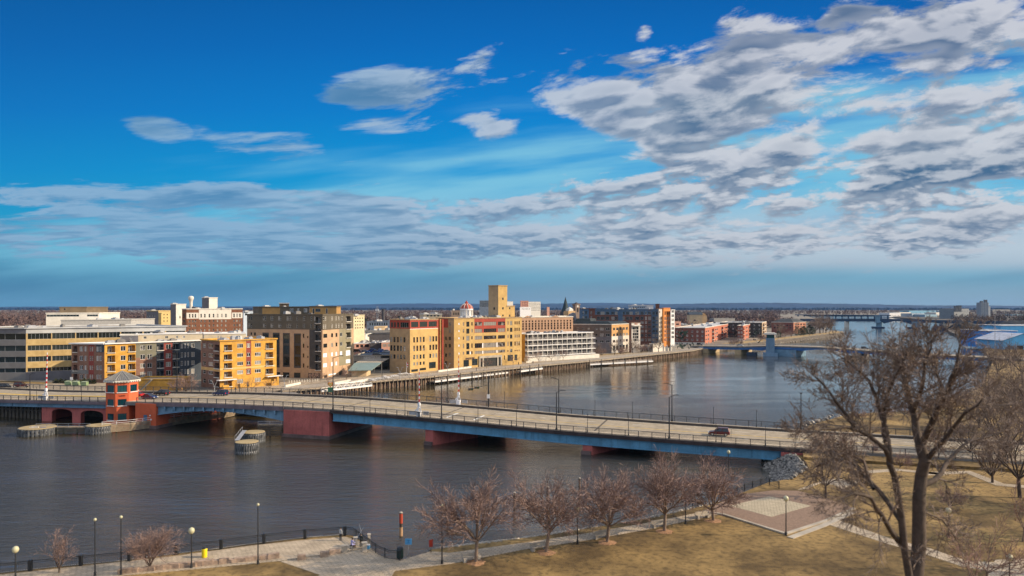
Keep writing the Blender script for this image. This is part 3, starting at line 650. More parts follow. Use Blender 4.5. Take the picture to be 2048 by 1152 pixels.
# ---------------------------------------------------------------- buildings
class Bld:
 def __init__(s, name, label, cat, L, C_, Rr, z0, z1, wm, roof=None, group=None, par=.5, cop=None, B=None, base=None):
  s.L, s.C, s.R = L, C_, Rr; s.B = B or (L[0] + Rr[0] - C_[0], L[1] + Rr[1] - C_[1]); s.z0, s.z1 = z0, z1
  s.o = thing(name, label, cat, (C_[0], C_[1], z0), group); s.wm = list(wm) if isinstance(wm, (list, tuple)) else [wm]
  s.mb = MB(); s.wins = []; s.par = par; s.roof = roof or M_roofg; s.cop = cop or M_trim; s.done = set()
 def edge(s, side): return {'L': (s.L, s.C), 'R': (s.C, s.R), 'B': (s.R, s.B), 'K': (s.B, s.L)}[side]
 def face(s, side, cols=(), rows=(), style='white', rp=None, dep=.15, zones=(), extra=(), bal=(), skip=(), mw=0, nx=None, ny=None):
  """cols: [(pxa, pxb)]; rows: [(ytop, ybot)] in photo rows at column rp; extra: [(pxa, pxb, ytop, ybot, style)]; bal: balconies"""
  p0, p1 = s.edge(side); s.done.add(side); d = nrm((p1[0] - p0[0], p1[1] - p0[1])); nn = (d[1], -d[0]); L = math.dist(p0, p1)
  if rp is None: rp = 1024 + FP * s.C[0] / s.C[1]
  ur = u_at(p0, p1, rp); D = p0[1] + d[1] * ur
  Z = lambda y: zat(y, D)
  U = lambda px: max(.02, min(L - .02, u_at(p0, p1, px)))
  rects = []; wl = []
  for i, c in enumerate(cols):
   st = c[2] if len(c) > 2 else style
   for j, r in enumerate(rows):
    if (i, j) in skip: continue
    u0, u1, v1, v0 = U(c[0]), U(c[1]), Z(r[0]), Z(r[1])
    if u1 - u0 < .15: continue
    stt = r[2] if len(r) > 2 else st
    rects.append((u0, u1, v0, v1, dep)); wl.append((u0, u1, v0, v1, stt, nx, ny))
  for e in extra:
   u0, u1, v1, v0 = U(e[0]), U(e[1]), Z(e[2]), max(Z(e[3]), s.z0 + .05)
   if u1 - u0 < .15: continue
   rects.append((u0, u1, v0, v1, dep)); wl.append((u0, u1, v0, v1, e[4], e[5] if len(e) > 5 else None, e[6] if len(e) > 6 else None))
  for e in bal:
   u0, u1, v1, v0 = U(e[0]), U(e[1]), Z(e[2]), max(Z(e[3]), s.z0 + .05); dp = e[4] if len(e) > 4 else 1.7
   if u1 - u0 < .3: continue
   rects.append((u0, u1, v0, v1, dp))
   put_window(s.o, p0, d, u0 + (u1 - u0) * .12, u0 + (u1 - u0) * .72, v0 + .05, v1 - .25, dp - .06, 'door', name='balcony_door')
   b = MB(); A = lambda u, dp_, z: (p0[0] + d[0] * u - nn[0] * dp_, p0[1] + d[1] * u - nn[1] * dp_, z)
   for z in (v0 + 1.05, v0 + .12): b.bar(A(u0, -.05, z), A(u1, -.05, z), .07, .07)
   n = max(2, int((u1 - u0) / .35))
   for k in range(n + 1): u = u0 + (u1 - u0) * k / n; b.bar(A(u, -.05, v0 + .1), A(u, -.05, v0 + 1.05), .035, .035)
   b.build('balcony_rail', M_rail, s.o)
   b = MB(); b.ob(A((u0 + u1) / 2, -.12, 0), (u1 - u0) / 2 + .1, .3, v0 - .22, v0 - .003, math.atan2(d[1], d[0])); b.build('balcony_slab', M_trim, s.o)
  zz = [(U(z[0]), U(z[1]), max(s.z0 - 1, Z(z[3])), Z(z[2]), z[4]) for z in zones]
  # full-width zones must reach the very ends
  zz = [((-1 if a <= .03 else a), (L + 1 if b >= L - .03 else b), c, e, m) for a, b, c, e, m in zz]
  facade(s.mb, p0, p1, s.z0 - 1, s.z1, rects, zz, mw)
  for (u0, u1, v0, v1, st, nx_, ny_) in wl: put_window(s.o, p0, d, u0, u1, v0, v1, dep - .02, st, nx_, ny_)
  return D
 def finish(s, units=0, cop=True, over=.18, seed=1, rm=None):
  for side in 'LRBK':
   if side not in s.done:
    p0, p1 = s.edge(side); facade(s.mb, p0, p1, s.z0 - 1, s.z1, [], (), 0)
  s.mb.build('wall', s.wm, s.o)
  P = [s.L, s.C, s.R, s.B]; b = MB(); zr = s.z1 - s.par; b.prism(P, zr - .1, zr); b.build('roof', rm or s.roof, s.o)
  if cop:
   b = MB(); cx, cy = sum(p[0] for p in P) / 4, sum(p[1] for p in P) / 4
   for i in range(4):
    p, q = P[i], P[(i + 1) % 4]; d = nrm((q[0] - p[0], q[1] - p[1])); n = (d[1], -d[0])
    a = [(p[0] + n[0] * over - d[0] * over, p[1] + n[1] * over - d[1] * over), (q[0] + n[0] * over + d[0] * over, q[1] + n[1] * over + d[1] * over),
           (q[0] - n[0] * .3 - d[0] * .3, q[1] - n[1] * .3 - d[1] * .3), (p[0] - n[0] * .3 + d[0] * .3, p[1] - n[1] * .3 + d[1] * .3)]
    b.prism(a, s.z1 - .30 - .003 * i, s.z1 + .12 + .003 * i)
   b.build('coping', s.cop, s.o)
  r = random.Random(seed)
  for k in range(units):
   f, h = r.uniform(.15, .85), r.uniform(.15, .85)
   c = (s.C[0] + (s.R[0] - s.C[0]) * f + (s.L[0] - s.C[0]) * h, s.C[1] + (s.R[1] - s.C[1]) * f + (s.L[1] - s.C[1]) * h)
   b = MB(); w = r.uniform(.6, 1.6); hh = r.uniform(.7, 1.6); a = r.choice((BANG, .8))
   b.ob(c, w, w * r.uniform(.6, 1), zr, zr + hh, a); b.ob(c, w * .7, w * .4, zr + hh, zr + hh + .25, a); b.build('rooftop_unit', r.choice((M_steel, M_roofl, M_concd)), s.o)
  return s.o
def seq(a, b, n, w):            # n columns of width w spread between photo columns a and b
 return [(a + (b - a) * (i + .5) / n - w / 2, a + (b - a) * (i + .5) / n + w / 2) for i in range(n)]
def rws(a, b, n, h): return seq(a, b, n, h)

m_ybr = mat('yellow_brick', (.54, .37, .15), .85, .12, .6, col2=(.60, .43, .19), streak=.12)
m_gwall = mat('grey_panel', (.17, .16, .17), .8, .12, .4)
m_brown = mat('brown_brick', (.24, .13, .09), .85, .16, .7, streak=.15)
m_dred = mat('dark_red_panel', (.26, .055, .04), .8, .12, .5)
m_yel = mat('yellow_stucco', (.60, .32, .055), .85, .16, .5, streak=.15)
m_ggrn = mat('grey_green_siding', (.19, .18, .13), .85, .10, .5)
m_dblue = mat('slate_siding', (.055, .07, .09), .8, .15, .5)
m_cream = mat('cream_wall', (.62, .52, .36), .85, .08, .5, streak=.1)
m_redbr = mat('red_brick', (.42, .13, .075), .85, .16, .7, streak=.1)

# 1 office block at the far left: banded yellow brick and ribbon windows
def office():
 Cc = atD(52, 280); d = nrm((.84, .54)); Rr = along(Cc, d, 372); Lp = (Cc[0] - 46, Cc[1] - 4)
 z1 = zat(656, 280)
 B = Bld('office_building', 'long banded office building of yellow brick and dark ribbon windows at the left edge', 'building', Lp, Cc, Rr, 5.4, z1, [m_ybr, m_gwall, M_roofl, mat('band_grey', (.20, .19, .185), .85, .1)], B=(Lp[0] + 60, Lp[1] + 60), roof=M_roofl, cop=M_roofl)
 yb = lambda y: 640 + y / 9.6
 rows = [(yb(258), yb(372)), (yb(490), yb(590)), (yb(705), yb(805)), (yb(925), yb(1000))]
 cuts = [54, 103, 151, 196, 241, 286, 331, 371]
 ex = []
 for k in range(len(cuts) - 1):
  for r in rows: ex.append((cuts[k] + 1.2, cuts[k + 1] - .8, r[0], r[1], 'ribbon', 6, 1))
 B.face('R', extra=ex, zones=[(40, 400, 650, yb(258), 2), (40, 400, yb(1000), 800, 1)], dep=.35)
 B.face('L', extra=[(-400, 51.2, r[0], r[1] + .8, 'ribbon', 12, 1) for r in rows], zones=[(-500, 60, 650, yb(245), 1), (-500, 60, yb(245), 800, 3)], dep=.25, mw=3)
 B.finish(units=10, over=.5)
 # ground-floor awnings are hidden; low light fixtures along the base
office()
# stepped white and brown building behind it
def stepped():
 D = 345
 def blk(name, label, pa, pb, yt, zb, m, dep=24, rows=(), cols=(), side_m=None, D=D, sty='ribbon', roof=M_roofl, split=None):
  a = atD(pa, D); b = along(a, (.85, .53), pb); c = a
  L_ = (a[0] - .1, a[1] + dep)
  B = Bld(name, label, 'building', L_, c, b, zb, zat(yt, D), [m, side_m or m], roof=roof, cop=m)
  B.face('R', cols=cols, rows=rows, style=sty); return B
 B = blk('tiered_office', 'lowest grey louvred tier of the office building behind the banded one', 122, 262, 640, 3.5, mat('louvre_grey', (.40, .39, .37), .7, .12, 1.5)); B.finish(3)
 D2 = 352
 for (pa, pb, yt, lab, m, ex, rf) in ((92, 198, 626, 'white office storey with dark window strips, above the grey louvred one', M_trim, [(134, 158, 629.5, 633.5, 'ribbon', 4, 1), (174, 196, 629.5, 633.5, 'ribbon', 4, 1), (93, 134, 629.5, 633.5, 'ribbon', 6, 1)], M_roofl),
               (119, 173, 614, 'brown rooftop storey on top of the white office', mat('bronze_panel', (.17, .125, .075), .6, .15), [(128, 131, 617, 620, 'plain')], M_roofg)):
  D2 += 6; a = atD(pa, D2); b = along(a, (.85, .53), pb)
  B = Bld('rooftop_storey', lab, 'building', (a[0] - .2, a[1] + 20), a, b, 3.5, zat(yt, D2), [m], roof=rf, cop=m); B.face('R', extra=ex); B.finish(0)
stepped()

# 2 west apartment block of many colours
GD = nrm((.66, .75))
def apartments():
 C0 = atD(209, 272); Rr = along(C0, GD, 402); dl = nrm((-.80, .52)); Lp = along(C0, (-.80, -.0 + .10), 143)
 z1 = zat(687.5, 272) + .1
 B = Bld('apartment_building', 'multicoloured apartment block in brown, yellow, grey-green and slate behind the bridge tower', 'building', Lp, C0, Rr, 3.5, z1, [m_brown, m_yel, m_ggrn, m_dred, m_dblue, M_concd], roof=M_roofl, cop=M_white)
 A = lambda x: x / 3.3875
 Y = lambda y: 560 + y / 3.3875
 rows = [(Y(452), Y(486)), (Y(517), Y(552)), (Y(580), Y(613)), (Y(640), Y(675))]
 wide = [(A(817), A(851))]
 zones = [(A(708), A(920), 600, 800, 1), (A(920), A(1060), 600, Y(538), 2), (A(920), A(1060), Y(538), 800, 0), (A(1060), A(1110), 600, 800, 4), (A(1110), A(1168), 600, 800, 3), (A(1168), A(1500), 600, 800, 4)]
 bal = []
 for r in rows: bal += [(A(727), A(780), r[0] - 1, r[1] + 2.5), (A(868), A(917), r[0] - 1, r[1] + 2), (A(1063), A(1108), r[0] - .5, r[1] + 2), (A(1170), A(1212), r[0] - .5, r[1] + 2)]
 B.face('R', cols=wide + [(A(950), A(984)), (A(998), A(1030)), (A(1124), A(1158)), (A(1224), A(1240)), (A(1250), A(1260)), (A(1270), A(1280)), (A(1296), A(1318))], rows=rows, style='white4', zones=zones, bal=bal, nx=2, ny=1)
 rl = [(Y(452), Y(484)), (Y(515), Y(548)), (Y(580), Y(610)), (Y(642), Y(672))]
 B.face('L', cols=[(A(540), A(562)), (A(573), A(585)), (A(607), A(617), 'single'), (A(621), A(631), 'single'), (A(654), A(668)), (A(674), A(689))], rows=rl, style='white3', nx=2,
        zones=[(A(600), A(636), 600, 800, 3), (A(652), A(710), 600, Y(490), 4), (A(440), A(600), Y(612), Y(638), 5)], bal=[(A(497), A(524), r[0] - 1, r[1] + 2) for r in rl])
 B.finish(units=9, over=.7, seed=4)
 # penthouse
 def pent(pa, pb, Dd, yt, yb_, cols, ang, lab, depth=12):
  a = atD(pa, Dd); b = along(a, ang, pb); n = perp(ang)
  P = Bld('penthouse', lab, 'penthouse', (a[0] + n[0] * depth, a[1] + n[1] * depth), a, b, zat(yb_, Dd) - .5, zat(yt, Dd), [m_cream, M_concd], roof=M_roofl, cop=M_white)
  P.face('R', cols=cols, rows=[(yt + 5, yb_ - 3)], style='white', rp=pa); P.face('L'); P.finish(3, seed=int(pa))
 pent(272, 405, 291, 668, 681, [(287, 293), (330, 336), (352, 356), (365, 370)], (.9, .43), 'cream set-back top storey on the multicoloured apartment block')
 pent(408, 492, 282, 667, 681, [(434, 437), (440, 443), (473, 476), (478, 481)], (.9, .43), 'cream set-back top storey over the yellow apartment block')
 b0 = atD(240, 283)
 P = Bld('penthouse', 'small grey set-back storey at the left end of the apartment roof', 'penthouse', (b0[0] - 4, b0[1] + 8), b0, along(b0, (.9, .4), 276), z1 - 1, zat(670, 283), [m_gwall], roof=M_roofl); P.face('R', cols=[(241, 245), (260, 264)], rows=[(673, 679)]); P.finish(0)
 # yellow block
 C1 = atD(440, 263); R1 = along(C1, GD, 553); L1 = along(C1, (-.75, .66), 402.5); z2 = zat(681, 263)
 B = Bld('apartment_building', 'bright yellow five-storey apartment block with white windows and arched balconies', 'building', L1, C1, R1, 3.5, z2, [m_yel, m_brown, m_dred, M_trim, mat('orange_base', (.66, .40, .15), .85, .1), mat('pale_band', (.70, .45, .16), .85, .08)], roof=M_roofl, cop=m_yel,
   B=(R1[0] - 16, R1[1] + 14.5))
 X = lambda x: 350 + x / 3.3875
 rows = [(Y(437), Y(467)), (Y(503), Y(530)), (Y(562), Y(588)), (Y(621), Y(648)), (Y(683), Y(712))]
 rr = [(Y(432), Y(462)), (Y(494), Y(520)), (Y(556), Y(580)), (Y(613), Y(640)), (Y(672), Y(698))]
 D0 = C1[1]
 bal = []
 for k, r in enumerate(rows): bal += [(X(332), X(386), r[0] + 1, r[1] + 4.2)]
 # rows fall with perspective toward the right; use their heights at the corner
 for k, r in enumerate(rows[:4]): bal += [(X(613), X(664), r[0] + .8, r[1] + 4.2)]
 B.face('R', cols=[(X(421), X(462)), (X(487), X(510), 'white'), (X(541), X(582))], rows=rows, style='white3', bal=bal, skip={(1, 4)},
        zones=[(X(482), X(516), 680, Y(655), 2), (X(300), X(680), Y(598), Y(612), 5)], extra=[(X(428), X(440), Y(716), Y(742), 'plain'), (X(487), X(500), Y(716), Y(742), 'plain')])
 B.face('L', cols=[(X(190), X(208), 'single'), (X(228), X(257))], rows=rows, style='white3', bal=[(X(268), X(299), r[0] + .8, r[1] + 4.2) for r in rows], mw=1, zones=[(X(150), X(306), Y(600), Y(622), 4)])
 B.finish(units=8, over=.35, seed=9)
 b = MB()   # entrance canopies
 for px, w in ((452, 3.4), (546, 3.2)):
  u = u_at(C1, R1, px); c = (C1[0] + GD[0] * u + GD[1] * .7, C1[1] + GD[1] * u - GD[0] * .7); b.ob(c, w, 1.1, 7.0, 7.25, math.atan2(GD[1], GD[0]))
 b.build('canopy', M_white, B.o)
 b = MB()
 for px in (447, 544, 551):
  u = u_at(C1, R1, px); c = (C1[0] + GD[0] * u + GD[1] * 1.5, C1[1] + GD[1] * u - GD[0] * 1.5); b.ob(c, 1.2 if px != 551 else .4, .3, 3.5, 5.3 if px != 551 else 6.9, math.atan2(GD[1], GD[0]))
 b.build('porch_wall', m_yel, B.o)
 # ochre terrace wall in the courtyard, with stairs
 p, q = atD(272, 262), atD(362, 262)
 T = Bld('terrace_wall', 'ochre courtyard terrace wall with a stair, right of the bridge tower', 'wall', (p[0] - 1, p[1] + 10), p, q, 3.5, zat(758, 262), [m_yel], roof=M_conc, cop=m_yel); T.face('R'); T.face('L'); T.finish(0)
 b = MB(); a, c = atD(283, 260.5), atD(303, 260.5)
 b.bar((a[0], a[1], 4.0), (c[0], c[1], zat(759, 261)), 1.4, .35); b.bar((a[0], a[1] - .7, 5.0), (c[0], c[1] - .7, zat(759, 261) + 1), .08, .08)
 for i in range(5): f = i / 4; x = a[0] + (c[0] - a[0]) * f; z = 4.2 + (zat(759, 261) - 4) * f; b.bar((x, a[1] - .7, z), (x, a[1] - .7, z + 1), .06)
 b.build('stair', M_concd, T.o)
apartments()

# 3 big brown and cream residential tower
def big_block():
 d = nrm((.26, .966)); C0 = atD(645, 305); R0 = along(C0, d, 706.5); dl = (-.9666, .256); L0 = along(C0, dl, 494)
 z1 = zat(628.8, 305)
 m_up = mat('olive_siding', (.125, .105, .075), .85, .12, .5); m_cr = mat('buff_brick', (.50, .32, .20), .85, .08, .5, col2=(.56, .38, .22), streak=.1); m_dk = mat('charcoal_panel', (.07, .065, .06), .8, .15); m_or = mat('olive_strip', (.26, .23, .15), .85, .1)
 B = Bld('residential_block', 'tall brown-topped block with cream sides and white sheets over some windows', 'building', L0, C0, R0, 3.5, z1, [m_cr, m_up, m_dk, m_or], roof=M_roofg, cop=m_up)
 X = lambda x: 350 + x / 3.3875
 Y = lambda y: 560 + y / 3.3875
 ex = []; zl = [(480, 650, 600, Y(337), 1)]
 for (a, b, yt, yb) in ((592, 636, 360, 600), (662, 709, 360, 600), (731, 778, 362, 595), (806, 853, 364, 600), (910, 990, 337, 605)):
  zl.append((X(a), X(b), Y(yt), Y(yb), 2))
 top = [(Y(247), Y(275)), (Y(298), Y(325))]
 cols = [(X(a), X(a + 9), 'single') for a in (497, 512, 596, 607, 648, 658, 700, 711, 757, 769, 781, 823, 867, 874, 919, 942)]
 for c in cols:
  for r in top: ex.append((c[0], c[1], r[0], r[1], 'single'))
 for c in (866,):
  for yt in (365, 433, 500, 568): ex.append((X(c), X(c + 10), Y(yt), Y(yt + 28), 'plain'))
 for c in (896,):
  for yt in (380, 447, 515, 583): ex.append((X(c), X(c + 8), Y(yt), Y(yt + 15), 'plain'))
 for a, b, yt, yb in ((512, 522, 360, 378), (535, 548, 360, 382)): ex.append((X(a), X(b), Y(yt), Y(yb), 'plain'))
 for a, b in ((592, 636), (662, 709), (731, 778), (806, 853)):
  for k in range(3): ex.append((X(a + 5), X(b - 5), Y(372 + 76 * k), Y(432 + 76 * k), 'shop', 3, 2))
 for a, b in ((690, 712), (731, 775), (806, 850), (900, 985)): ex.append((X(a), X(b), Y(632), Y(675), 'shop', 4, 2))
 bl = [(X(952), X(986), Y(yt), Y(yt + 42)) for yt in (250, 306, 370, 440, 510, 570)]
 B.face('L', extra=ex, zones=zl, bal=bl, mw=0, rp=645)
 c1 = [(1005, 1031), (1058, 1071), (1088, 1100)]; ex = []
 for a, b in c1:
  ex += [(X(a), X(b), Y(yt), Y(yt + 27), st) for yt, st in ((366, 'dark'), (433, 'dark'), (498, 'sheet'), (566, 'sheet'))]
 for a in (1003, 1016, 1060, 1088, 1106, 1128):
  ex += [(X(a), X(a + 9), Y(yt), Y(yt + 28), 'single') for yt in (248, 301)]
 ex += [(X(1118), X(1134), Y(yt), Y(yt + 27), st) for yt, st in ((366, 'white'), (433, 'white'), (498, 'sheet'))]
 ex += [(X(1010), X(1032), Y(648), Y(690), 'shop'), (X(1040), X(1092), Y(645), Y(655), 'sheet'), (X(1112), X(1136), Y(640), Y(678), 'shop', 2, 2), (X(1150), X(1165), Y(640), Y(676), 'door')]
 bl = [(X(1158), X(1190), Y(yt), Y(yt + 38)) for yt in (250, 305, 368, 437)]
 ex += [(X(1158), X(1190), Y(497), Y(535), 'sheet'), (X(1158), X(1190), Y(562), Y(590), 'sheet')]
 B.face('R', extra=ex, zones=[(600, 720, 600, Y(340), 1), (X(1112), X(1196), Y(340), Y(600), 3)], bal=bl, rp=645)
 B.finish(units=6, seed=2)
 # rooftop storeys
 Z = lambda y, D=320: zat(y, D)
 tan = mat('ochre_panel', (.42, .24, .08), .8, .12, .4)
 a, b = atD(517, 322), atD(618, 322)
 Q = Bld('rooftop_storey', 'dark olive rooftop storey with tan end panel above the brown block', 'building', (a[0] - 6, a[1] + 10), a, b, z1 - .6, Z(613.5, 322), [m_up, tan], cop=m_up)
 Q.face('R', extra=[(X(x), X(x + 12), Y(192), Y(218), 'white') for x in (778, 792, 830, 872, 884)], zones=[(X(592), X(712), 600, 640, 1)]); Q.finish(2)
 a, b = atD(619, 321), atD(673, 321)
 Q = Bld('rooftop_storey', 'ochre rooftop storey with tall white windows at the right of the brown block roof', 'building', (a[0] - .5, a[1] + 10), a, b, z1 - .6, Z(612.5, 321), [tan, m_up], cop=m_up)
 Q.face('R', extra=[(X(932), X(944), Y(192), Y(228), 'white', 1, 1), (X(1022), X(1034), Y(192), Y(228), 'white', 1, 1), (X(952), X(985), Y(194), Y(216), 'blue', 3, 1)]); Q.finish(1)
 a, b = atD(559, 330), atD(578, 330)
 Q = Bld('stair_house', 'small brown stair house on the roof of the brown block', 'building', (a[0] - 2, a[1] + 6), a, b, z1, Z(606, 330), [mat('stair_brown', (.20, .13, .07), .8, .15)]); Q.face('R'); Q.finish(0)
big_block()

# hotel and towers behind
def hotel():
 D = 385; d = (.80, .60); C0 = atD(373, D); R0 = along(C0, d, 485); L0 = along(C0, (-.8, .6), 364); zb = 3.5
 m_hb = mat('hotel_brick', (.20, .085, .045), .85, .14, .6)
 B = Bld('brick_hotel', 'old dark brick hotel with cream upper storey and arched windows', 'building', L0, C0, R0, zb, zat(617.5, D), [m_hb, M_trim], roof=M_roofl, cop=M_trim)
 X = lambda x: 350 + x / 3.3875
 Y = lambda y: 560 + y / 3.3875
 cols = [(X(x), X(x + 10)) for x in (94, 115, 133, 172, 197, 228, 256, 284, 312, 340, 395, 415, 435)]
 rows = [(Y(230), Y(256)), (Y(272), Y(288)), (Y(303), Y(319)), (Y(334), Y(350))]
 B.face('R', cols=cols, rows=rows, style='single', zones=[(X(162), X(382), 600, Y(268), 1), (X(78), X(160), 560, Y(222), 0), (X(78), X(160), Y(222), Y(262), 1), (X(386), X(460), Y(222), Y(262), 1)])
 B.face('L', cols=[(367, 370)], rows=rows, style='plain'); B.finish(5)
 m_yb = mat('butter_wall', (.66, .48, .20), .85, .08)
 def tw(pa, pc, pb, yt, D, m, lab, ex=(), name='tower_block', lm=None, cat='building'):
  c = atD(pc, D); b = along(c, (.6, .8), pb); a = along(c, (-.95, .3), pa) if pa < pc - .5 else (c[0] - .4, c[1] + 12)
  Q = Bld(name, lab, cat, a, c, b, 3.5, zat(yt, D), [m, lm or m], cop=m, roof=M_roofl); Q.face('R', extra=[e for e in ex if e[0] >= pc]); Q.face('L', extra=[e for e in ex if e[0] < pc], mw=1); Q.finish(1)
  return Q
 ex = [(a, a + 2, y, y + 2.6, 'plain') for a in (327, 333.5) for y in (628, 634.5, 641)] + [(a, a + 2, y, y + 3, 'single') for a in (295, 299, 304, 309) for y in (631, 639, 647)]
 tw(293, 317, 346, 621.5, 420, m_yb, 'yellow and grey block left of the cream tower, with small windows', ex, lm=m_gwall)
 tw(341, 352, 372, 608, 415, M_trim, 'cream windowless tower left of the brick hotel', [(359, 361, 632, 637, 'plain')], lm=m_gwall)
 o = thing('water_tower', 'pale round-headed tower rising behind the cream block', 'tower', (*atD(382, 460), 3.5)); p = atD(382, 460)
 b = MB(); z = lambda y: zat(y, 460); b.lathe((p[0], p[1], 0), [(1.0, 3.5), (.95, z(603)), (1.3, z(600)), (1.65, z(597)), (1.6, z(594)), (1.1, z(592.3)), (.2, z(591.8))], 14); b.build('shaft', M_trim, o)
 q = tw(404, 418, 435, 595, 440, M_trim, 'tall white block rising above the brick hotel', lm=m_gwall)
 tw(486, 487, 512, 623, 470, mat('pale_blue_wall', (.45, .52, .60), .7, .1), 'pale blue-white building showing between hotel and brown block', [(490, 494, 627, 631, 'plain'), (500, 506, 627, 631, 'plain')])
 ex = [(a, a + 2.2, y, y + 2.2, 'plain') for a in (710, 714.5, 719, 724) for y in (635.5, 642, 649, 655)]
 tw(706, 707, 729, 630, 440, mat('butter_wall2', (.70, .60, .38), .85, .08), 'cream block with rows of small square windows beside the brown block', ex)
hotel()
# 4 long yellow warehouse with tower
def warehouse():
 m_y = mat('warehouse_yellow', (.55, .355, .13), .85, .10, .35, col2=(.62, .41, .15), streak=.16); m_r = mat('warehouse_red', (.36, .055, .03), .75, .12, .5); m_t = mat('warehouse_tan', (.42, .29, .16), .85, .12, .4, streak=.12)
 X = lambda x: 700 + x / 4.608
 Y = lambda y: 550 + y / 4.608
 # left wing
 d = nrm((.60, .80)); C0 = atD(820, 328); R0 = along(C0, d, 876); L0 = along(C0, (-.8, .6), 779.5); z1 = zat(639, 328)
 B = Bld('warehouse_wing', 'left wing of the yellow warehouse with a red band of windows under its roof', 'building', L0, C0, R0, 3.5, z1, [m_y, m_r, M_white, m_t], cop=m_t, roof=M_roofl)
 yb = Y(497)
 rows = [(Y(575), Y(625)), (Y(655), Y(706)), (Y(740), Y(780)), (Y(808), Y(838))]
 ex = [(X(a), X(b), Y(432), Y(482), 'shop', 4, 1) for a, b in ((563, 628), (642, 712), (724, 800))]
 for a in (583, 612, 642, 672, 732, 760, 787):
  for k, r in enumerate(rows):
   if k == 3 and a > 700: continue
   ex.append((X(a), X(a + 16), r[0], r[1], 'red' if k < 2 else 'dark'))
 ex += [(X(565), X(626), Y(873), Y(896), 'shop', 4, 1), (X(642), X(700), Y(868), Y(890), 'shop', 4, 1), (X(728), X(790), Y(820), Y(880), 'shop', 3, 2)]
 B.face('R', extra=ex, zones=[(800, 900, 600, yb, 1), (800, 900, yb, yb + 1, 2)], rp=820)
 ex = [(X(a), X(a + 18), r[0], r[1], 'dark') for a in (372, 401, 432, 462, 493) for r in rows[:3]] + [(X(a), X(b), Y(438), Y(486), 'ribbon', n, 1) for a, b, n in ((376, 395, 1), (405, 422, 1), (434, 452, 1), (465, 540, 4))]
 B.face('L', extra=ex, zones=[(700, 830, 600, yb, 1)], mw=3, rp=820); B.finish(8, seed=3)
 # stair shaft between wings
 a = atD(876, 345); b = along(a, (1, .1), 884)
 # main block
 d2 = nrm((.74, .67)); C1 = atD(908, 351); R1 = along(C1, d2, 1043.5); L1 = along(C1, (-.78, .62), 872); z2 = zat(636.2, 351)
 B = Bld('warehouse', 'long yellow riverside warehouse with red window bands and a wide dark gateway', 'building', L1, C1, R1, 3.5, z2, [m_y, m_r, M_white, m_t, M_concd], cop=m_t, roof=M_roofl, B=(R1[0] - 20, R1[1] + 26))
 ys = [Y(437), Y(502), Y(570), Y(638), Y(712)]; hs = [8, 8, 7.5, 10, 6]
 ex = []
 zones = [(X(1146), X(1432), Y(405), Y(540), 1)]
 for k, (y, h) in enumerate(zip(ys, hs)):
  for a, b in ((1150, 1217), (1233, 1348), (1364, 1428)): ex.append((X(a), X(b), y, y + h, 'redw', 4 if b - a < 80 else 7, 1))
  for a in (1040, 1118): ex.append((X(a), X(a + 12), y + (0 if k < 4 else 0), y + h - (1 if k < 4 else 0), 'red', 1, 2))
  ex.append((X(1072), X(1100), y - 1, y + h + (1.2 if k < 4 else 0), 'dark', 1, 3))
  for a in (1450, 1516, 1534, 1553): ex.append((X(a), X(a + 11), y + 2 * (k > 3), y + h - 1, 'red', 1, 2))
  ex.append((X(1474), X(1496), y - .5, y + h + .5, 'dark', 1, 3))
  ex.append((X(1000), X(1012), y + 1, y + 5, 'sheet'))
 ex += [(X(1046), X(1096), Y(790), Y(852), 'shop', 3, 3), (X(1124), X(1176), Y(785), Y(846), 'shop', 3, 3), (X(1452), X(1502), Y(768), Y(828), 'shop', 3, 2), (X(1516), X(1540), Y(768), Y(824), 'shop', 2, 2), (X(1420), X(1428), Y(770), Y(812), 'plain')]
 ex += [(X(1105), X(1117), y, y + 6, 'sheet', 1, 1) for y in (ys[4],)] + [(X(1219), X(1231), ys[k], ys[k] + hs[k], 'sheet', 1, 1) for k in (3, 4)] + [(X(1350), X(1362), ys[k], ys[k] + hs[k], 'sheet', 1, 1) for k in (3, 4)]
 p0, p1 = C1, R1
 B.face('R', extra=ex, zones=zones, rp=908, bal=())
 ex = [(X(a), X(a + 15), y, y + 7, 'plain') for a in (877,) for y in (ys[2], ys[3], Y(728), Y(800))] + [(X(912), X(930), y, y + 7, 'dark') for y in (ys[0], ys[1], ys[2], ys[3], Y(718))]
 B.face('L', extra=ex, zones=[(800, X(905), 600, Y(487), 1)], mw=3, rp=908); B.finish(14, seed=6)
 dd = d2; nn = (dd[1], -dd[0]); an = math.atan2(dd[1], dd[0])
 def on(px, off, o=C1): u = u_at(C1, R1, px); return (C1[0] + dd[0] * u + nn[0] * off, C1[1] + dd[1] * u + nn[1] * off)
 b = MB(); a, c = on(X(1190), .06), on(X(1392), .06); zt = zat(Y(765), on(X(1190), 0)[1]); b.prism([a, c, on(X(1392), 0.01), on(X(1190), 0.01)], 3.4, zt); b.build('gateway', mat('gateway_dark', (.012, .014, .014), .6, .3, .4), B.o)
 b = MB(); b.bar((*on(X(1186), .25), zt + .35), (*on(X(1395), .25), zt + .35), .6, 1.1)
 for x in (1192, 1222, 1358, 1390): q = on(X(x), .25); b.ob(q, .4, .25, 3.4, zt - .2, an)
 b.build('gateway_frame', M_conc, B.o)
 q = on(X(1107), .08); text('lettering', '- RANGER SPIRE -', (q[0], q[1], zat(Y(770), q[1])), an, 1.4, mat('letter_plum', (.05, .02, .06), .7, 0), B.o, width=math.dist(on(X(1062), 0), on(X(1160), 0)))
 # red pilaster strip between wings
 P0 = along(atD(876.5, 345), (1, 0), 877)
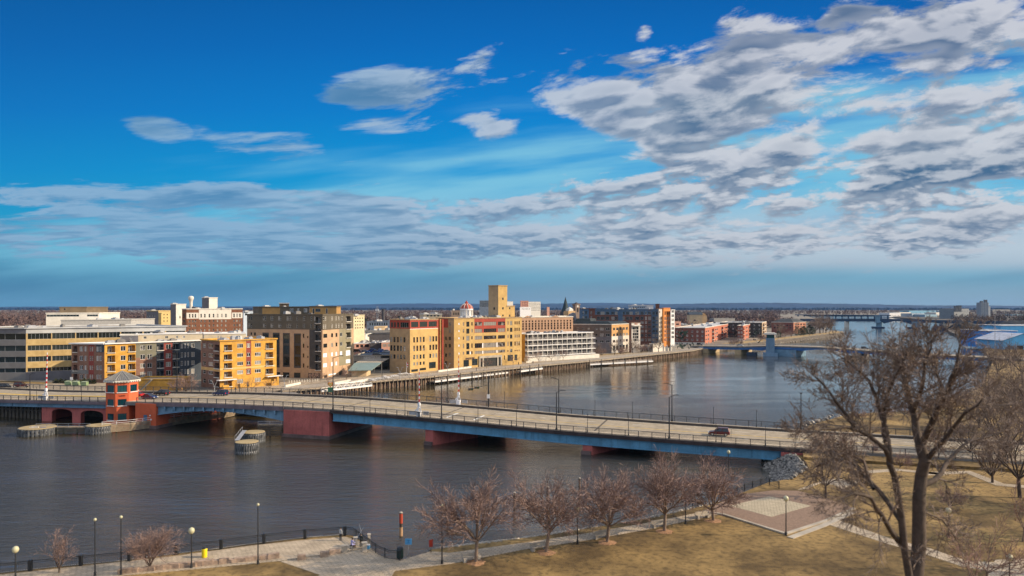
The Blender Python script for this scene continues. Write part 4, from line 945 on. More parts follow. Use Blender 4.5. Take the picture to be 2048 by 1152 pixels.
 for px, w, m, nm in ((877.5, .75, m_r, 'pilaster'), (880.5, .6, m_y, 'pilaster'), (884, .35, m_r, 'downpipe')):
  c = atD(px, 345.5); b = MB(); b.ob(c, w, .6, 2.5, zat(638.5, 345), math.atan2(.8, .6)); b.build(nm, m, B.o)
 # tower
 cT = atD(996.5, 384); RT = along(cT, (.74, .67), 1014.5); LT = along(cT, (-.67, .74), 977); RT = along(cT, (.74, .67), 1014.5)
 T = Bld('warehouse_tower', 'tall plain yellow elevator tower on the roof of the warehouse', 'tower', LT, cT, RT, z2 - 2, zat(570.5, 384), [m_y, m_t], cop=m_t, roof=M_roofd)
 T.face('R', extra=[(X(1402), X(1416), Y(208), Y(230), 'plain'), (X(1402), X(1416), Y(297), Y(318), 'plain'), (X(1402), X(1416), Y(365), Y(382), 'plain')])
 T.face('L', extra=[(X(1322), X(1336), Y(297), Y(320), 'plain'), (X(1322), X(1336), Y(366), Y(384), 'plain')], mw=1); T.finish(0)
 c = atD(1013.5, 388); b_ = along(c, (.74, .67), 1029.5)
 T = Bld('warehouse_annex', 'lower yellow annex joined to the right side of the tower', 'building', (c[0] - 3, c[1] + 6), c, b_, z2 - 2, zat(611.5, 388), [m_y], cop=m_t, roof=M_roofl)
 T.face('R', extra=[(X(1466), X(1478), Y(297), Y(316), 'plain'), (X(1466), X(1478), Y(365), Y(382), 'plain')]); T.finish(0)
 # rooftop plant
 c = atD(848, 368); b_ = along(c, (1, .1), 884)
 T = Bld('rooftop_plant', 'cream rooftop plant house with louvres behind the red-banded wing', 'building', (c[0] - 3, c[1] + 6), c, b_, z1 - 1, zat(628, 368), [m_cream], cop=M_trim); T.face('R', cols=seq(852, 880, 4, 4), rows=[(630, 633)], style='plain'); T.finish(3)
warehouse()

# 5 parking garage, balcony building and the mansard-roofed block
def midtown():
 X = lambda x: 1020 + x / 5.689
 Y = lambda y: 580 + y / 5.689
 D = 425; c = atD(1043, D); b = along(c, (.80, .60), 1146); m_p = mat('peach_concrete', (.44, .27, .17), .85, .1, .5)
 G = Bld('parking_garage', 'peach parking garage with two small gables, behind the white balcony building', 'building', (c[0] - 1, c[1] + 30), c, b, 3.5, zat(Y(308), D), [m_p, mat('garage_dark', (.03, .025, .02), .9, .1)], cop=M_trim, roof=M_conc)
 cols = [(X(x), X(x + 17)) for x in range(140, 690, 36)]
 G.face('R', cols=cols, rows=[(Y(348), Y(366)), (Y(376), Y(398)), (Y(402), Y(425)), (Y(430), Y(455))], style='plain', dep=.5, rp=1048); G.finish(3)
 for xa in (202, 518):
  b_ = MB(); pa, pb, pm = [along((c[0] + .2, c[1] - .3), (.80, .60), X(xa + k_)) for k_ in (-42, 42, 0)]; z0, z2 = zat(Y(310), D), zat(Y(292), D)
  b_.add([(*pa, z0), (*pb, z0), (*pm, z2), (pa[0], pa[1] + 2, z0), (pb[0], pb[1] + 2, z0), (pm[0], pm[1] + 2, z2)], [(0, 1, 2), (3, 5, 4), (0, 2, 5, 3), (2, 1, 4, 5)]); b_.build('gable', m_p, G.o)
 # white balcony building: open white frame, four storeys
 d = nrm((.80, .60)); C0 = atD(1050, 398); R0 = along(C0, d, 1186.5); L0 = (C0[0] - 8, C0[1] + 10); zt = zat(668, 398)
 m_dk = mat('loggia_grey', (.17, .155, .15), .85, .15, .6)
 B = Bld('balcony_building', 'white-framed apartment building with long open balconies facing the river', 'building', L0, C0, R0, 3.5, zt, [m_dk, M_trim, mat('mustard', (.50, .28, .04), .8, .1)], roof=M_roofg, cop=M_white)
 rows = [(Y(500), Y(545)), (Y(585), Y(625)), (Y(645), Y(685)), (Y(705), Y(735))]
 n = 13; xs = [X(180 + (905 - 180) * i / n) for i in range(n + 1)]
 ys = [676.0, 689.0, 700.5, 711.0]
 B.face('R', cols=[(xs[i] + 1.2, xs[i + 1] - 1.2) for i in range(n)], rows=[(y - 6.2, y + 1.8) for y in ys], style='blue', nx=3, ny=1, zones=[(1040, 1200, 715, 760, 1)], rp=1052)
 B.face('L', mw=2)
 dd, nn = d, (d[1], -d[0]); an = math.atan2(d[1], d[0]); Lr = math.dist(C0, R0); Dd = C0[1]
 zs = [zat(y, Dd) for y in (668.5, 680.5, 691.5, 702.5, 713)]
 A = lambda u, off, z: (C0[0] + dd[0] * u + nn[0] * off, C0[1] + dd[1] * u + nn[1] * off, z)
 for k, z in enumerate(zs):
  b_ = MB(); b_.prism([A(0, 2.0, 0)[:2], A(Lr - (0 if k else 3), 2.0, 0)[:2], A(Lr - (0 if k else 3), .01, 0)[:2], A(0, .01, 0)[:2]], z - .20, z + .20); b_.build('balcony_slab', M_white, B.o)
 for i in range(n + 1):
  u = u_at(C0, R0, xs[i]); b_ = MB(); q = A(u, 1.8, 0); b_.ob(q[:2], .14, .14, zs[4], zs[0], an); b_.build('column', M_trim, B.o)
 b_ = MB()
 for z in zs[1:]:
  for h in (.6, 1.1): b_.bar(A(.3, 1.95, z + .2 + h), A(Lr - .3, 1.95, z + .2 + h), .06, .06)
 b_.build('balcony_rail', M_steel, B.o)
 b_ = MB(); b_.prism([A(-1, 3.2, 0)[:2], A(Lr + 2, 3.2, 0)[:2], A(Lr + 2, .4, 0)[:2], A(-1, .4, 0)[:2]], 2.6, zs[4] - .6); o = b_.build('base_wall', M_trim, B.o)
 B.finish(16, seed=8)
 # brick-and-cream block with mansard roofs
 m_bk = mat('tan_brick', (.58, .33, .13), .85, .12, .5); m_bd = mat('shaded_tan_brick', (.14, .11, .09), .85, .15, .6); m_wh = mat('pale_stone', (.68, .62, .54), .85, .06, .5)
 dR = nrm((.62, .785)); C1 = atD(1223.3, 468); R1 = along(C1, dR, 1258); L1 = along(C1, (-.985, .17), 1098); z1 = zat(648.5, 468)
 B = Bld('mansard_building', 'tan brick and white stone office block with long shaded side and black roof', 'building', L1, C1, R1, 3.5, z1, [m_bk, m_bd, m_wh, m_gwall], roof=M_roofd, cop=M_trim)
 Xz = lambda x: 1180 + x / 9.6
 Yz = lambda y: 600 + y / 9.6
 cols = [(Xz(x), Xz(x + 40)) for x in (442, 503, 567, 628, 686)]
 B.face('R', cols=cols, rows=[(Yz(535), Yz(585)), (Yz(650), Yz(700)), (Yz(770), Yz(820), 'red'), (Yz(880), Yz(965), 'shop')], style='single', zones=[(1200, 1300, Yz(698), Yz(760), 2), (1200, 1300, Yz(760), 760, 2)])
 ex = [(X(a), X(b), Y(yt), Y(yb), 'white', 2, 1) for (a, b) in ((1024, 1064), (1090, 1136)) for yt, yb in ((432, 458), (497, 528), (570, 600))] + [(X(a), X(a + 24), Y(432), Y(452), 'single') for a in (615, 760, 820, 885, 975, 470, 530)] + [(X(975), X(992), Y(500), Y(522), 'plain'), (X(975), X(992), Y(568), Y(592), 'plain')]
 B.face('L', extra=ex, mw=1, zones=[(1000, 1230, Y(534), Y(572), 3), (1000, 1230, Y(572), 760, 3)]); B.finish(3)  # left side in darker wall colours, its shade put into them
 m_mr = mat('black_shingle', (.012, .022, .028), .6, .3, .6)
 b_ = MB(); over = .6
 a, c_, e_ = L1, C1, R1; zt = z1
 def frus(P, z0, z1_, ins):
  cx, cy = sum(p[0] for p in P) / 4, sum(p[1] for p in P) / 4; Q = []
  for p in P: l = math.hypot(cx - p[0], cy - p[1]); Q.append((p[0] + (cx - p[0]) * ins / l, p[1] + (cy - p[1]) * ins / l))
  vs = [(*p, z0) for p in P] + [(*p, z1_) for p in Q]; b_.add(vs, [(i, (i + 1) % 4, (i + 1) % 4 + 4, i + 4) for i in range(4)] + [(4, 5, 6, 7)])
 Bk = (L1[0] + R1[0] - C1[0], L1[1] + R1[1] - C1[1])
 frus([L1, C1, R1, Bk], z1 + .1, z1 + 1.8, 3.0)
 c2 = atD(1182, 476); l2 = atD(1150, 476); frus([(l2[0], l2[1]), (c2[0], c2[1]), (c2[0] + 5, c2[1] + 10), (l2[0] + 5, l2[1] + 10)], z1 + 1, zat(637, 476), 1.2); b_.build('mansard_roof', m_mr, B.o)
 # round-windowed gable roof behind
 cc, l3 = atD(1155, 480), atD(1136, 480); b_ = MB(); zA, zB = zat(645, 480), zat(629, 480)
 b_.add([(l3[0], l3[1], zA), (cc[0], cc[1], zA), (cc[0] - 1.3, cc[1], zB + 1), (cc[0] - 2, cc[1], zB + .2 + 1), (l3[0] + 1.6, l3[1], zB), (l3[0], l3[1] + 14, zA), (cc[0], cc[1] + 14, zA), (cc[0] - 2, cc[1] + 14, zB + 1.2), (l3[0] + 1.6, l3[1] + 14, zB)],
   [(0, 1, 2, 3, 4), (1, 6, 7, 2), (0, 4, 8, 5), (4, 3, 7, 8)]); G2 = b_.build('gable', mat('slate_grey', (.16, .17, .20), .8, .1), B.o)
 b_ = MB(); q = atD(1146.8, 479.8); b_.tube((q[0], q[1], zat(637.5, 480)), (q[0], q[1] - .15, zat(637.5, 480)), .6, .6, 14); b_.build('round_window', MATS['dark_glass'], B.o)
 # narrow white glazed block with small sign
 c = atD(1263, 474); b2 = along(c, (.9, .43), 1280.5); T = Bld('glazed_block', 'narrow white-framed glazed block with orange sign beside the tan brick building', 'building', along(c, (-.5, .86), 1258), c, b2, 3.5, zat(Yz(430), 474), [m_wh, m_brown], cop=m_brown)
 T.face('R', extra=[(Xz(820 + 38 * i), Xz(856 + 38 * i), Yz(520 + 56 * j), Yz(570 + 56 * j), 'blue', 1, 1) for i in range(3) for j in range(5)]); T.face('L', mw=1); T.finish(0)
 b_ = MB(); ua = ((c[0] + b2[0]) / 2, (c[1] + b2[1]) / 2); b_.ob((ua[0] + .3, ua[1] - .9), 3.2, 1.0, zat(Yz(500), 474), zat(Yz(486), 474), math.atan2(.43, .9)); b_.build('canopy', M_trim, T.o)
 text('lettering', 'Bolt', (ua[0] + .2, ua[1] - .12, zat(Yz(458), 474)), math.atan2(.43, .9), 1.4, mat('letter_orange', (.55, .12, .02), .6, 0), T.o, width=2.1)
 # low stone arcade in front of the blue apartments
 c = atD(1282, 486); b2 = atD(1306, 500); T = Bld('stone_arcade', 'low pale stone wall with columns right of the glazed block', 'wall', (c[0] - 1, c[1] + 5), c, b2, 3.5, 7.2, [m_wh], cop=m_wh); T.face('R', cols=seq(1283, 1305, 5, 2.4), rows=[(697, 703)], style='plain'); T.finish(0)
 # blue-grey and brick apartments with orange and white ends
 Db = 500; c = atD(1318, Db); l = along(c, (-1, .03), 1190); z1 = zat(618.5, Db); m_bl = mat('blue_panel', (.07, .13, .21), .7, .12, .5); m_bk2 = mat('dark_red_brick', (.155, .065, .045), .85, .15, .6)
 r = along(c, (.55, .83), 1325)
 B = Bld('blue_apartments', 'large dark brick and blue-panelled apartment block with many windows', 'building', l, c, r, 3.5, z1, [m_bk2, m_bl, m_gwall], cop=m_bl, roof=M_roofl)
 ex = []
 rowsb = [(Yz(222), Yz(284)), (Yz(318), Yz(385)), (Yz(410), Yz(455)), (Yz(490), Yz(540)), (Yz(572), Yz(622)), (Yz(655), Yz(705)), (Yz(740), Yz(790))]
 for (a, b3, st, nx_) in ((130, 195, 'blue', 3), (205, 280, 'blue', 3), (300, 370, 'blue', 3), (410, 470, 'blue', 3), (480, 530, 'blue', 2), (628, 668, 'blue', 2), (690, 750, 'blue', 3), (760, 820, 'blue', 3), (870, 945, 'blue', 3), (970, 1030, 'blue', 3), (1058, 1092, 'white4', 2), (1115, 1172, 'blue', 3), (1200, 1245, 'blue', 2), (1262, 1305, 'blue', 2)):
  for j, r_ in enumerate(rowsb):
   if a < 790 and j > 1: continue
   if a < 960 and j > 2: continue
   ex.append((Xz(a), Xz(b3), r_[0], r_[1], st, nx_, 1))
 B.face('L', extra=ex, zones=[(1100, 1322, 600, Yz(285), 1), (Xz(540), Xz(630), 600, 640 + 5, 1), (Xz(1180), Xz(1316), 600, 800, 1), (Xz(1110), Xz(1178), 600, Yz(200), 0)]); B.face('R'); B.finish(14, seed=12)
 bl = [(Xz(1330), Xz(1395), y0) for y0 in (Yz(380), Yz(470), Yz(560), Yz(640), Yz(725))]
 for (x0, x1, yt, yb, m, lab, st, cols, rw, dd_) in (
   (1327, 1340, 616, 690, mat('orange_panel', (.72, .25, .045), .7, .08), 'bright orange end tower of the blue apartments, white windows', 'white', [(1329, 1331.5), (1333, 1335.5), (1337, 1339.5)], [(Yz(325 + 82 * k), Yz(385 + 82 * k)) for k in range(6)] + [(Yz(218), Yz(285), 'plain')], 488),
   (1341.5, 1349, 619.5, 689, M_white, 'narrow white end tower right of the orange one', 'white4', [(1343, 1348)], [(Yz(195 + 82 * k), Yz(245 + 82 * k)) for k in range(7)], 490)):
  c = atD(x0, dd_); r2_ = along(c, (.75, .66), x1 + .3)
  T = Bld('apartment_tower', lab, 'building', along(c, (-.8, .6), x0 - (3 if x0 < 1330 else .5)), c, r2_, zat(yb, dd_), zat(yt, dd_), [m], cop=m, roof=M_roofl); T.face('R', cols=cols, rows=rw, style=st); T.mb.prism([T.L, T.C, T.R, T.B], T.z0 - 1.001, T.z0 - .99); T.finish(0)
  b_ = MB()
  for q in (T.C, T.R, ((T.C[0] + T.R[0]) / 2, (T.C[1] + T.R[1]) / 2)): b_.ob((q[0] * .995 + T.B[0] * .005, q[1] * .995 + T.B[1] * .005), .35, .35, 3.2, T.z0, 0)
  b_.build('column', M_trim, T.o)
 c = atD(1318, 497); T = Bld('balcony_tower', 'white balcony strip between the blue panels and the orange tower', 'building', (c[0] - .2, c[1] + 5), c, along(c, (.8, .6), 1326), 3.5, zat(617, 497), [M_trim, m_brown], cop=m_brown); T.face('R', bal=[(1321, 1326, Yz(y), Yz(y + 62), 1.2) for y in (320, 402, 484, 566, 648, 730)], extra=[(1318.5, 1320.5, Yz(y), Yz(y + 40), 'white', 1, 1) for y in (210, 340, 420, 505, 590, 675)]); T.finish(0)
 # ground-floor lobby under the towers
 c = atD(1306, 480); T = Bld('ground_floor_block', 'pale stone ground floor with a sloping ochre bank under the orange tower', 'building', (c[0] - 1, c[1] + 8), c, atD(1346, 496), 3.5, zat(687, 488), [m_wh], cop=m_wh); T.face('R', cols=seq(1330, 1345, 3, 3), rows=[(690, 696)], style='plain'); T.finish(0)
 # white rooftop house and chimney
 c = atD(1262, 520); T = Bld('rooftop_plant', 'pale blue and white rooftop plant house above the blue apartments', 'building', (c[0] - .3, c[1] + 10), c, atD(1306.5, 520), z1 - 2, zat(610.5, 520), [mat('plant_blue', (.40, .47, .55), .7, .08), M_white], cop=M_white, roof=M_roofl)
 T.face('R', cols=seq(1265, 1290, 7, 2), rows=[(613.5, 616)], style='plain', zones=[(1293, 1310, 600, 640, 1)]); T.finish(2)
 b_ = MB(); p = atD(1315, 512); b_.ob(p, 1.2, 1.2, z1 - 1, zat(607.5, 512)); tag(b_.build('chimney', m_bk2, None, loc=(p[0], p[1], z1)), 'square dark chimney on the blue apartments roof', 'chimney')
 c = atD(1163, 530); T = Bld('blue_apartments', 'separate blue and maroon wing left of the long blue apartment block', 'building', (c[0] - .3, c[1] + 14), c, atD(1192, 530), 3.5, zat(617, 530), [m_bl, m_bk2], cop=m_bk2); T.face('R', cols=[(1165, 1168.5), (1170.5, 1174), (1181, 1184)], rows=[(622, 629), (632, 637)], style='blue', zones=[(1178, 1195, 600, 660, 1)]); T.finish(1)
midtown()

# 6 red-brick riverside condos beyond the orange tower
def condos():
 Xe = lambda x: 1340 + x / 10.24
 Ye = lambda y: 640 + y / 10.24
 m_b = mat('condo_brick', (.47, .16, .09), .85, .14, .6); m_w = mat('condo_stone', (.68, .62, .53), .85, .06); m_bd = mat('condo_brick_shaded', (.20, .075, .055), .85, .14, .6)  # darker brick puts the shade of the left sides into the colour
 def condo(pl, pc, pr, yt, D, dR, lab, colsR, balR, ty, base=None, seedn=1, lw=True, wm=None):
  c = atD(pc, D); r = along(c, dR, pr); l = along(c, (-.97, .24), pl)
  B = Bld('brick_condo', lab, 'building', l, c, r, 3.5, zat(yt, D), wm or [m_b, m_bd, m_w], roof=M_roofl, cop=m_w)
  rows = [ty(k) for k in range(4)]
  B.face('R', cols=colsR, rows=rows, style='white', zones=[(1300, 1700, rows[3][0] - 1.2, 760, 2)], bal=[(a, b, r_[0] - 1.2, r_[1] + 1.8, 1.5) for a, b in balR for r_ in rows])
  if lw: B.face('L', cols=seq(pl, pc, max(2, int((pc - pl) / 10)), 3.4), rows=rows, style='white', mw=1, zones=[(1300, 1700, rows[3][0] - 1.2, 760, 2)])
  B.finish(9, seed=seedn); return B
 D = 575
 ty = lambda k: (Ye(222 + 84 * k), Ye(262 + 84 * k))
 condo(1349, 1410, 1475, 655.5, D, nrm((.40, .915)), 'long red brick condo building with cream balconies, nearest the second bridge', [(Xe(a), Xe(a + 22)) for a in (732, 775, 920, 955, 1110, 1145, 1225)], [(Xe(858), Xe(902)), (Xe(1050), Xe(1090)), (Xe(1175), Xe(1212)), (Xe(1285), Xe(1325))], ty, seedn=3)
 condo(1475, 1486, 1500, 651, 640, nrm((.40, .915)), 'second, smaller red brick condo with stacked balconies', [(Xe(1555), Xe(1572)), (Xe(1578), Xe(1592))], [(Xe(1500), Xe(1522)), (Xe(1612), Xe(1640))], lambda k: (Ye(160 + 78 * k) + 0, Ye(200 + 78 * k)), seedn=5)
 condo(1440, 1524, 1533, 645, 700, nrm((.4, .915)), 'long dark brown apartment building behind the brick condos', [(1530, 1532)], [(1525, 1529)], lambda k: (649 + 7.5 * k, 652 + 7.5 * k), seedn=7, wm=[mat('dun_brick', (.50, .36, .24), .85, .1), mat('umber_wall', (.055, .05, .045), .85, .15), mat('umber_base', (.10, .09, .08), .85, .1)])
 Xf = lambda x: 1330 + x / 5.535
 Yf = lambda y: 580 + y / 5.535
 c = atD(1587, 800); r = along(c, (.72, .69), 1612); l = along(c, (-.9, .43), 1543)
 B = Bld('brick_office', 'low dark and salmon brick building with hipped dark roof on the river bend', 'building', l, c, r, 3.5, zat(644.5, 800), [mat('salmon_brick', (.52, .24, .15), .85, .1), m_bd, m_w], roof=M_roofd)
 B.face('R', cols=seq(1588, 1611, 4, 3.4), rows=[(648, 650.5), (653, 655.5)], style='dark'); B.face('L', cols=seq(1546, 1584, 6, 3.4), rows=[(649.5, 652), (654.5, 657)], style='dark', mw=1); B.finish(2)
 b = MB(); P = [B.L, B.C, B.R, B.B]; cx, cy = sum(p[0] for p in P) / 4, sum(p[1] for p in P) / 4
 Q = [(p[0] + (cx - p[0]) * .55, p[1] + (cy - p[1]) * .55) for p in P]; z = B.z1
 b.add([(*p, z) for p in P] + [(*p, z + 3.6) for p in Q], [(i, (i + 1) % 4, (i + 1) % 4 + 4, i + 4) for i in range(4)] + [(4, 5, 6, 7)]); b.build('hip_roof', M_roofd, B.o)
condos()
# ---------------------------------------------------------------- simple blocks in the distance
def fb(name, label, pa, pb, yt, D, m, z0=3.5, depth=None, cols=(), rows=(), style='plain', zones=(), ms=(), cat='building', roof=None, slope=.55, units=0, nx=None, group=None, cop=None):
 a = atD(pa, D); b = along(a, (1, slope), pb); dp = depth or max(8, (b[0] - a[0]) * .6)
 B = Bld(name, label, cat, (a[0] - .3, a[1] + dp), a, b, z0, zat(yt, D), [m] + list(ms), roof=roof or M_roofg, cop=cop or m, group=group)
 B.face('R', cols=cols, rows=rows, style=style, zones=zones, rp=pa, nx=nx); B.finish(units, seed=int(pa)); return B
def downtown():
 m_pk = mat('salmon_wall', (.55, .30, .22), .85, .1); m_dk = mat('dark_wall', (.07, .065, .07), .85, .2, .3); m_gy = mat('mid_grey_wall', (.24, .23, .22), .85, .15); m_yw = mat('sand_wall', (.60, .44, .26), .85, .1); m_bg = mat('blue_grey_wall', (.10, .13, .18), .8, .15)
 fb('low_shop', 'low salmon building with three brown doors, left part of the row behind the parking deck', 708.5, 740, 686.5, 430, m_pk, cols=[(712, 718), (720.5, 726.5), (729, 738)], rows=[(689.5, 695)], style='red', depth=30, cop=M_white, units=9)
 fb('low_shop', 'low dark building between the two salmon ones behind the parking deck', 740.5, 762, 686.8, 428, m_dk, depth=30, units=7)
 fb('low_shop', 'low salmon building with brown doors nearest the red-banded warehouse wing', 763, 790, 684, 426, m_pk, cols=[(765, 773), (775, 783)], rows=[(688, 694)], style='red', depth=30, cop=M_white, units=8)
 fb('low_building', 'long grey building with dark strip windows beyond the low shops', 707, 785, 661.5, 500, m_gy, cols=seq(712, 735, 5, 3), rows=[(665, 667.5)], depth=30, units=8)
 B = fb('gabled_building', 'dark-roofed low hall with a gable, behind the low shops', 728, 785, 668.5, 470, m_dk, depth=24, roof=M_roofd)
 b = MB(); p, q = atD(728, 466), atD(737, 466); z0, z1 = zat(673, 466), zat(665, 466); b.add([(*p, z0), (*q, z0), ((p[0] + q[0]) / 2, p[1], z1), (p[0], p[1] + 18, z0), (q[0], q[1] + 18, z0), ((p[0] + q[0]) / 2, p[1] + 18, z1)], [(0, 1, 2), (0, 2, 5, 3), (1, 4, 5, 2)]); b.build('gable', M_roofd, B.o)
 fb('dark_block', 'dark blue-grey block behind the small cream one', 733, 782, 643, 560, m_bg, depth=30, units=6, cols=seq(738, 776, 8, 2.2), rows=[(646, 651)])
 fb('yellow_house', 'small sunlit sand-coloured box among the dark roofs beyond the low shops', 748, 769, 653.5, 520, m_yw, depth=14)
 fb('white_roof', 'long pale-roofed shed beyond the low shops', 707, 731, 669, 455, M_trim, depth=20, roof=M_roofl)
 o = thing('chimney', 'thin dark brick chimney standing between trees above the dark blocks', 'chimney', (*atD(766.5, 620), 3.5)); b = MB(); p = atD(766.5, 620); b.lathe((p[0], p[1], 0), [(1.6, 3), (1.2, zat(619.5, 620)), (1.5, zat(619.3, 620)), (1.5, zat(618.5, 620))], 12); b.build('stack', m_dk, o)
 o = thing('radio_mast', 'thin lattice mast with white dishes left of the chimney', 'mast', (*atD(754.5, 700), 3.5)); b = MB(); p = atD(754.5, 700)
 for dx in (-1.2, 0, 1.2): b.tube((p[0] + dx, p[1], 3), (p[0] + dx * .6, p[1], zat(612, 700)), .22, .12, 5)
 for k in range(5): b.bar((p[0] - 1.3, p[1], 8 + 6 * k), (p[0] + 1.3, p[1], 8 + 6 * k), .2)
 for k in range(3): b.ob((p[0] - 1 + k, p[1] - .6), .6, .3, zat(622, 700), zat(618, 700), 0, 1)
 b.build('lattice', [M_steel, M_white], o)
 # parking deck with cars and sign wall
 Ld, Cd, Rd = atD(700, 362), atD(707, 342), atD(779.5, 348)
 B = Bld('parking_deck', 'two-level concrete parking deck with white lettering, between brown block and warehouse', 'parking deck', (Cd[0] - .5, Cd[1] + 34), Cd, Rd, 3.5, zat(711.5, 342), [M_conc, mat('deck_dark', (.02, .022, .022), .9, .1), m_yw], cop=M_conc, roof=mat('deck_top', (.075, .095, .125), .9, .2))
 B.face('R', extra=[(709, 776, 722.5, 727, 'plain', 1, 1), (709, 776, 735, 744, 'plain', 1, 1)], zones=[(760, 790, 600, 760, 1)], dep=.6); B.finish(0)
 ang = math.atan2(Rd[1] - Cd[1], Rd[0] - Cd[0]); xl = along(Cd, (Rd[0] - Cd[0], Rd[1] - Cd[1]), 743)
 text('lettering', 'HAGEMEISTER PARK', (xl[0], xl[1] - .12, zat(716, 342)), ang, 1.5, M_white, B.o, width=9.2)
 b = MB(); x2 = along(Cd, (Rd[0] - Cd[0], Rd[1] - Cd[1]), 722)
 for sgn in (-1, 1):
  for k in range(5): a_ = R(-60 + 24 * k); b.bar((x2[0] + sgn * (.55 + .45 * math.cos(a_)), x2[1] - .12, zat(716, 342) + .9 * math.sin(a_)), (x2[0] + sgn * (.55 + .45 * math.cos(a_ + R(24))), x2[1] - .12, zat(716, 342) + .9 * math.sin(a_ + R(24))), .22, .1)
 b.build('emblem', m_dk, B.o)
 # stone entrance wall and awning roof
 c = atD(706, 318); q = atD(716, 320)
 o = thing('park_shelter', 'low shelter with green metal roof beside the cream tower foot', 'shelter', (*c, 3.5))
 p0, p1 = atD(703, 312), atD(733, 314)
 b = MB(); b.prism([p0, p1, (p1[0], p1[1] + 9), (p0[0], p0[1] + 9)], 3, 6.2); b.build('wall', m_yw, o)
 b = MB(); z = 6.2; P = [(p0[0] - 1, p0[1] - 2), (p1[0] + 2.5, p1[1] - 2), (p1[0] + 4.5, p1[1] + 11), (p0[0] - 1, p0[1] + 11)]; b.add([(P[0][0], P[0][1], z), (P[1][0], P[1][1], z), (P[2][0], P[2][1], z + 2.2), (P[3][0], P[3][1], z + 2.2)] + [(P[0][0], P[0][1], z + .3), (P[1][0], P[1][1], z + .3), (P[2][0], P[2][1], z + 2.5), (P[3][0], P[3][1], z + 2.5)], [(0, 1, 5, 4), (1, 2, 6, 5), (2, 3, 7, 6), (3, 0, 4, 7), (4, 5, 6, 7), (3, 2, 1, 0)]); b.build('roof', mat('green_roof', (.20, .27, .25), .5, .1, .5), o)
 o = thing('striped_canopy', 'open striped canopy on posts behind the green-roofed shelter', 'canopy', (*atD(735, 328), 3.5)); b = MB()
 p0, p1 = atD(712, 326), atD(764, 330)
 for i in range(14):
  f = i / 13; x = p0[0] + (p1[0] - p0[0]) * f; b.bar((x, p0[1], 8.6), (x + 2.0, p0[1] + 9, 9.6), .5, .12)
 for e in (0, 9): b.bar((p0[0] + e * .2, p0[1] + e, 8.5 + e * .11), (p1[0] + e * .2, p1[1] + e, 8.5 + e * .11), .25, .3)
 b.build('roof', M_conc, o)
 for px in (715, 735, 749, 763):
  b = MB(); q = atD(px, 328); b.tube((*q, 3.4), (*q, 8.6), .15, .15, 6); b.build('post', M_concd, o)
 # courthouse with red dome
 D = 560; p = atD(933, D); z = lambda y: zat(y, D); o = thing('domed_courthouse', 'white-columned courthouse drum with ribbed red dome behind the warehouse', 'courthouse', (*p, 3.5))
 b = MB(); b.ob(p, 9, 9, 3, z(636), .2); b.build('wall', M_trim, o)
 b = MB(); b.lathe((p[0], p[1], 0), [(5.0, z(637)), (5.0, z(632)), (4.4, z(631)), (4.4, z(621)), (5.1, z(620)), (5.1, z(617.5))], 20); b.build('drum', M_white, o)
 b = MB()
 for i in range(12): a_ = i * math.pi / 6; b.tube((p[0] + 4.8 * math.cos(a_), p[1] + 4.8 * math.sin(a_), z(632)), (p[0] + 4.8 * math.cos(a_), p[1] + 4.8 * math.sin(a_), z(620)), .35, .35, 6)
 b.build('colonnade', M_trim, o)
 b = MB(); b.lathe((p[0], p[1], 0), [(5.0, z(617.5)), (4.8, z(615)), (4.0, z(611.5)), (2.7, z(609)), (1.6, z(607.5)), (1.2, z(606.5)), (1.2, z(604.5)), (.7, z(603.6)), (.15, z(600.8))], 20)
 for i in range(10):
  a_ = i * math.pi / 5; pr = None
  for r_, y in ((5.0, 617.5), (4.8, 615), (4.0, 611.5), (2.7, 609), (1.6, 607.5)):
   c = (p[0] + (r_ + .1) * math.cos(a_), p[1] + (r_ + .1) * math.sin(a_), z(y))
   if pr: b.bar(pr, c, .35, .35, 1)
   pr = c
 b.build('dome', [mat('dome_red', (.42, .07, .04), .6, .15, .5), M_trim], o)
 fb('stone_block', 'brown stone church-like block left of the red dome', 903, 921, 621, 580, mat('umber_stone', (.20, .15, .12), .9, .15), units=2, cols=seq(905, 919, 4, 2), rows=[(625, 630)])
 fb('far_office', 'distant blue-grey office block just left of the warehouse tower', 959, 980, 601, 1350, m_bg, cols=[(960, 979)], rows=[(603, 605), (607, 609), (611, 613)], style='ribbon')
 fb('far_office', 'distant pale block just right of the warehouse tower', 1014, 1026, 603, 1380, M_trim)
 fb('far_hospital', 'distant brick and white slab block on the horizon right of the warehouse', 1041, 1057, 601.5, 1300, mat('hospital_brick', (.45, .22, .16), .85, .1), cols=seq(1044, 1056, 4, 1.3), rows=rws(603, 620, 5, 1.5))
 fb('far_hospital', 'distant white slab attached right of the brick one on the horizon', 1057, 1081, 603.5, 1310, M_trim, cols=seq(1058, 1080, 9, 1.1), rows=rws(605, 622, 6, 1.4))
 fb('far_shed', 'distant flat white building in front of the horizon slab blocks', 1040, 1062, 614, 1250, M_white, cols=seq(1043, 1060, 6, 1.2), rows=[(617, 619)])
 fb('far_shed', 'tiny peach cube building among distant trees right of the slab blocks', 1094, 1099, 614, 1200, m_pk)
 # churches
 D = 620; p = atD(1131, D); z = lambda y: zat(y, D); o = thing('church', 'church with sharp dark green spire above the parking garage', 'church', (*p, 3.5))
 b = MB(); b.ob(p, 3.6, 3.6, 3, z(624), .3); b.build('tower', m_dk, o)
 b = MB(); b.lathe((p[0], p[1], 0), [(3.9, z(624)), (2.3, z(614)), (1.1, z(603)), (.06, z(593.5))], 8); b.build('spire', mat('copper_dark', (.015, .035, .045), .6, .2), o)
 q = atD(1139, 590); b = MB(); b.ob(q, 3.6, 3, 3, zat(622, 590), .6); b.build('wall', mat('church_tan', (.55, .36, .18), .85, .12), o)
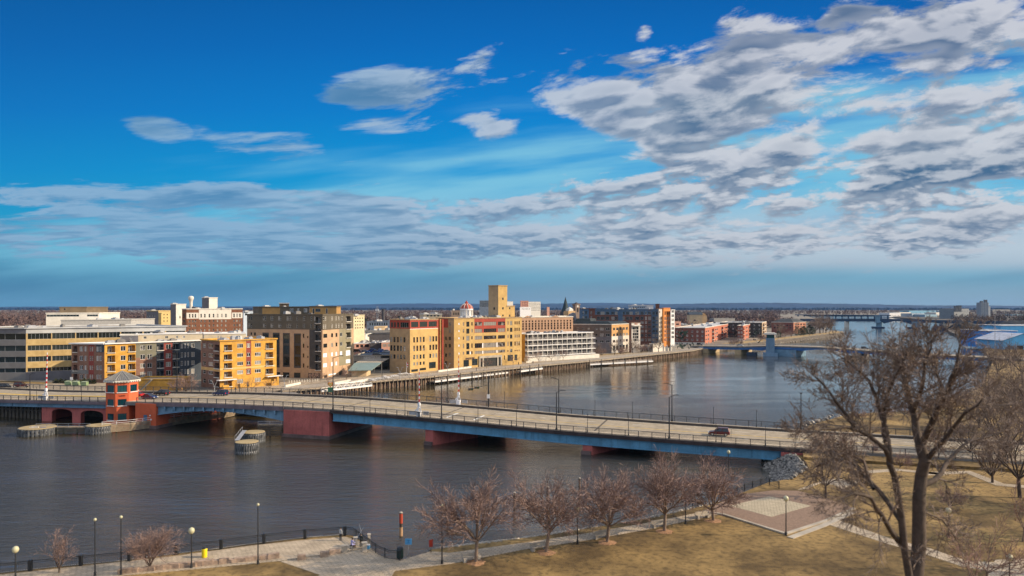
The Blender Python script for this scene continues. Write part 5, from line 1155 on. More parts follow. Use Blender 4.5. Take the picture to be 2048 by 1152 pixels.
 b = MB(); b.ob(q, 2.2, 2.2, zat(622.5, 590), zat(618.5, 590), .6); b.lathe((q[0], q[1], 0), [(3.0, zat(618.6, 590)), (.1, zat(613.8, 590))], 4); b.build('lantern', [M_trim], o)
 D = 640; p = atD(1152.5, D); z = lambda y: zat(y, D); o = thing('clock_tower', 'dark square church tower with pointed cap right of the green spire', 'tower', (*p, 3.5))
 b = MB(); b.ob(p, 2.3, 2.3, 3, z(609.5), .5); b.ob(p, 2.8, 2.8, z(609.6), z(608), .5)
 b.build('shaft', mat('tower_stone', (.26, .19, .15), .85, .15), o)
 b = MB(); b.lathe((p[0], p[1], 0), [(3.6, z(608)), (.1, z(604.5))], 4); b.build('cap', m_dk, o)
 b = MB()
 for a_ in (0, math.pi / 2):
  n_ = (math.sin(.5 + a_), -math.cos(.5 + a_)); n_ = (n_[0], n_[1])
  b.tube((p[0] + n_[0] * 2.3, p[1] + n_[1] * 2.3, z(612.5)), (p[0] + n_[0] * 2.42, p[1] + n_[1] * 2.42, z(612.5)), 1.0, 1.0, 12)
 b.build('clock_face', M_trim, o)
 b = MB()
 for a_ in (0, math.pi / 2):
  n_ = (math.sin(.5 + a_), -math.cos(.5 + a_)); b.ob((p[0] + n_[0] * 2.3, p[1] + n_[1] * 2.3), .8, .1, z(624), z(616), .5 + a_)
 b.build('louvre', MATS['garage_dark'], o)
 D = 950
 for px, w, yt, lb in ((1392, 26, 623.5, 'dark-roofed long church hall among trees beyond the orange tower'), (1408, 12, 626, 'small tan gabled church front among the far trees')):
  p = atD(px, D); hw = w * D / FP / 2; o = thing('church_hall', lb, 'church', (*p, 3.5)); b = MB(); z1 = zat(yt + 6, D); b.box(p[0] - hw, p[0] + hw, p[1], p[1] + 14, 3, z1); b.build('wall', m_yw, o)
  b = MB(); zr = zat(yt, D)
  if w > 20: b.add([(p[0] - hw - .4, p[1] - .5, z1), (p[0] + hw + .4, p[1] - .5, z1), (p[0] + hw + .4, p[1] + 7, zr), (p[0] - hw - .4, p[1] + 7, zr), (p[0] - hw - .4, p[1] + 14.5, z1), (p[0] + hw + .4, p[1] + 14.5, z1)], [(0, 1, 2, 3), (3, 2, 5, 4), (0, 3, 4), (1, 5, 2)])
  else: b.add([(p[0] - hw, p[1] - .2, z1), (p[0] + hw, p[1] - .2, z1), (p[0], p[1] - .2, zr), (p[0] - hw, p[1] + 14, z1), (p[0] + hw, p[1] + 14, z1), (p[0], p[1] + 14, zr)], [(0, 1, 2), (1, 4, 5, 2), (0, 2, 5, 3)], 1)
  b.build('roof', [mat('roof_slate', (.04, .055, .075), .8, .2), mat('church_tan', (.55, .36, .18), .85, .12)], o); D += 12
 fb('peach_block', 'small peach building peeping out right of the white end tower', 1349, 1362, 643.5, 660, m_pk, cols=[(1352, 1358)], rows=[(647, 650)])
 fb('flat_shed', 'flat-roofed pale sheds behind the first brick condo', 1352, 1405, 650, 690, m_gy, roof=M_roofl, units=9)
 fb('far_house_row', 'long low teal-roofed building among the trees beyond the condos', 1428, 1470, 637, 900, m_gy, roof=mat('teal_roof', (.10, .2, .2), .6, .1))
 fb('riverside_shed', 'white building strip under the far trees at the left edge', 0, 24, 653, 620, M_trim, depth=14, roof=M_roofl)
 # small houses among the trees
 protos = []
 for k, (cw, cr) in enumerate((((.62, .58, .52), (.06, .06, .065)), ((.45, .30, .20), (.10, .07, .06)), ((.30, .32, .36), (.16, .16, .17)))):
  o = thing('house', 'small gabled house half hidden among the distant bare trees', 'house', (0, 0, 0), 'small houses among the distant trees')
  b = MB(); b.box(-4, 4, -5, 5, -1, 5); b.add([(-4, -5, 5), (4, -5, 5), (0, -5, 8.4), (-4, 5, 5), (4, 5, 5), (0, 5, 8.4)], [(0, 1, 2), (4, 3, 5)]); b.build('wall', mat('house_wall_%s' % 'abc'[k], cw, .85, .1), o)
  b = MB(); b.add([(-4.5, -5.4, 4.7), (0, -5.4, 8.55), (0, 5.4, 8.55), (-4.5, 5.4, 4.7), (4.5, -5.4, 4.7), (4.5, 5.4, 4.7)], [(0, 1, 2, 3), (1, 4, 5, 2)]); b.build('roof', mat('house_roof_%s' % 'abc'[k], cr, .85, .15), o)
  b = MB();
  for sx in (-2.4, 0, 2.4): b.box(sx - .5, sx + .5, -5.06, -5.0, 1.6, 3.0)
  b.build('window', MATS['dark_glass'], o); protos.append(o)
 r = random.Random(11); used = set()
 for i in range(95):
  D = r.choice((r.uniform(560, 800), r.uniform(640, 1500))); px = r.uniform(-10, 1640)
  if D < 700 and px > 1100: D += 300
  if px > 1500 and D < 900: D += 300
  x, y = atD(px, D)
  k = r.randrange(3); rz = r.choice((.3, .8, 1.9, -.5, 2.6))
  if k not in used: used.add(k); q = protos[k]; q.location = (x, y, 3.5); q.rotation_euler = (0, 0, rz)
  else: copy_tree(protos[k], (x, y, 3.5), rz, scale=(r.uniform(.8, 1.6), r.uniform(.9, 1.8), r.uniform(.85, 1.1)))
downtown()

# ---------------------------------------------------------------- trees
M_bark = mat('tree_bark', (.085, .062, .048), .9, .3, 1.5, bump=.4, bsc=3); M_barkl = mat('pale_bark', (.235, .17, .125), .9, .25, 1.5)  # second bark is a paler brown
M_twig = mat('twigs', (.27, .165, .125), .9, .25, .6); M_twigd = mat('dark_twigs', (.21, .155, .12), .9, .3, .6); M_twigr = mat('reddish_twigs', (.26, .175, .145), .9, .25, .8)
class Tree:
 def __init__(s, seed): s.r = random.Random(seed); s.trunk = MB(); s.tw = MB()
 def limb(s, p, d, L, r0, r1, n, wob, up, mb, sides):
  pts = [(p.copy(), r0)]; d = d.normalized()
  for i in range(n):
   d = (d + Vector((s.r.gauss(0, wob), s.r.gauss(0, wob), s.r.gauss(0, wob) + up))).normalized()
   p = p + d * (L / n); pts.append((p.copy(), r0 + (r1 - r0) * (i + 1) / n))
  for a, b in zip(pts[:-1], pts[1:]): s.seg(mb, a[0], b[0], a[1], b[1], sides)
  return pts, d
 def seg(s, mb, p, q, r0, r1, n):
  d = (q - p)
  if d.length < 1e-5: return
  d.normalize(); u = Vector((0, 0, 1)) if abs(d.z) < .6 else Vector((1, 0, 0)); x = d.cross(u).normalized(); y = x.cross(d); o = len(mb.v)
  if r0 > .12: p = p - d * r0 * .3; q = q + d * r0 * .1
  if n == 2:
   k = s.r.random() * 3.14; w = x * math.cos(k) + y * math.sin(k)
   mb.v += [tuple(p - w * r0), tuple(p + w * r0), tuple(q + w * r1), tuple(q - w * r1)]; mb.f.append((o, o + 1, o + 2, o + 3)); mb.m.append(0); return
  for c, r in ((p, r0), (q, r1)):
   for i in range(n): a = 6.2832 * i / n; mb.v.append(tuple(c + x * (r * math.cos(a)) + y * (r * math.sin(a))))
  for i in range(n): mb.f.append((o + i, o + i + n, o + (i + 1) % n + n, o + (i + 1) % n)); mb.m.append(0)
 def grow(s, p, d, L, r, lev, maxlev, kids, ang, up, ratio=.68, rmin=.012):
  big = lev <= 1; last = lev >= maxlev
  sides = 6 if lev == 0 else 5 if lev == 1 else 3 if not last else 2
  pts, dd = s.limb(p, d, L, r, max(rmin, r * .55), 4 if lev < 2 else 3 if not last else 2, .12 + .03 * lev, up, s.trunk if lev < 2 else s.tw, sides)
  if last: return
  k = kids[min(lev, len(kids) - 1)]
  for i in range(k):
   f = .28 + .72 * (i + s.r.random() * .6) / k; j = min(len(pts) - 2, int(f * (len(pts) - 1))); ff = f * (len(pts) - 1) - j
   base = pts[j][0].lerp(pts[j + 1][0], min(1, ff)); dirn = (pts[j + 1][0] - pts[j][0]).normalized()
   a = s.r.uniform(.55, 1.15) * ang; az = s.r.random() * 6.2832
   u = dirn.orthogonal().normalized(); v = dirn.cross(u); nd = dirn * math.cos(a) + (u * math.cos(az) + v * math.sin(az)) * math.sin(a)
   if i == k - 1: nd = (dirn + nd * .35).normalized()
   s.grow(base, nd, L * ratio * s.r.uniform(.75, 1.15), max(rmin, pts[j][1] * .62), lev + 1, maxlev, kids, ang, up, ratio, rmin)
def small_tree(seed, h=10.3, name='bare_tree', label='', cat='tree', nl=6, kids=(5, 5, 5, 6), mt=None, mw=None, spread=R(48), trunk_h=.24, rt=.26, loc=(0, 0, 0), group=None, up=.05, maxlev=4, asc=None, rmin=.017):
 t = Tree(seed); o = thing(name, label, cat, (0, 0, 0), group); r = t.r; hh = h * trunk_h
 pts, d = t.limb(Vector((0, 0, -.15)), Vector((r.gauss(0, .04), r.gauss(0, .04), 1)), hh + .15, rt, rt * .78, 3, .03, .02, t.trunk, 9)
 top = pts[-1][0]
 for i in range(nl):
  az = 6.2832 * (i + r.random() * .5) / nl; a = spread * (r.uniform(.55, 1.0) if i else .1)
  nd = Vector((math.sin(a) * math.cos(az), math.sin(a) * math.sin(az), math.cos(a)))
  t.grow(top - Vector((0, 0, r.random() * .3)), nd, h * .47 * r.uniform(.85, 1.1), rt * .5, 1, maxlev, kids, R(42), up, .62, rmin)
 # level 1 limbs live on the trunk mesh
 t.trunk.build('trunk', mt or M_bark, o, True); t.tw.build('crown', mw or M_twig, o)
 o.location = loc; return o
def row_trees():
 spec = [(952, 1125, 955, 21, 1.0, 'bare riverside tree nearest the fishing dock, leftmost of the five in a row'), (1092, 1105, 962, 22, .96, 'second bare tree from the left in the riverside row of five'),
   (1214, 1085, 925, 23, 1.08, 'middle tree of the five bare riverside trees'), (1329, 1063, 918, 24, 1.04, 'bare riverside tree left of the last bench, fourth in the row'), (1427, 1042, 920, 25, 1.0, 'last bare riverside tree, next to the paved plaza')]
 for px, py, yt, sd, k, lb in spec:
  x, y = g(px, py, 2.8); h = zat(yt, y) - 2.8; r_sp = (56, 50, 60, 52, 58)[sd - 21]; r_th = (.26, .30, .22, .25, .20)[sd - 21]
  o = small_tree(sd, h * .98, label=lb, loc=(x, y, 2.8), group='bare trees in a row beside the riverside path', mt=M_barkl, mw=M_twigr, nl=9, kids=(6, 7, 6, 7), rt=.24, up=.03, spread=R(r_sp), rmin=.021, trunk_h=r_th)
  b = MB(); r = random.Random(sd)
  b.lathe((x, y, 2.78), [(1.2, 0), (.95, .07), (.5, .13), (.2, .16)], 18); b.v = [(x + (a_ - x) * r.uniform(.8, 1.25), y + (c_ - y) * r.uniform(.8, 1.25), e_) for a_, c_, e_ in b.v]; tag(b.build('mulch_ring', mat('mulch', (.34, .19, .10), .95, .35, 3, bump=.6, bsc=9)), 'ring of reddish mulch at the foot of %s' % ('the leftmost riverside tree', 'the second riverside tree', 'the middle riverside tree', 'the fourth riverside tree', 'the riverside tree beside the plaza')[sd - 21], 'mulch ring', 'mulch rings under the riverside trees')
 for px, py, yt, sd, lb in ((300, 1140, 1042, 31, 'reddish bare tree with pyramid crown on the left promenade'), (118, 1146, 1052, 32, 'thin bare young tree at the far left of the promenade')):
  x, y = g(px, py, 2.8); h = zat(yt, y) - 2.8
  small_tree(sd, h * 1.05, label=lb, loc=(x, y, 2.8), mw=M_twigr, nl=10 if sd == 31 else 6, kids=(6, 7, 7, 6) if sd == 31 else (5, 5, 5, 4), rt=.12, spread=R(36), trunk_h=.10, maxlev=4, rmin=.010)
row_trees()
def big_tree():
 o = thing('old_tree', 'huge old bare tree with two trunks filling the right foreground', 'tree', (*atD(1836, 60), 2.8)); t = Tree(77); r = t.r
 D0 = 60.0
 def W_(px, py, dd=0): D = D0 + dd; return Vector(((px - 1024) / FP * D, D, zat(py, D)))
 def zz(x, y): return (1400 + x / 2.25, 640 + y / 2.25)
 limbs = []
 def path(pts, r0, r1, kids=9, lev=2, Lk=1.85):
  P = [W_(*zz(a, b), c) for a, b, c in pts]; n = len(P)
  # densify with jitter
  Q = [P[0]]
  for a, b in zip(P[:-1], P[1:]):
   m = (a + b) / 2 + Vector((r.gauss(0, .12), r.gauss(0, .2), r.gauss(0, .12))); Q += [m, b]
  N_ = len(Q) - 1
  for i in range(N_): t.seg(t.trunk, Q[i], Q[i + 1], r0 + (r1 - r0) * i / N_, r0 + (r1 - r0) * (i + 1) / N_, 9 if r0 > .3 else 6)
  for i in range(kids):
   f = .15 + .85 * (i + r.random() * .7) / kids; j = min(N_ - 1, int(f * N_)); base = Q[j].lerp(Q[j + 1], f * N_ - j); dirn = (Q[j + 1] - Q[j]).normalized()
   rr = r0 + (r1 - r0) * f; a = r.uniform(.5, 1.1); u = dirn.orthogonal().normalized(); v = dirn.cross(u); az = r.random() * 6.28
   nd = dirn * math.cos(a) + (u * math.cos(az) + v * math.sin(az)) * math.sin(a); nd.z += .12
   t.grow(base, nd, Lk * r.uniform(.7, 1.3) * (1.35 - .55 * f), max(.045, min(.10, rr * .45)), lev, 5, (3, 4, 4, 4, 4), R(42), .02, .70, .021)
  e = Q[-1]; t.grow(e, (Q[-1] - Q[-2]), Lk * .55, max(.03, r1), lev, 5, (3, 4, 4, 4, 5), R(38), .03, .66, .011)
 path([(965, 1950, 0), (970, 1152, 0), (985, 900, 0), (995, 700, 0), (990, 560, 0)], .64, .42, kids=0)
 del t.tw.v[:], t.tw.f[:], t.tw.m[:]
 path([(992, 580, 0), (965, 430, 1), (935, 310, 2), (905, 215, 2.5), (870, 150, 3)], .36, .06, 13)
 path([(960, 410, 1), (1000, 300, -1), (1010, 190, -2), (1040, 90, -2.5)], .20, .05, 11)
 path([(1000, 560, 0), (1050, 450, -2), (1115, 330, -3), (1150, 220, -4), (1170, 110, -4)], .30, .06, 13)
 path([(1060, 430, -2), (1090, 300, 1), (1060, 180, 2)], .18, .05, 8)
 path([(1010, 740, 0), (1085, 690, 1), (1140, 610, 3), (1210, 545, 4), (1370, 500, 6)], .26, .06, 11)
 path([(1015, 640, 0), (1100, 540, -3), (1190, 420, -5), (1290, 330, -6)], .24, .05, 11)
 path([(945, 1900, -1.5), (940, 1150, -1.5), (905, 880, -2), (875, 700, -2.5), (850, 580, -3)], .32, .23, kids=2)
 path([(850, 580, -3), (828, 450, -3), (838, 350, -3.5), (880, 250, -4), (930, 150, -5)], .24, .05, 12)
 path([(835, 480, -3), (790, 340, -2), (720, 230, -1), (640, 170, 0)], .18, .05, 11)
 path([(860, 640, -3), (760, 520, -4), (660, 430, -5), (580, 320, -5), (500, 240, -5)], .22, .05, 13)
 path([(745, 510, -4), (650, 480, -6), (555, 490, -7), (470, 535, -7.5)], .15, .04, 9)
 path([(900, 900, -2), (800, 760, 1), (700, 655, 3), (610, 620, 4), (520, 660, 5)], .22, .05, 12)
 path([(905, 1010, -1), (820, 880, -4), (770, 800, -6), (690, 780, -7), (600, 840, -8)], .24, .05, 12)
 path([(780, 760, 0), (740, 640, 3), (650, 560, 5), (560, 570, 6)], .16, .04, 10)
 path([(1000, 860, 0), (1090, 900, 3), (1160, 1000, 4)], .10, .03, 5)
 t.trunk.build('trunk', M_bark, o, True); t.tw.build('crown', M_twigd, o)
 print('big tree twigs', len(t.tw.f))
big_tree()
def bank_trees():
 T1 = small_tree(51, 13, label='', nl=7, kids=(5, 5, 5, 5), mw=M_twigd, mt=M_bark, rt=.32, up=.05, rmin=.022)
 T2 = small_tree(52, 12, label='', nl=8, kids=(5, 5, 6, 5), mw=M_twigd, mt=M_bark, rt=.28, spread=R(58), trunk_h=.12, rmin=.022)
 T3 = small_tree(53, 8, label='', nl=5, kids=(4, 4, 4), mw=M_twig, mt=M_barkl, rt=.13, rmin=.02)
 T4 = small_tree(54, 7, label='', nl=9, kids=(4, 5, 5), mw=M_twigr, mt=M_bark, rt=.14, spread=R(60), trunk_h=.08, rmin=.022)
 used = set()
 def put(T, px, D, z, k, label, group=None, rz=None):
  x, y = atD(px, D); rz = rz if rz is not None else rnd.random() * 6
  if T.name in used:
   c = copy_tree(T, (x, y, z), rz, label, None, k)
   if group: c['group'] = group
   elif 'group' in c: del c['group']
   return c
  used.add(T.name); T.location = (x, y, z); T.rotation_euler = (0, 0, rz); T.scale = (k, k, k); T['label'] = label
  if group: T['group'] = group
  return T
 G = 'dark bare trees on the near right bank'
 for px, D, k, T, lb in ((2010, 150, 1.35, T2, 'dense dark bare tree at the right edge, below the blue sheds'), (2075, 165, 1.4, T1, 'bare tree half cut off by the right edge beside the dense one'), (1958, 185, .95, T2, 'rounded bare tree just left of the dense one at the right edge'),
       (2040, 118, 1.0, T1, 'bare tree with tall crown at right edge above the lawn'), (1860, 165, .62, T4, 'low bare shrubby tree on the bank behind the old tree'), (1905, 172, .7, T4, 'bare shrubby tree beside the low one, nearer the right edge'),
       (1652, 118, .62, T1, 'small bare tree behind the paved plaza'), (1745, 150, .6, T4, 'bushy bare tree near the end of the road bridge'), (1690, 158, .55, T4, 'low bare bush beside the bridge end railing'),
       (1945, 76, .98, T3, 'slender bare sapling group on the lower right lawn'), (1975, 80, 1.05, T3, 'tallest pale sapling on the lower right lawn'), (1640, 62, .5, T3, 'blurred sapling at the bottom edge left of the old tree'),
       (2030, 205, 1.2, T1, 'tall bare tree on the far side of the landing, right edge'), (1725, 196, 0.60, T4, 'low brown bush on the shore behind the bridge end'), (1770, 200, 0.70, T4, 'brown bush on the shore left of the old tree trunk'), (1808, 206, 0.75, T4, 'brown bush on the shore just behind the old tree trunk'), (1850, 212, 0.80, T4, 'wide brown bush on the shore right of the old trunk'), (1890, 220, 0.85, T4, 'brown bush on the shore below the dense edge trees'), (1925, 228, 0.90, T4, 'last brown shore bush before the rounded tree'), (1985, 215, 1.15, T2, 'dense bare tree behind the rounded one, right edge'), (2050, 180, 1.25, T2, 'large bare tree cut by the right edge above the road'), (1940, 150, 0.80, T2, 'low wide bare tree beside the road, right part'), (1985, 128, 0.85, T2, 'bare tree between lawn and road at the right edge'), (1800, 140, 0.55, T4, 'bush beside the park path right of the old trunk'), (1720, 128, 0.50, T4, 'small bush on the lawn left of the old trunk'), (1900, 112, 0.60, T4, 'bush near the globe lamp on the lawn'), (2045, 96, 0.95, T3, 'pale sapling cut by the right edge near the bottom'), (2190, 84, 1.0, T1, 'park tree just outside the right edge, casting shade on the lawn'), (2260, 97, 1.1, T1, 'second park tree outside the right edge'), (2330, 108, 1.1, T2, 'dense park tree outside the right edge'), (2150, 112, 1.0, T2, 'dense park tree outside the right edge, nearer the road'), (1995, 330, 1.2, T2, 'bare tree on the right bank near the second bridge end'), (2020, 380, 1.3, T2, 'bare tree below the blue sheds beyond the second bridge'), (2045, 300, 1.2, T1, 'tall bare tree cut by the right edge near the second bridge'), (1978, 420, .9, T2, 'bare tree on the bank left of the grey shed wall')):
  put(T, px, D, 2.8, k, lb, G)
 G = 'small bare trees along the far riverside walk'
 near = {372: 'large bare bush in front of the slate apartment wall', 1192: 'bare tree in front of the shaded brick wall', 1229: 'bare tree in front of the tan brick front', 1265: 'broad bare tree below the glazed block', 1317: 'bare tree on the ochre bank under the orange tower'}
 for px, D, k, T in ((372, 256, 1.15, T4), (352, 258, .9, T4), (622, 285, .75, T3), (640, 292, .6, T3), (692, 290, .85, T3), (655, 283, .5, T3), (503, 258, .7, T3), (540, 262, .6, T3), (482, 256, .7, T3), (973, 352, .75, T3), (1026, 372, .8, T3),
      (1055, 385, .7, T3), (1078, 392, .9, T3), (1103, 400, .7, T3), (1126, 408, .9, T3), (1170, 425, .7, T3), (1192, 440, .62, T1), (1186, 442, .9, T4), (1204, 447, .9, T4), (1229, 452, .72, T1), (1240, 458, .9, T4), (1265, 470, .75, T1), (1282, 472, 1.1, T4), (1297, 482, 1.0, T4), (1317, 478, .75, T1), (1252, 464, .9, T4),
      (1476, 560, 1.0, T4), (1466, 556, .9, T4), (1532, 640, 1.1, T4), (1522, 640, 1.0, T4), (1562, 700, 1.1, T1), (1570, 700, 1.0, T4), (1583, 720, 1.2, T4), (1640, 800, 1.9, T1), (1652, 815, 1.9, T2), (1630, 790, 1.6, T2), (1660, 850, 1.4, T1), (1646, 830, 1.3, T1)):
  lb = near.get(px)
  put(T, px, D, 3.4, k, lb or 'small leafless tree among those lining the far riverside walk', None if lb else G)
 # dark evergreens on the river bend
 e = thing('evergreen', 'round dark evergreen among those on the river bend bank', 'tree', (0, 0, 0), 'dark evergreens on the river bend')
 b = MB(); b.tube((0, 0, -.3), (0, 0, 3), .25, .15, 7); b.build('trunk', M_bark, e)
 b = MB(); r = random.Random(5)
 for i in range(900):
  h = r.random(); rad = 3.2 * math.sqrt(max(.05, 1 - (2 * h - .85) ** 2)) * r.uniform(.6, 1.05); a = r.random() * 6.28; c = Vector((rad * math.cos(a), rad * math.sin(a), .8 + 8 * h)); s_ = r.uniform(.25, .55)
  u = Vector((r.gauss(0, 1), r.gauss(0, 1), r.gauss(0, 1))).normalized(); v = u.orthogonal().normalized(); b.add([tuple(c + u * s_), tuple(c + v * s_ * .7), tuple(c - u * s_ * .8)], [(0, 1, 2)])
 b.build('crown', mat('evergreen_leaf', (.030, .045, .022), .8, .3, .8), e)
 first = True
 for px, D, k in ((1594, 740, 1.1), (1601, 745, .9), (1607, 750, 1.1), (1619, 765, 1.2), (1625, 770, 1.0), (1557, 690, .8), (1610, 760, .9), (1660, 980, 1.2)):
  if first: e.location = (*atD(px, D), 3.4); first = False
  else: copy_tree(e, (*atD(px, D), 3.4), r.random() * 6, scale=k)
bank_trees()
def forest():
 r = np.random.RandomState(4); K = 34
 # one crown: ragged triangles in a dome
 def crowns(zones, mname, mcol, name, label, seed, hb=(7, 13), clump=1.0):
  r = np.random.RandomState(seed); V = []; n = 0
  for (d0, d1, pa, pb, z, dens) in zones:
   D = d0
   while D < d1:
    step = max(9, D * .022) / dens; w = (pb - pa) / FP * D; cnt = max(1, int(w / max(8.5, D * .0085) * dens))
    px = r.uniform(pa, pb, cnt); DD = D + r.uniform(-.5, .5, cnt) * step * 1.2
    for p, d in zip(px, DD): V.append(((p - 1024) / FP * d, d, z))
    D += step
  V = np.array(V); n = len(V); h = r.uniform(hb[0], hb[1], n); w = h * r.uniform(.38, .6, n)
  k = K
  th = r.uniform(0, 6.283, (n, k)); hh = r.uniform(.12, 1, (n, k)); rad = np.sqrt(np.clip(1 - (hh * 1.15 - .35) ** 2 * 1.3, .03, 1)) * r.uniform(.45, 1.0, (n, k))
  cx = V[:, 0, None] + rad * np.cos(th) * w[:, None]; cy = V[:, 1, None] + rad * np.sin(th) * w[:, None]; cz = V[:, 2, None] + hh * h[:, None]
  s = r.uniform(.10, .26, (n, k)) * w[:, None] * clump
  pts = np.stack([cx, cy, cz], -1)[:, :, None, :] + r.normal(0, 1, (n, k, 3, 3)) * s[:, :, None, None]
  pts = pts.reshape(-1, 3); F = np.arange(len(pts)).reshape(-1, 3)
  me = bpy.data.meshes.new(name); me.vertices.add(len(pts)); me.vertices.foreach_set('co', pts.ravel()); me.loops.add(len(pts)); me.loops.foreach_set('vertex_index', F.ravel())
  me.polygons.add(len(F)); me.polygons.foreach_set('loop_start', np.arange(0, len(pts), 3)); me.polygons.foreach_set('loop_total', np.full(len(F), 3)); me.update(calc_edges=True)
  me.materials.append(mat(mname, mcol, .95, .35, .02, col2=tuple(min(1, c * 2.0) for c in mcol)))
  o = bpy.data.objects.new(name, me); COL.objects.link(o); tag(o, label, 'woods', kind='stuff'); print(name, n)
 crowns([(620, 1000, -60, 700, 3.4, .55), (600, 1000, 700, 1180, 3.4, .55), (700, 1000, 1180, 1500, 3.4, .6), (1000, 4200, -80, 1560, 3.4, 1.0), (960, 1300, 1480, 1585, 3.4, 1.0), (2500, 4400, 1500, 2130, 3.0, 1.0)], 'bare_woods', (.088, .055, .047), 'woods', 'brown leafless woods stretching from the city to the hills', 5)
 crowns([(1250, 2000, 1905, 2130, 2.8, .9), (700, 1200, 2000, 2130, 2.8, .5)], 'bank_woods', (.085, .06, .05), 'woods', 'grey-brown leafless woods behind the third bridge on the right bank', 6)
 crowns([(700, 2600, 100, 1560, 3.4, .045)], 'pine_woods', (.018, .03, .02), 'pine_trees', 'scattered dark evergreens dotted through the brown woods', 8, (10, 15))
 crowns([(4000, 4700, -100, 2150, 9, 1.5)], 'ridge_woods', (.012, .035, .085), 'ridge_woods', 'treetops along the far ridge, tinted blue as by haze', 9, (9, 15), 1.2)  # haze blue is put into the treetop colour
forest()
# ---------------------------------------------------------------- paths, road land, docks
M_plank = mat('boardwalk_plank', (.33, .27, .20), .85, .25, .8)
M_path = mat('pale_path', (.52, .42, .30), .85, .16, .5, joint=1.6, fine=.12)
def flat(pts, z, name, m, thick=.0, kind='structure'):
 tri = tessellate_polygon([[Vector((p[0], p[1], 0)) for p in pts]]); b = MB(); b.add([(p[0], p[1], z) for p in pts], [tuple(x) for x in tri])
 if thick:
  n = len(pts)
  for i in range(n): p, q = pts[i], pts[(i + 1) % n]; b.quad((*p, z - thick), (*q, z - thick), (*q, z), (*p, z))
 o = b.build(name, m); tag(o, kind=kind)
 if o.data.polygons[0].normal.z < 0:
  for pl in list(o.data.polygons)[:len(tri)]: pl.flip()
 return o
def offs(pts, w):        # polyline pushed sideways (to its left)
 out = []
 for i, p in enumerate(pts):
  a = pts[max(0, i - 1)]; b = pts[min(len(pts) - 1, i + 1)]; d = nrm((b[0] - a[0], b[1] - a[1])); out.append((p[0] - d[1] * w, p[1] + d[0] * w))
 return out
def ribbon(pts, w, z, name, m, thick=.1): return flat(pts + offs(pts, w)[::-1], z, name, m, thick)
def land_detail():
 a = [bp(-240, 24.6), bp(s_of(205), 24.6), atD(262, 250), atD(235, 268), (-178, 279), (-186, 279.5), (-420, 282)]
 flat(a, 5.3, 'road_embankment', M_asph, 4)
 ribbon([bp(-240, 38), bp(-130, 38), bp(-95, 34)], .25, 5.45, 'kerb', M_conc, .15)
 ribbon([(-300, 274), (-190, 272), (-172, 266)], 5, 5.34, 'verge', M_grass, .05)
 W_ = WEST[4:13]
 ribbon(W_, 12, 3.53, 'promenade', M_plank, .03); ribbon(offs(W_, 12.1), 5, 3.56, 'path', M_path, .03)
 ribbon(offs(W_[4:], 17.5), 5, 3.545, 'verge', mat('tan_grass', (.36, .25, .11), .95, .25, .5), .02)
 ribbon(offs(WEST[13:18], 2), 14, 3.54, 'riverside_grass', mat('tan_grass', (.36, .25, .11), .95, .25, .5), .02)
 flat([atD(470, 258), atD(560, 262), atD(600, 275), atD(640, 300), atD(560, 290), atD(555, 275)], 3.55, 'path', M_path, .03)
 flat([bp(s_of(330), 27), bp(s_of(600), 30), atD(590, 256), atD(440, 258), atD(360, 255), atD(300, 250)], 3.52, 'plaza', mat('grey_plaza', (.26, .23, .20), .9, .2), .03)
 # east bank: road beyond the bridge and its embankment
 e = [bp(s_of(1562) + 4, -5), bp(330, -6), bp(330, 31), bp(s_of(1562) + 6, 28.5)]
 flat(e, 3.35, 'road_embankment', M_grass, 1.2)
 # near bank
 P = lambda *q: [g(x, y, 2.8) for x, y in q]
 flat(P((-320, 1190), (0, 1150), (345, 1113), (500, 1092), (600, 1081), (690, 1074), (712, 1079), (738, 1094), (690, 1104), (560, 1122), (420, 1136), (240, 1152), (0, 1180), (-320, 1230)), 2.84, 'promenade', M_path, .04)
 flat(P((560, 1123), (690, 1105), (740, 1095), (765, 1113), (800, 1121), (862, 1103), (900, 1106), (1045, 1086), (1180, 1066), (1300, 1045), (1420, 1021), (1442, 1028), (1300, 1058), (1180, 1080), (1050, 1099), (900, 1128), (790, 1142), (770, 1175), (600, 1185), (640, 1150)), 2.83, 'path', M_path, .03)
 m_pl = mat('brick_paving', (.30, .20, .14), .9, .12, 2.5, joint=.7)
 zz = lambda x, y: (1400 + x / 2.25, 640 + y / 2.25)
 flat(P(*[zz(*q) for q in ((20, 858), (100, 820), (215, 782), (330, 768), (440, 770), (560, 800), (690, 846), (555, 905), (385, 958))]), 2.86, 'plaza', m_pl, .06)
 flat(P(*[zz(*q) for q in ((135, 838), (312, 795), (500, 838), (322, 888))]), 2.872, 'plaza_slab', mat('plaza_concrete', (.50, .42, .29), .85, .10, joint=1.8), .012)
 for q in (((10, 866), (100, 878), (388, 968)), ((388, 968), (560, 912), (700, 852))): ribbon(P(*[zz(*k) for k in q]), .45, 2.99, 'kerb', M_conc, .2)
 ribbon(P(*[zz(*k) for k in ((420, 985), (572, 928), (705, 868))]), .9, 2.89, 'step', M_conc, .12)
 flat(P(*[zz(*k) for k in ((560, 915), (620, 900), (860, 985), (1010, 1020), (1200, 1085), (1500, 1100), (1500, 1160), (1180, 1110), (1000, 1050), (850, 1010))]), 2.83, 'path', M_path, .03)
 flat(P(*[zz(*k) for k in ((1290, 1140), (1330, 1080), (1500, 1075), (1560, 1180), (1290, 1200))]), 2.85, 'path', M_path, .03)
 flat(P(*[zz(*k) for k in ((480, 760), (540, 735), (600, 742), (640, 760), (700, 742), (720, 725), (600, 715), (500, 740), (440, 765))]), 2.83, 'path', M_path, .03)
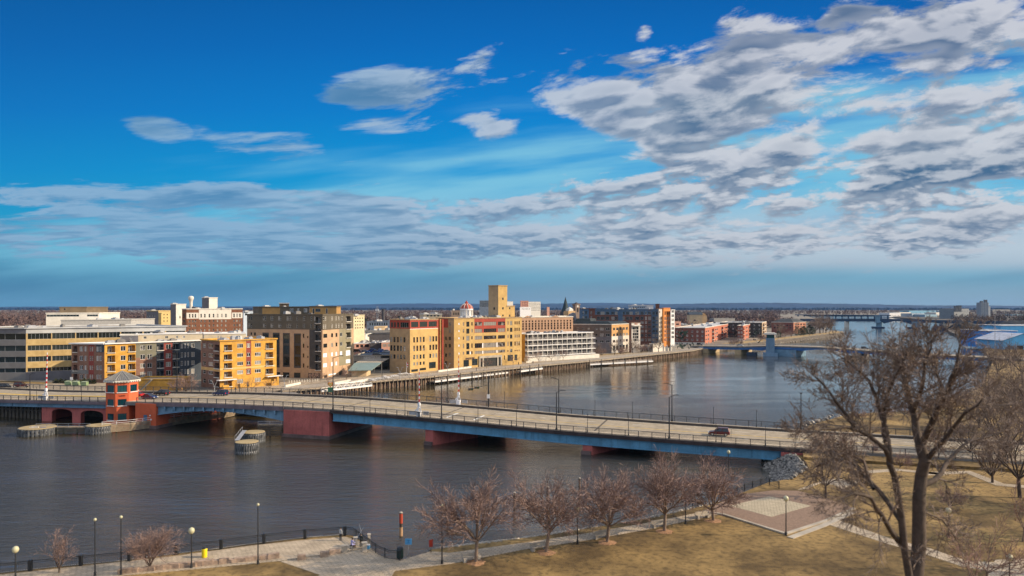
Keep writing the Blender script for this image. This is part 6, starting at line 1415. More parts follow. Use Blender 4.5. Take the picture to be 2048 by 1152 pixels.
 for pts, w in ((((1020, 700), (1200, 690), (1330, 745), (1600, 770)), 2.6), (((850, 530), (1000, 540), (1200, 630), (1600, 660)), 3.5), (((760, 690), (900, 680), (1100, 700)), 2.0)):
  ribbon(P(*[zz(*k) for k in pts]), w, 2.84, 'path', M_path, .03)
land_detail()
def lerp2(p, q, f): return (p[0] + (q[0] - p[0]) * f, p[1] + (q[1] - p[1]) * f)
def docks():
 m_sh = mat('sheet_pile', (.15, .10, .07), .85, .4, .8, col2=(.34, .22, .15), streak=.3)
 labels = ['timber boardwalk on piles nearest the front bridge', 'boardwalk on piles in front of the red-banded warehouse wing', 'boardwalk on piles in front of the warehouse gateway and balcony building', 'long boardwalk on piles running up to the second bridge']
 segs = [(WEST[4], WEST[7], 30), (WEST[7], WEST[8], 14), (WEST[8], WEST[10], 34), (WEST[10], WEST[12], 40)]
 segs = [(WEST[5:9], 34), (WEST[8:10], 24), (WEST[9:11], 26), (WEST[10:13], 46)]
 for (pts, n), lb in zip(segs, labels):
  o = thing('boardwalk', lb, 'boardwalk', (*pts[0], 0), 'timber boardwalks on the far bank')
  outer = offs(pts, -2.2)
  b = MB()
  for i in range(len(pts) - 1):
   a, c, d, e = outer[i], outer[i + 1], pts[i + 1], pts[i]; b.prism([a, c, d, e], 2.95, 3.60 + .004 * i)
  b.build('deck', M_plank, o)
  # corrugated wall behind the piles
  b = MB()
  for i in range(len(pts) - 1):
   a, c = offs(pts, -.25)[i], offs(pts, -.25)[i + 1]; L = math.dist(a, c); k = int(L / 1.3)
   for j in range(k): q = lerp2(a, c, (j + .5) / k); b.ob(q, .36, .2, -1, 2.9, math.atan2(c[1] - a[1], c[0] - a[0]))
  b.build('sheet_piling', m_sh, o)
  tot = sum(math.dist(outer[i], outer[i + 1]) for i in range(len(outer) - 1)); src = None
  def at_len(s):
   for i in range(len(outer) - 1):
    l = math.dist(outer[i], outer[i + 1])
    if s <= l or i == len(outer) - 2: return lerp2(outer[i], outer[i + 1], min(1, s / l))
    s -= l
  for k in range(n):
   q = at_len(tot * (k + .5) / n); loc = (q[0], q[1], 0)
   if src is None:
    m = MB(); m.tube((0, 0, -1.5), (0, 0, 3.3), .2, .17, 7); src = m.build('pile', M_wood); src.parent = o; w = WORG[o.name]; src.location = (q[0] - w[0], q[1] - w[1], 0)
   else: place(src, o, loc, 0, 'pile')
  b = MB()
  for i in range(len(outer) - 1):
   a, c = offs(outer, .2)[i], offs(outer, .2)[i + 1]
   for h in (.45, .8, 1.1): b.bar((*a, 3.6 + h), (*c, 3.6 + h), .06, .06)
   k = int(math.dist(a, c) / 3)
   for j in range(k + 1): q = lerp2(a, c, j / max(1, k)); b.bar((*q, 3.6), (*q, 4.7), .08)
  b.build('railing', M_steel, o)
 def fdock(p, q, w, z, lb, rail=True):
  d = nrm((q[0] - p[0], q[1] - p[1])); nn = (-d[1], d[0]); o = thing('floating_dock', lb, 'dock', (*p, 0), 'low docks on the far bank')
  p2, q2 = (p[0] + nn[0] * w, p[1] + nn[1] * w), (q[0] + nn[0] * w, q[1] + nn[1] * w)
  b = MB(); b.prism([p, q, q2, p2], z - .45, z); b.build('deck', M_plank, o)
  b = MB(); b.bar((p[0] - nn[0] * .08, p[1] - nn[1] * .08, z - .2), (q[0] - nn[0] * .08, q[1] - nn[1] * .08, z - .2), .14, .75); b.build('fender_board', M_white, o)
  b = MB(); L = math.dist(p, q); k = int(L / 4)
  for h in (.5, 1.05): b.bar((*lerp2(p, q, .02), z + h), (*lerp2(p, q, .98), z + h), .07, .07)
  for j in range(k + 1): c = lerp2(p, q, .02 + .96 * j / k); b.bar((*c, z), (*c, z + 1.1), .09)
  b.build('railing', M_white, o)
  for j in range(0, k + 1, 2): c = lerp2(p, q, j / k); m = MB(); m.tube((c[0] - nn[0] * .4, c[1] - nn[1] * .4, -1.5), (c[0] - nn[0] * .4, c[1] - nn[1] * .4, z + 2.4), .22, .2, 7); m.build('pile', M_woodd, o)
 fdock(g(868, 764, 1.2), g(1020, 745, 1.2), 3.5, 1.5, 'low white-edged dock below the yellow warehouse')
 fdock(g(1178, 730, 1.2), g(1306, 723, 1.2), 6, 1.6, 'low white-edged dock below the tan brick building')
 fdock(g(1040, 745, 1.5), g(1085, 739, 1.5), 2, 2.2, 'short dock stub between warehouse and balcony building')
 # white truss gangway
 o = thing('gangway', 'white truss gangway sloping to the boardwalk left of the heart sign', 'gangway', (*atD(642, 258), 0)); p, q = (*atD(643, 256), 3.9), (*atD(744, 286), 2.6)
 b = MB()
 def L3(f, h=0, off=0): return (p[0] + (q[0] - p[0]) * f - .3 * off, p[1] + (q[1] - p[1]) * f + off, p[2] + (q[2] - p[2]) * f + h)
 for off in (0, 2.0):
  b.bar(L3(0, 0, off), L3(1, 0, off), .3, .5); b.bar(L3(.25, 2.0, off), L3(.85, 2.0, off), .16); b.bar(L3(0, 1.0, off), L3(1, 1.0, off), .08)
  for k in range(9):
   f = .25 + .6 * k / 8; b.bar(L3(f, 0, off), L3(f, 2.0, off), .12)
   if k < 8: b.bar(L3(f, 2.0 if k % 2 else 0, off), L3(f + .075, 0 if k % 2 else 2.0, off), .12)
  for k in range(7): b.bar(L3(k / 6, 0, off), L3(k / 6, 1, off), .09)
 b.build('truss', M_white, o); b = MB(); b.add([L3(0, .1, 0), L3(1, .1, 0), L3(1, .1, 2.0), L3(0, .1, 2.0)], [(0, 1, 2, 3)]); b.build('deck', M_conc, o)
 # heart sign
 c = atD(661, 258); o = thing('heart_sign', 'orange and yellow heart sculpture on a small green base', 'sculpture', (*c, 3.5)); b = MB()
 for m, s_, dy in ((0, 1.0, 0), (1, .66, -.12)):
  pts = []
  for k in range(28):
   a = 2 * math.pi * k / 28; pts.append((c[0] + s_ * .062 * 16 * math.sin(a) ** 3 , zat(775, 258) + 1.1 + s_ * .062 * (13 * math.cos(a) - 5 * math.cos(2 * a) - 2 * math.cos(3 * a) - math.cos(4 * a))))
  y0, y1 = c[1] + dy - .2, c[1] + dy + .2; n = 28
  b.add([(x, y0, z) for x, z in pts] + [(x, y1, z) for x, z in pts], [tuple(range(n)), tuple(range(2 * n - 1, n - 1, -1))] + [(i, (i + 1) % n, (i + 1) % n + n, i + n) for i in range(n)], m)
 b.build('heart', [mat('heart_orange', (.72, .20, .02), .5, 0), mat('heart_yellow', (.85, .62, .20), .5, 0)], o)
 b = MB(); b.ob(c, .85, .4, 3.4, zat(776.5, 258) + .3); b.build('base', mat('green_base', (.05, .22, .11), .6, .1), o)
 # picnic tables by the shelter and low walls
 src = None; r = random.Random(2)
 for i in range(16):
  px = 742 + i * 5.2 + r.uniform(-1.5, 1.5); D = 292 + i * 1.9 + r.uniform(-3, 6); x, y = atD(px, D)
  if src is None:
   src = thing('picnic_table', 'white picnic table on the terrace between the shelter and the warehouse', 'table', (x, y, 3.56), 'picnic tables on the riverside terrace')
   WORG[src.name] = (0, 0, 0); b = MB(); b.box(-1, 1, -.45, .45, .70, .78); b.build('table_top', M_white, src)
   for s_ in (-1, 1): b = MB(); b.box(-1, 1, s_ * .85 - .15, s_ * .85 + .15, .42, .48); b.build('bench', M_white, src)
   for s_ in (-1, 1): b = MB(); b.bar((s_ * .8, -.8, 0), (s_ * .8, .3, .72), .08); b.bar((s_ * .8, .8, 0), (s_ * .8, -.3, .72), .08); b.build('leg', M_concd, src)
  else: copy_tree(src, (x, y, 3.56), r.uniform(.4, 1.2))
 for px0, px1, D, lb in ((668, 700, 282, 'low pale seat wall nearest the cream tower foot'), (700, 738, 285, 'low pale seat wall in front of the shelter'), (876, 942, 334, 'low white planter wall in front of the warehouse'), (1052, 1062, 388, 'brown planter wall at the corner of the balcony building'), (570, 600, 272, 'low pale seat wall right of the yellow apartments')):
  p, q = atD(px0, D), atD(px1, D + (px1 - px0) * .35); o = thing('seat_wall', lb, 'low wall', (*p, 3.5)); WORG[o.name] = (*p, 3.5); b = MB(); b.bar((*p, 3.95), (*q, 3.95), .6, .9); b.build('wall', M_trim, o); b = MB(); b.bar((*p, 4.43), (*q, 4.43), .75, .08); b.build('coping', M_conc, o)
 # bollards
 src = None
 for i in range(12):
  px = 578 + i * 5.2; x, y = atD(px, 287 + i * .6)
  if src is None:
   b = MB(); b.lathe((0, 0, 0), [(.16, 0), (.16, .95), (.1, 1.05)], 8); src = b.build('bollard', M_trim); src.location = (x, y, 3.5); tag(src, 'short pale bollard in the line beside the brown block', 'bollard', 'bollards beside the brown block')
  else: c = src.copy(); COL.objects.link(c); c.location = (x, y, 3.5)
docks()
# timber fenders and round dolphins round the bridge piers
def fenders():
 def dolphin(px, py, r, h, lb):
  x, y = g(px, py, 0); y += r * .5; o = thing('dolphin', lb, 'mooring dolphin', (x, y, 0), 'round timber dolphins in the river'); b = MB()
  n = 30
  for k in range(n): a = 6.2832 * k / n; b.tube((x + r * math.cos(a), y + r * math.sin(a), -1.5), (x + r * math.cos(a), y + r * math.sin(a), h - .1), r * .105, r * .105, 6)
  b.build('timber_ring', mat('dolphin_timber', (.05, .055, .06), .8, .4, 1.2, col2=(.16, .165, .17)), o)
  for z in (.45, h - .55): b = MB(); b.lathe((x, y, 0), [(r + .05, z - .12), (r + .16, z - .1), (r + .16, z + .2), (r + .05, z + .22)], 30); b.build('steel_band', M_steel, o)
  b = MB(); b.lathe((x, y, 0), [(r + .1, h - .25), (r + .15, h - .12), (r + .1, h)], 30); b.build('cap', mat('cap_concrete', (.38, .29, .15), .85, .15), o)
  return o
 dolphin(490, 908, 2.45, 2.7, 'front round timber dolphin with pale cap, nearest of all, left of the maroon pier')
 dolphin(503, 886, 2.6, 2.6, 'second round dolphin, just behind the front one')
 dolphin(65, 871, 4.2, 1.9, 'round dolphin at the left end of the timber fender')
 dolphin(191, 868, 2.9, 2.2, 'round dolphin below the bridge tower')
 def fence(pts, z0, z1, lb, rail, rows=5, m=M_wood, posts=True):
  o = thing('timber_fender', lb, 'fender', (*pts[0], 0), 'timber fenders guarding the bridge piers')
  b = MB();
  for i in range(len(pts) - 1):
   p, q = pts[i], pts[i + 1]
   for k in range(rows): z = z0 + (z1 - z0) * (k + .5) / rows; b.bar((*p, z), (*q, z), .35, (z1 - z0) / rows * .58)
  b.build('waling', m, o)
  b = MB()
  for i in range(len(pts) - 1):
   p, q = pts[i], pts[i + 1]; n = max(1, int(math.dist(p, q) / 3)); d = nrm((q[0] - p[0], q[1] - p[1]))
   for k in range(n + 1): c = lerp2(p, q, k / n); b.tube((c[0] - d[1] * .3, c[1] + d[0] * .3, -1.5), (c[0] - d[1] * .3, c[1] + d[0] * .3, z1), .2, .2, 6)
  b.build('piling', M_woodd, o)
  b = MB()
  for i in range(len(pts) - 1): p, q = pts[i], pts[i + 1]; d = nrm((q[0] - p[0], q[1] - p[1])); b.prism([p, q, (q[0] - d[1] * 1.3, q[1] + d[0] * 1.3), (p[0] - d[1] * 1.3, p[1] + d[0] * 1.3)], z1, z1 + .12)
  b.build('walkway', M_wood, o)
  b = MB()
  for i in range(len(pts) - 1):
   p, q = pts[i], pts[i + 1]; n = max(1, int(math.dist(p, q) / 2.6))
   for h in (.55, 1.05): b.bar((*p, z1 + h), (*q, z1 + h), .08, .08)
   for k in range(n + 1): c = lerp2(p, q, k / n); b.bar((*c, z1 + .1), (*c, z1 + 1.1), .08)
  b.build('railing', rail, o); return o
 a = g(72, 868, 0); b_ = g(180, 868, 0); o = fence([a, b_], .1, 1.7, 'dark timber fender with railing between two dolphins at the left', M_steel, 4, mat('green_black_timber', (.09, .085, .06), .85, .3, .8))
 x, y = g(67, 868, 0); b = MB(); b.ob((x + 1, y - .9), .9, .12, .6, 2.1, 0, 0); b.ob((x + .1, y - 1.0), .5, .1, 1.6, 2.0, 0, 0); b.ob((x + 3.1, y - .9), .7, .1, 1.7, 2.0, 0, 1); b.build('notice_board', [M_white, mat('sign_blue', (.03, .16, .50), .5, 0)], o)
 b = MB(); b.ob((x + 1, y - 1.04), .45, .02, 1.0, 1.8); b.build('panel', mat('sign_blue', (.03, .16, .50), .5, 0), o)
 pts = [g(204, 867, 0), g(262, 862, 0), g(330, 853, 0), g(400, 843, 0), g(455, 835, 0), g(497, 826, 0)]
 fence(pts, .1, 2.0, 'long slatted timber fender running from the tower under the opening span', M_white, 6)
 fence([g(516, 874, 0), bp(s_of(566), -.5)], .2, 3.0, 'dark slatted timber fence joining the second dolphin to the maroon pier', M_steel, 4, M_woodd)
 o = thing('catwalk', 'narrow metal catwalk linking the two dolphins left of the maroon pier', 'catwalk', (*g(476, 896, 0), 2.7)); p, q = (*g(474, 897, 1), 2.9), (*g(489, 876, 1), 2.9); b = MB(); b.bar(p, q, 1.0, .1); b.bar((p[0] - .5, p[1], 3.8), (q[0] - .5, q[1], 3.8), .06)
 for k in range(5): f = k / 4; b.bar((p[0] - .5 + (q[0] - p[0]) * f, p[1] + (q[1] - p[1]) * f, 2.9), (p[0] - .5 + (q[0] - p[0]) * f, p[1] + (q[1] - p[1]) * f, 3.8), .05)
 b.build('walkway', M_steel, o)
fenders()

# ---------------------------------------------------------------- lamps and signals
def pole(name, label, cat, x, y, z, zt, r=.11, arm=None, head='cobra', group=None, m=None, base=True):
 o = thing(name, label, cat, (x, y, z), group); m = m or M_black; b = MB(); b.tube((x, y, z), (x, y, zt), r, r * .65, 8)
 if base: b.tube((x, y, z), (x, y, z + .5), r * 1.9, r * 1.5, 8)
 if arm:
  pr = (x, y, zt - .1)
  for k in range(1, 5): a = k / 4 * math.pi / 2; c = (x + arm * math.sin(a) * .95, y, zt - .1 + .55 * math.sin(a)); b.tube(pr, c, r * .5, r * .5, 6); pr = c
 b.build('pole', m, o)
 if head == 'cobra':
  b = MB(); xx = x + (arm or 0); b.ob((xx + (.3 if (arm or 0) > 0 else -.3), y), .42, .16, zt + .38, zt + .54) if arm else b.ob((x, y), .2, .2, zt - .05, zt + .2); b.build('lamp_head', m, o)
 elif head == 'globe': b = MB(); b.lathe((x, y, zt), [(.10, 0), (.30, .18), (.36, .42), (.28, .66), (.08, .78)], 12); b.build('globe', M_globe, o, True)
 elif head == 'ball': b = MB(); b.lathe((x, y, zt), [(.08, 0), (.17, .1), (.17, .25), (.05, .34)], 10); b.build('ball', M_globe, o, True)
 elif head == 'cap': b = MB(); b.ob((x, y), .13, .13, zt, zt + .12); b.build('cap', m, o)
 return o
def on_bridge(px, t): s = s_of(px, t); p = bp(s, t); return p[0], p[1], zd(s)
TN, TF = .38, BWD - .5
def lamps():
 G = 'tall street lamps on the front bridge'; G2 = 'short poles along the bridge railings'
 for px, t, yt, arm, lb in ((666, TN, 715, 1.9, 'tallest street lamp on the near railing, standing over the maroon pier'), (883, TN, 762, 0, 'tall dark mast on the near railing between gate arm and signal pole'), (1113, TN, 784, 1.3, 'near-side tall street lamp of the pair right of the signal pole'), (1117.5, TF, 759, -1.3, 'far-side curved street lamp of the pair right of the signal pole'),
            (1338.5, TN, 794, 1.3, 'near-side street lamp left of the red car'), (1344, TF, 770, -1.3, 'far-side curved street lamp left of the red car'), (1602, TF, 787, 0, 'tall street lamp at the right end of the bridge, among branches'), (60, TN, 749, .9, 'dark street lamp left of the striped gate near the left edge'), (354, TF + 3, 701, -2.4, 'tall street lamp with left arm in front of the slate apartment wall')):
  x, y, z = on_bridge(px, t) if t < 26 else on_bridge(px, TF); pole('street_lamp', lb, 'street lamp', x, y, z + .2, zat(yt, y), .15, arm or None, 'cobra', G)
 for i, (px, t, yt) in enumerate(((73, TN, 775), (163, TN, 772), (740, TN, 790), (810, TN, 795), (956, TN, 811), (1033, TN, 814), (1175, TN, 829), (1257, TN, 832), (1432, TN, 846), (1531, TN, 852), (764, TF, 770), (832, TF, 774), (896, TF, 777), (1009, TF, 784), (1190, TF, 800), (1265, TF, 805), (1427, TF, 815), (1513, TF, 821))):
  x, y, z = on_bridge(px, t); pole('railing_pole', '%s thin unlit pole from the left on the %s railing of the front bridge' % (('first', 'second', 'third', 'fourth', 'fifth', 'sixth', 'seventh', 'eighth', 'ninth', 'tenth')[i if i < 10 else i - 10], 'near' if t < 5 else 'far'), 'pole', x, y, z + .2, zat(yt, y), .07, None, 'cap', G2)
 # signal mast
 x, y, z = on_bridge(977, TF - .4); zt = zat(753, y); o = thing('traffic_signal', 'dark mast with two black traffic lights on a long arm over the bridge', 'traffic light', (x, y, z)); b = MB(); b.tube((x, y, z), (x, y, zt), .22, .16, 8); b.build('mast', M_black, o)
 e = (x - 4.7, y - 3.0, zat(776, y)); b = MB(); b.bar((x, y, zt - 2.2), e, .13); b.build('arm', M_black, o)
 for f in (1.0, .66):
  c = (x + (e[0] - x) * f, y + (e[1] - y) * f, zt - 2.2 + (e[2] - zt + 2.2) * f); b = MB(); b.ob(c[:2], .62, .2, c[2] - .28, c[2] + .28, .2); o2 = b.build('signal_head', M_black, o)
  for k, col in enumerate(((.25, .01, .01), (.25, .15, .01), (.01, .18, .05))): b = MB(); b.tube((c[0] - .36 + .36 * k, c[1] - .21, c[2]), (c[0] - .36 + .36 * k, c[1] - .26, c[2]), .13, .13, 8); b.build('lens', mat('lens%s' % 'ryg'[k], col, .2, 0), o2)
 b = MB(); b.ob((x, y - .3), .42, .06, z + 2.6, z + 3.7); b.build('notice', M_white, o)
 # Y-shaped lamps
 for px, D, yt, lb in ((429, 254, 762, 'pale Y-shaped lamp left of the yellow apartments entrance'), (568.5, 262, 751, 'pale Y-shaped lamp right of the yellow apartments'), (800, 300, 735, 'pale Y-shaped lamp in front of the warehouse corner'), (895, 322, 727, 'pale T-topped lamp in front of the warehouse gateway'), (1092, 392, 712, 'thin pale lamp by the balcony building lawn'), (1297, 474, 690, 'pale thin lamp near the stone arcade')):
  x, y = atD(px, D); zt = zat(yt, D); o = thing('promenade_lamp', lb, 'lamp', (x, y, 3.5), 'pale lamps on the far riverside walk'); b = MB(); zf = 3.5 + (zt - 3.5) * .55; b.tube((x, y, 3.5), (x, y, zf), .14, .10, 7); b.build('pole', M_steel, o)
  for s_ in (-1, 1): b = MB(); b.tube((x, y, zf - .1), (x + s_ * .9, y, zt), .08, .06, 6); b.tube((x + s_ * .7, y, zt), (x + s_ * 1.5, y, zt + .12), .1, .1, 6); b.build('arm', M_steel, o)
 if 1:
  x, y = atD(813, 318); o = thing('flagpole', 'flagpole with small red and white flag by the warehouse corner', 'flagpole', (x, y, 3.5)); b = MB(); b.tube((x, y, 3.4), (x, y, zat(724, 318)), .08, .06, 6); b.build('pole', M_white, o); b = MB()
  for k in range(4): b.quad((x + .05 + .05 * k, y, zat(725 + k * 2.2, 318)), (x + .75 - .03 * k, y - .1, zat(726 + k * 2.2, 318)), (x + .72 - .03 * k, y - .1, zat(728.2 + k * 2.2, 318)), (x + .1 + .05 * k, y, zat(727.2 + k * 2.2, 318)), k % 2)
  b.build('flag', [M_stripe, M_white], o)
 x, y = atD(764, 300); pole('riverside_pole', 'dark tall pole standing before the striped canopy', 'pole', x, y, 3.5, zat(706, 300), .12, None, 'cap')
 # near bank
 for px, pb, yt, hd, lb in ((31, 1160, 1106, 'globe', 'globe lamp at the far left of the promenade'), (383, 1136, 1068, 'globe', 'globe lamp between the reddish tree and the yellow bin'), (190, 1152, 1042, 'ball', 'tall thin pole left of its twin on the left promenade'), (242, 1150, 1037, 'ball', 'tall thin pole beside the reddish promenade tree'), (516, 1128, 1012, 'ball', 'tall thin pole right of the yellow bin'),
             (884, 1128, 1014, 'ball', 'tall thin pole left of the leftmost riverside tree'), (1155, 1088, 1025, 'globe', 'globe lamp between the second and middle riverside trees'), (1371, 1048, 990, 'ball', 'thin pole between the fourth and last riverside trees'), (1457, 946, 908, 'globe', 'small globe lamp in the river edge shadow under the bridge girder'),
             (1572, 1071, 1003, 'globe', 'globe lamp at the front corner of the paved plaza'), (1897, 1075, 1027, 'globe', 'globe lamp on the lawn right of the old tree trunk'), (2019, 1165, 1122, 'globe', 'globe lamp at the bottom right corner'), (1645, 930, 893, 'globe', 'small globe lamp behind the plaza near the bridge end')):
  z0 = 2.8 if px != 1457 else .0; x, y = g(px, pb, z0); pole('park_lamp' if hd == 'globe' else 'thin_pole', lb, 'park lamp' if hd == 'globe' else 'pole', x, y, z0, zat(yt, y), .09 if hd == 'globe' else .085, None, hd, 'lamps and poles in the near park')
lamps()

# ---------------------------------------------------------------- vehicles
def car_proto(kind, paint, name):
 o = thing(name, '', 'car', (0, 0, 0)); WORG[o.name] = (0, 0, 0)
 L, Wd = (4.7, 1.85); suv = kind == 'suv'
 # side outline (x forward), lower body then cabin
 zb, zs, zt = (.38, 1.05, 1.78) if suv else (.28, .88, 1.42)
 sec = [(-L / 2, zb + .15), (-L / 2 + .05, zs - .08), (-L / 2 + .25, zs), (L / 2 - 1.25, zs), (L / 2 - .35, zs - .14), (L / 2, zs - .38), (L / 2, zb + .1), (L / 2 - .1, zb), (-L / 2 + .1, zb)]
 b = MB(); n = len(sec)
 for (y0, y1, k0, k1) in ((-Wd / 2, -Wd / 2 + .12, .96, 1), (-Wd / 2 + .12, Wd / 2 - .12, 1, 1), (Wd / 2 - .12, Wd / 2, 1, .96)):
  vs = [(x * k0, y0, zb + (z - zb) * k0) for x, z in sec] + [(x * k1, y1, zb + (z - zb) * k1) for x, z in sec]
  b.add(vs, [(i, i + n, (i + 1) % n + n, (i + 1) % n) for i in range(n)] + ([tuple(range(n))] if k0 < 1 else []) + ([tuple(range(2 * n - 1, n - 1, -1))] if k1 < 1 else []))
 cab = [(-L / 2 + (.12 if suv else .75), zs), (-L / 2 + (.35 if suv else 1.35), zt), (L / 2 - (2.2 if suv else 2.35), zt), (L / 2 - 1.35, zs)]
 hw0, hw1 = Wd / 2 - .06, Wd / 2 - .24
 R_ = [(cab[1][0] - .05, -hw1), (cab[2][0] + .05, -hw1), (cab[2][0] + .05, hw1), (cab[1][0] - .05, hw1)]; b.prism(R_, zt - .03, zt + .05)
 def P4(f, yy): return None
 # pillars
 for s_ in (-1, 1):
  for a_, c_ in ((cab[0], cab[1]), (cab[3], cab[2])): b.bar((a_[0], s_ * hw0, a_[1]), (c_[0], s_ * hw1, c_[1]), .09)
  b.bar(((cab[0][0] + cab[3][0]) / 2, s_ * hw0, zs), ((cab[1][0] + cab[2][0]) / 2, s_ * hw1, zt), .09)
 b.build('body', paint, o)
 b = MB(); vs = [(cab[0][0], -hw0 + .02, zs), (cab[3][0], -hw0 + .02, zs), (cab[2][0], -hw1 + .02, zt), (cab[1][0], -hw1 + .02, zt)]; vs += [(x, -y, z) for x, y, z in vs]
 b.add(vs, [(0, 1, 2, 3), (7, 6, 5, 4), (1, 5, 6, 2), (0, 3, 7, 4)]); b.build('glass', M_carglass, o)
 for x in (-L / 2 + .85, L / 2 - .9):
  for s_ in (-1, 1):
   r = .37 if suv else .33; b = MB(); b.tube((x, s_ * (Wd / 2 - .2), r), (x, s_ * (Wd / 2 + .02), r), r, r, 16); w = b.build('wheel', M_tyre, o); b = MB(); b.tube((x, s_ * (Wd / 2 - .1), r), (x, s_ * (Wd / 2 + .035), r), r * .6, r * .6, 10); b.build('rim', M_rim, w)
 for s_ in (-1, 1):
  b = MB(); b.box(L / 2 - .25, L / 2 + .02, s_ * .68 - .2, s_ * .68 + .2, zs - .40, zs - .24); b.build('headlight', M_head, o)
  b = MB(); b.box(-L / 2 - .02, -L / 2 + .12, s_ * .72 - .14, s_ * .72 + .14, zs - .32, zs - .06); b.build('tail_light', M_tail, o)
 b = MB(); b.box(-L / 2 - .04, -L / 2 + .06, -.85, .85, zb, zb + .2); b.box(L / 2 - .06, L / 2 + .04, -.85, .85, zb, zb + .2); b.build('bumper', M_carglass if suv else paint, o)
 return o
def vehicles():
 def pm(n, c): return mat(n, c, .25, 0, metal=.2, spec=.7)
 col = {'red': pm('paint_maroon', (.10, .012, .018)), 'blue': pm('paint_navy', (.015, .03, .11)), 'dark': pm('paint_black', (.02, .02, .025)), 'silver': pm('paint_silver', (.45, .46, .48)), 'white': pm('paint_white', (.75, .75, .75)), 'bright': pm('paint_red', (.45, .02, .02)), 'azure': pm('paint_blue', (.02, .10, .40))}
 protos = {}; used = set()
 def put(kind, c, x, y, z, rz, label, group=None):
  k = (kind, c)
  if k not in protos: protos[k] = car_proto(kind, col[c], 'car'); o = protos[k]; o.location = (x, y, z); o.rotation_euler = (0, 0, rz); o['label'] = label
  else: o = copy_tree(protos[k], (x, y, z), rz, label)
  if group: o['group'] = group
  elif 'group' in o: del o['group']
  return o
 def br(kind, c, px, t, lb, rev=True, group='cars driving over the front bridge'):
  s = s_of(px, t); p = bp(s, t); put(kind, c, p[0], p[1], zd(s) + .07, BANG + (math.pi if rev else 0), lb, group)
 br('suv', 'red', 1438, 9.5, 'dark red four-door car driving left near the right end of the bridge')
 br('suv', 'blue', 441, 17, 'navy blue car driving left past the yellow apartments')
 br('sedan', 'blue', 299, 8, 'dark blue car with pale bonnet, partly behind the tower wing railing', False)
 br('suv', 'dark', 323, 15.5, 'dark car behind the blue one, right of the bridge tower')
 br('sedan', 'bright', 273, 13, 'red car half hidden behind the bridge tower')
 for px, D, k, c, lb in ((12, 251, 'suv', 'dark', 'dark car at the left edge of the road'), (43, 256, 'suv', 'red', 'dark red car with lit tail lamps second from the left edge')):
  x, y = atD(px, D); put(k, c, x, y, 5.32, .1 if c == 'dark' else .2, lb, 'cars at the left road junction')
 r = random.Random(8)
 for i, (px, py, c, lb) in enumerate(((716, 697, 'dark', 'dark car at the left of the parking deck'), (727, 697.5, 'dark', 'second dark car on the parking deck'), (741, 697, 'azure', 'bright blue car on the parking deck'), (752, 698, 'blue', 'navy car on the parking deck behind the bright blue one'), (765, 696, 'azure', 'blue car at the right end of the parking deck'), (730, 703, 'blue', 'navy car low on the parking deck'), (755, 709, 'dark', 'large dark car nearest the lettering on the parking deck'), (774, 699, 'silver', 'silver car against the warehouse on the parking deck'))):
  zt = zat(711.5, 342) - .5 + .02; x, y = g(px, py + 3, zt); y = min(y, 374); x = (px - 1024) / FP * y; put(('suv', 'sedan')[i % 2], c, x, y, zt, r.choice((.1, 3.2)), lb, 'cars on the parking deck')
vehicles()

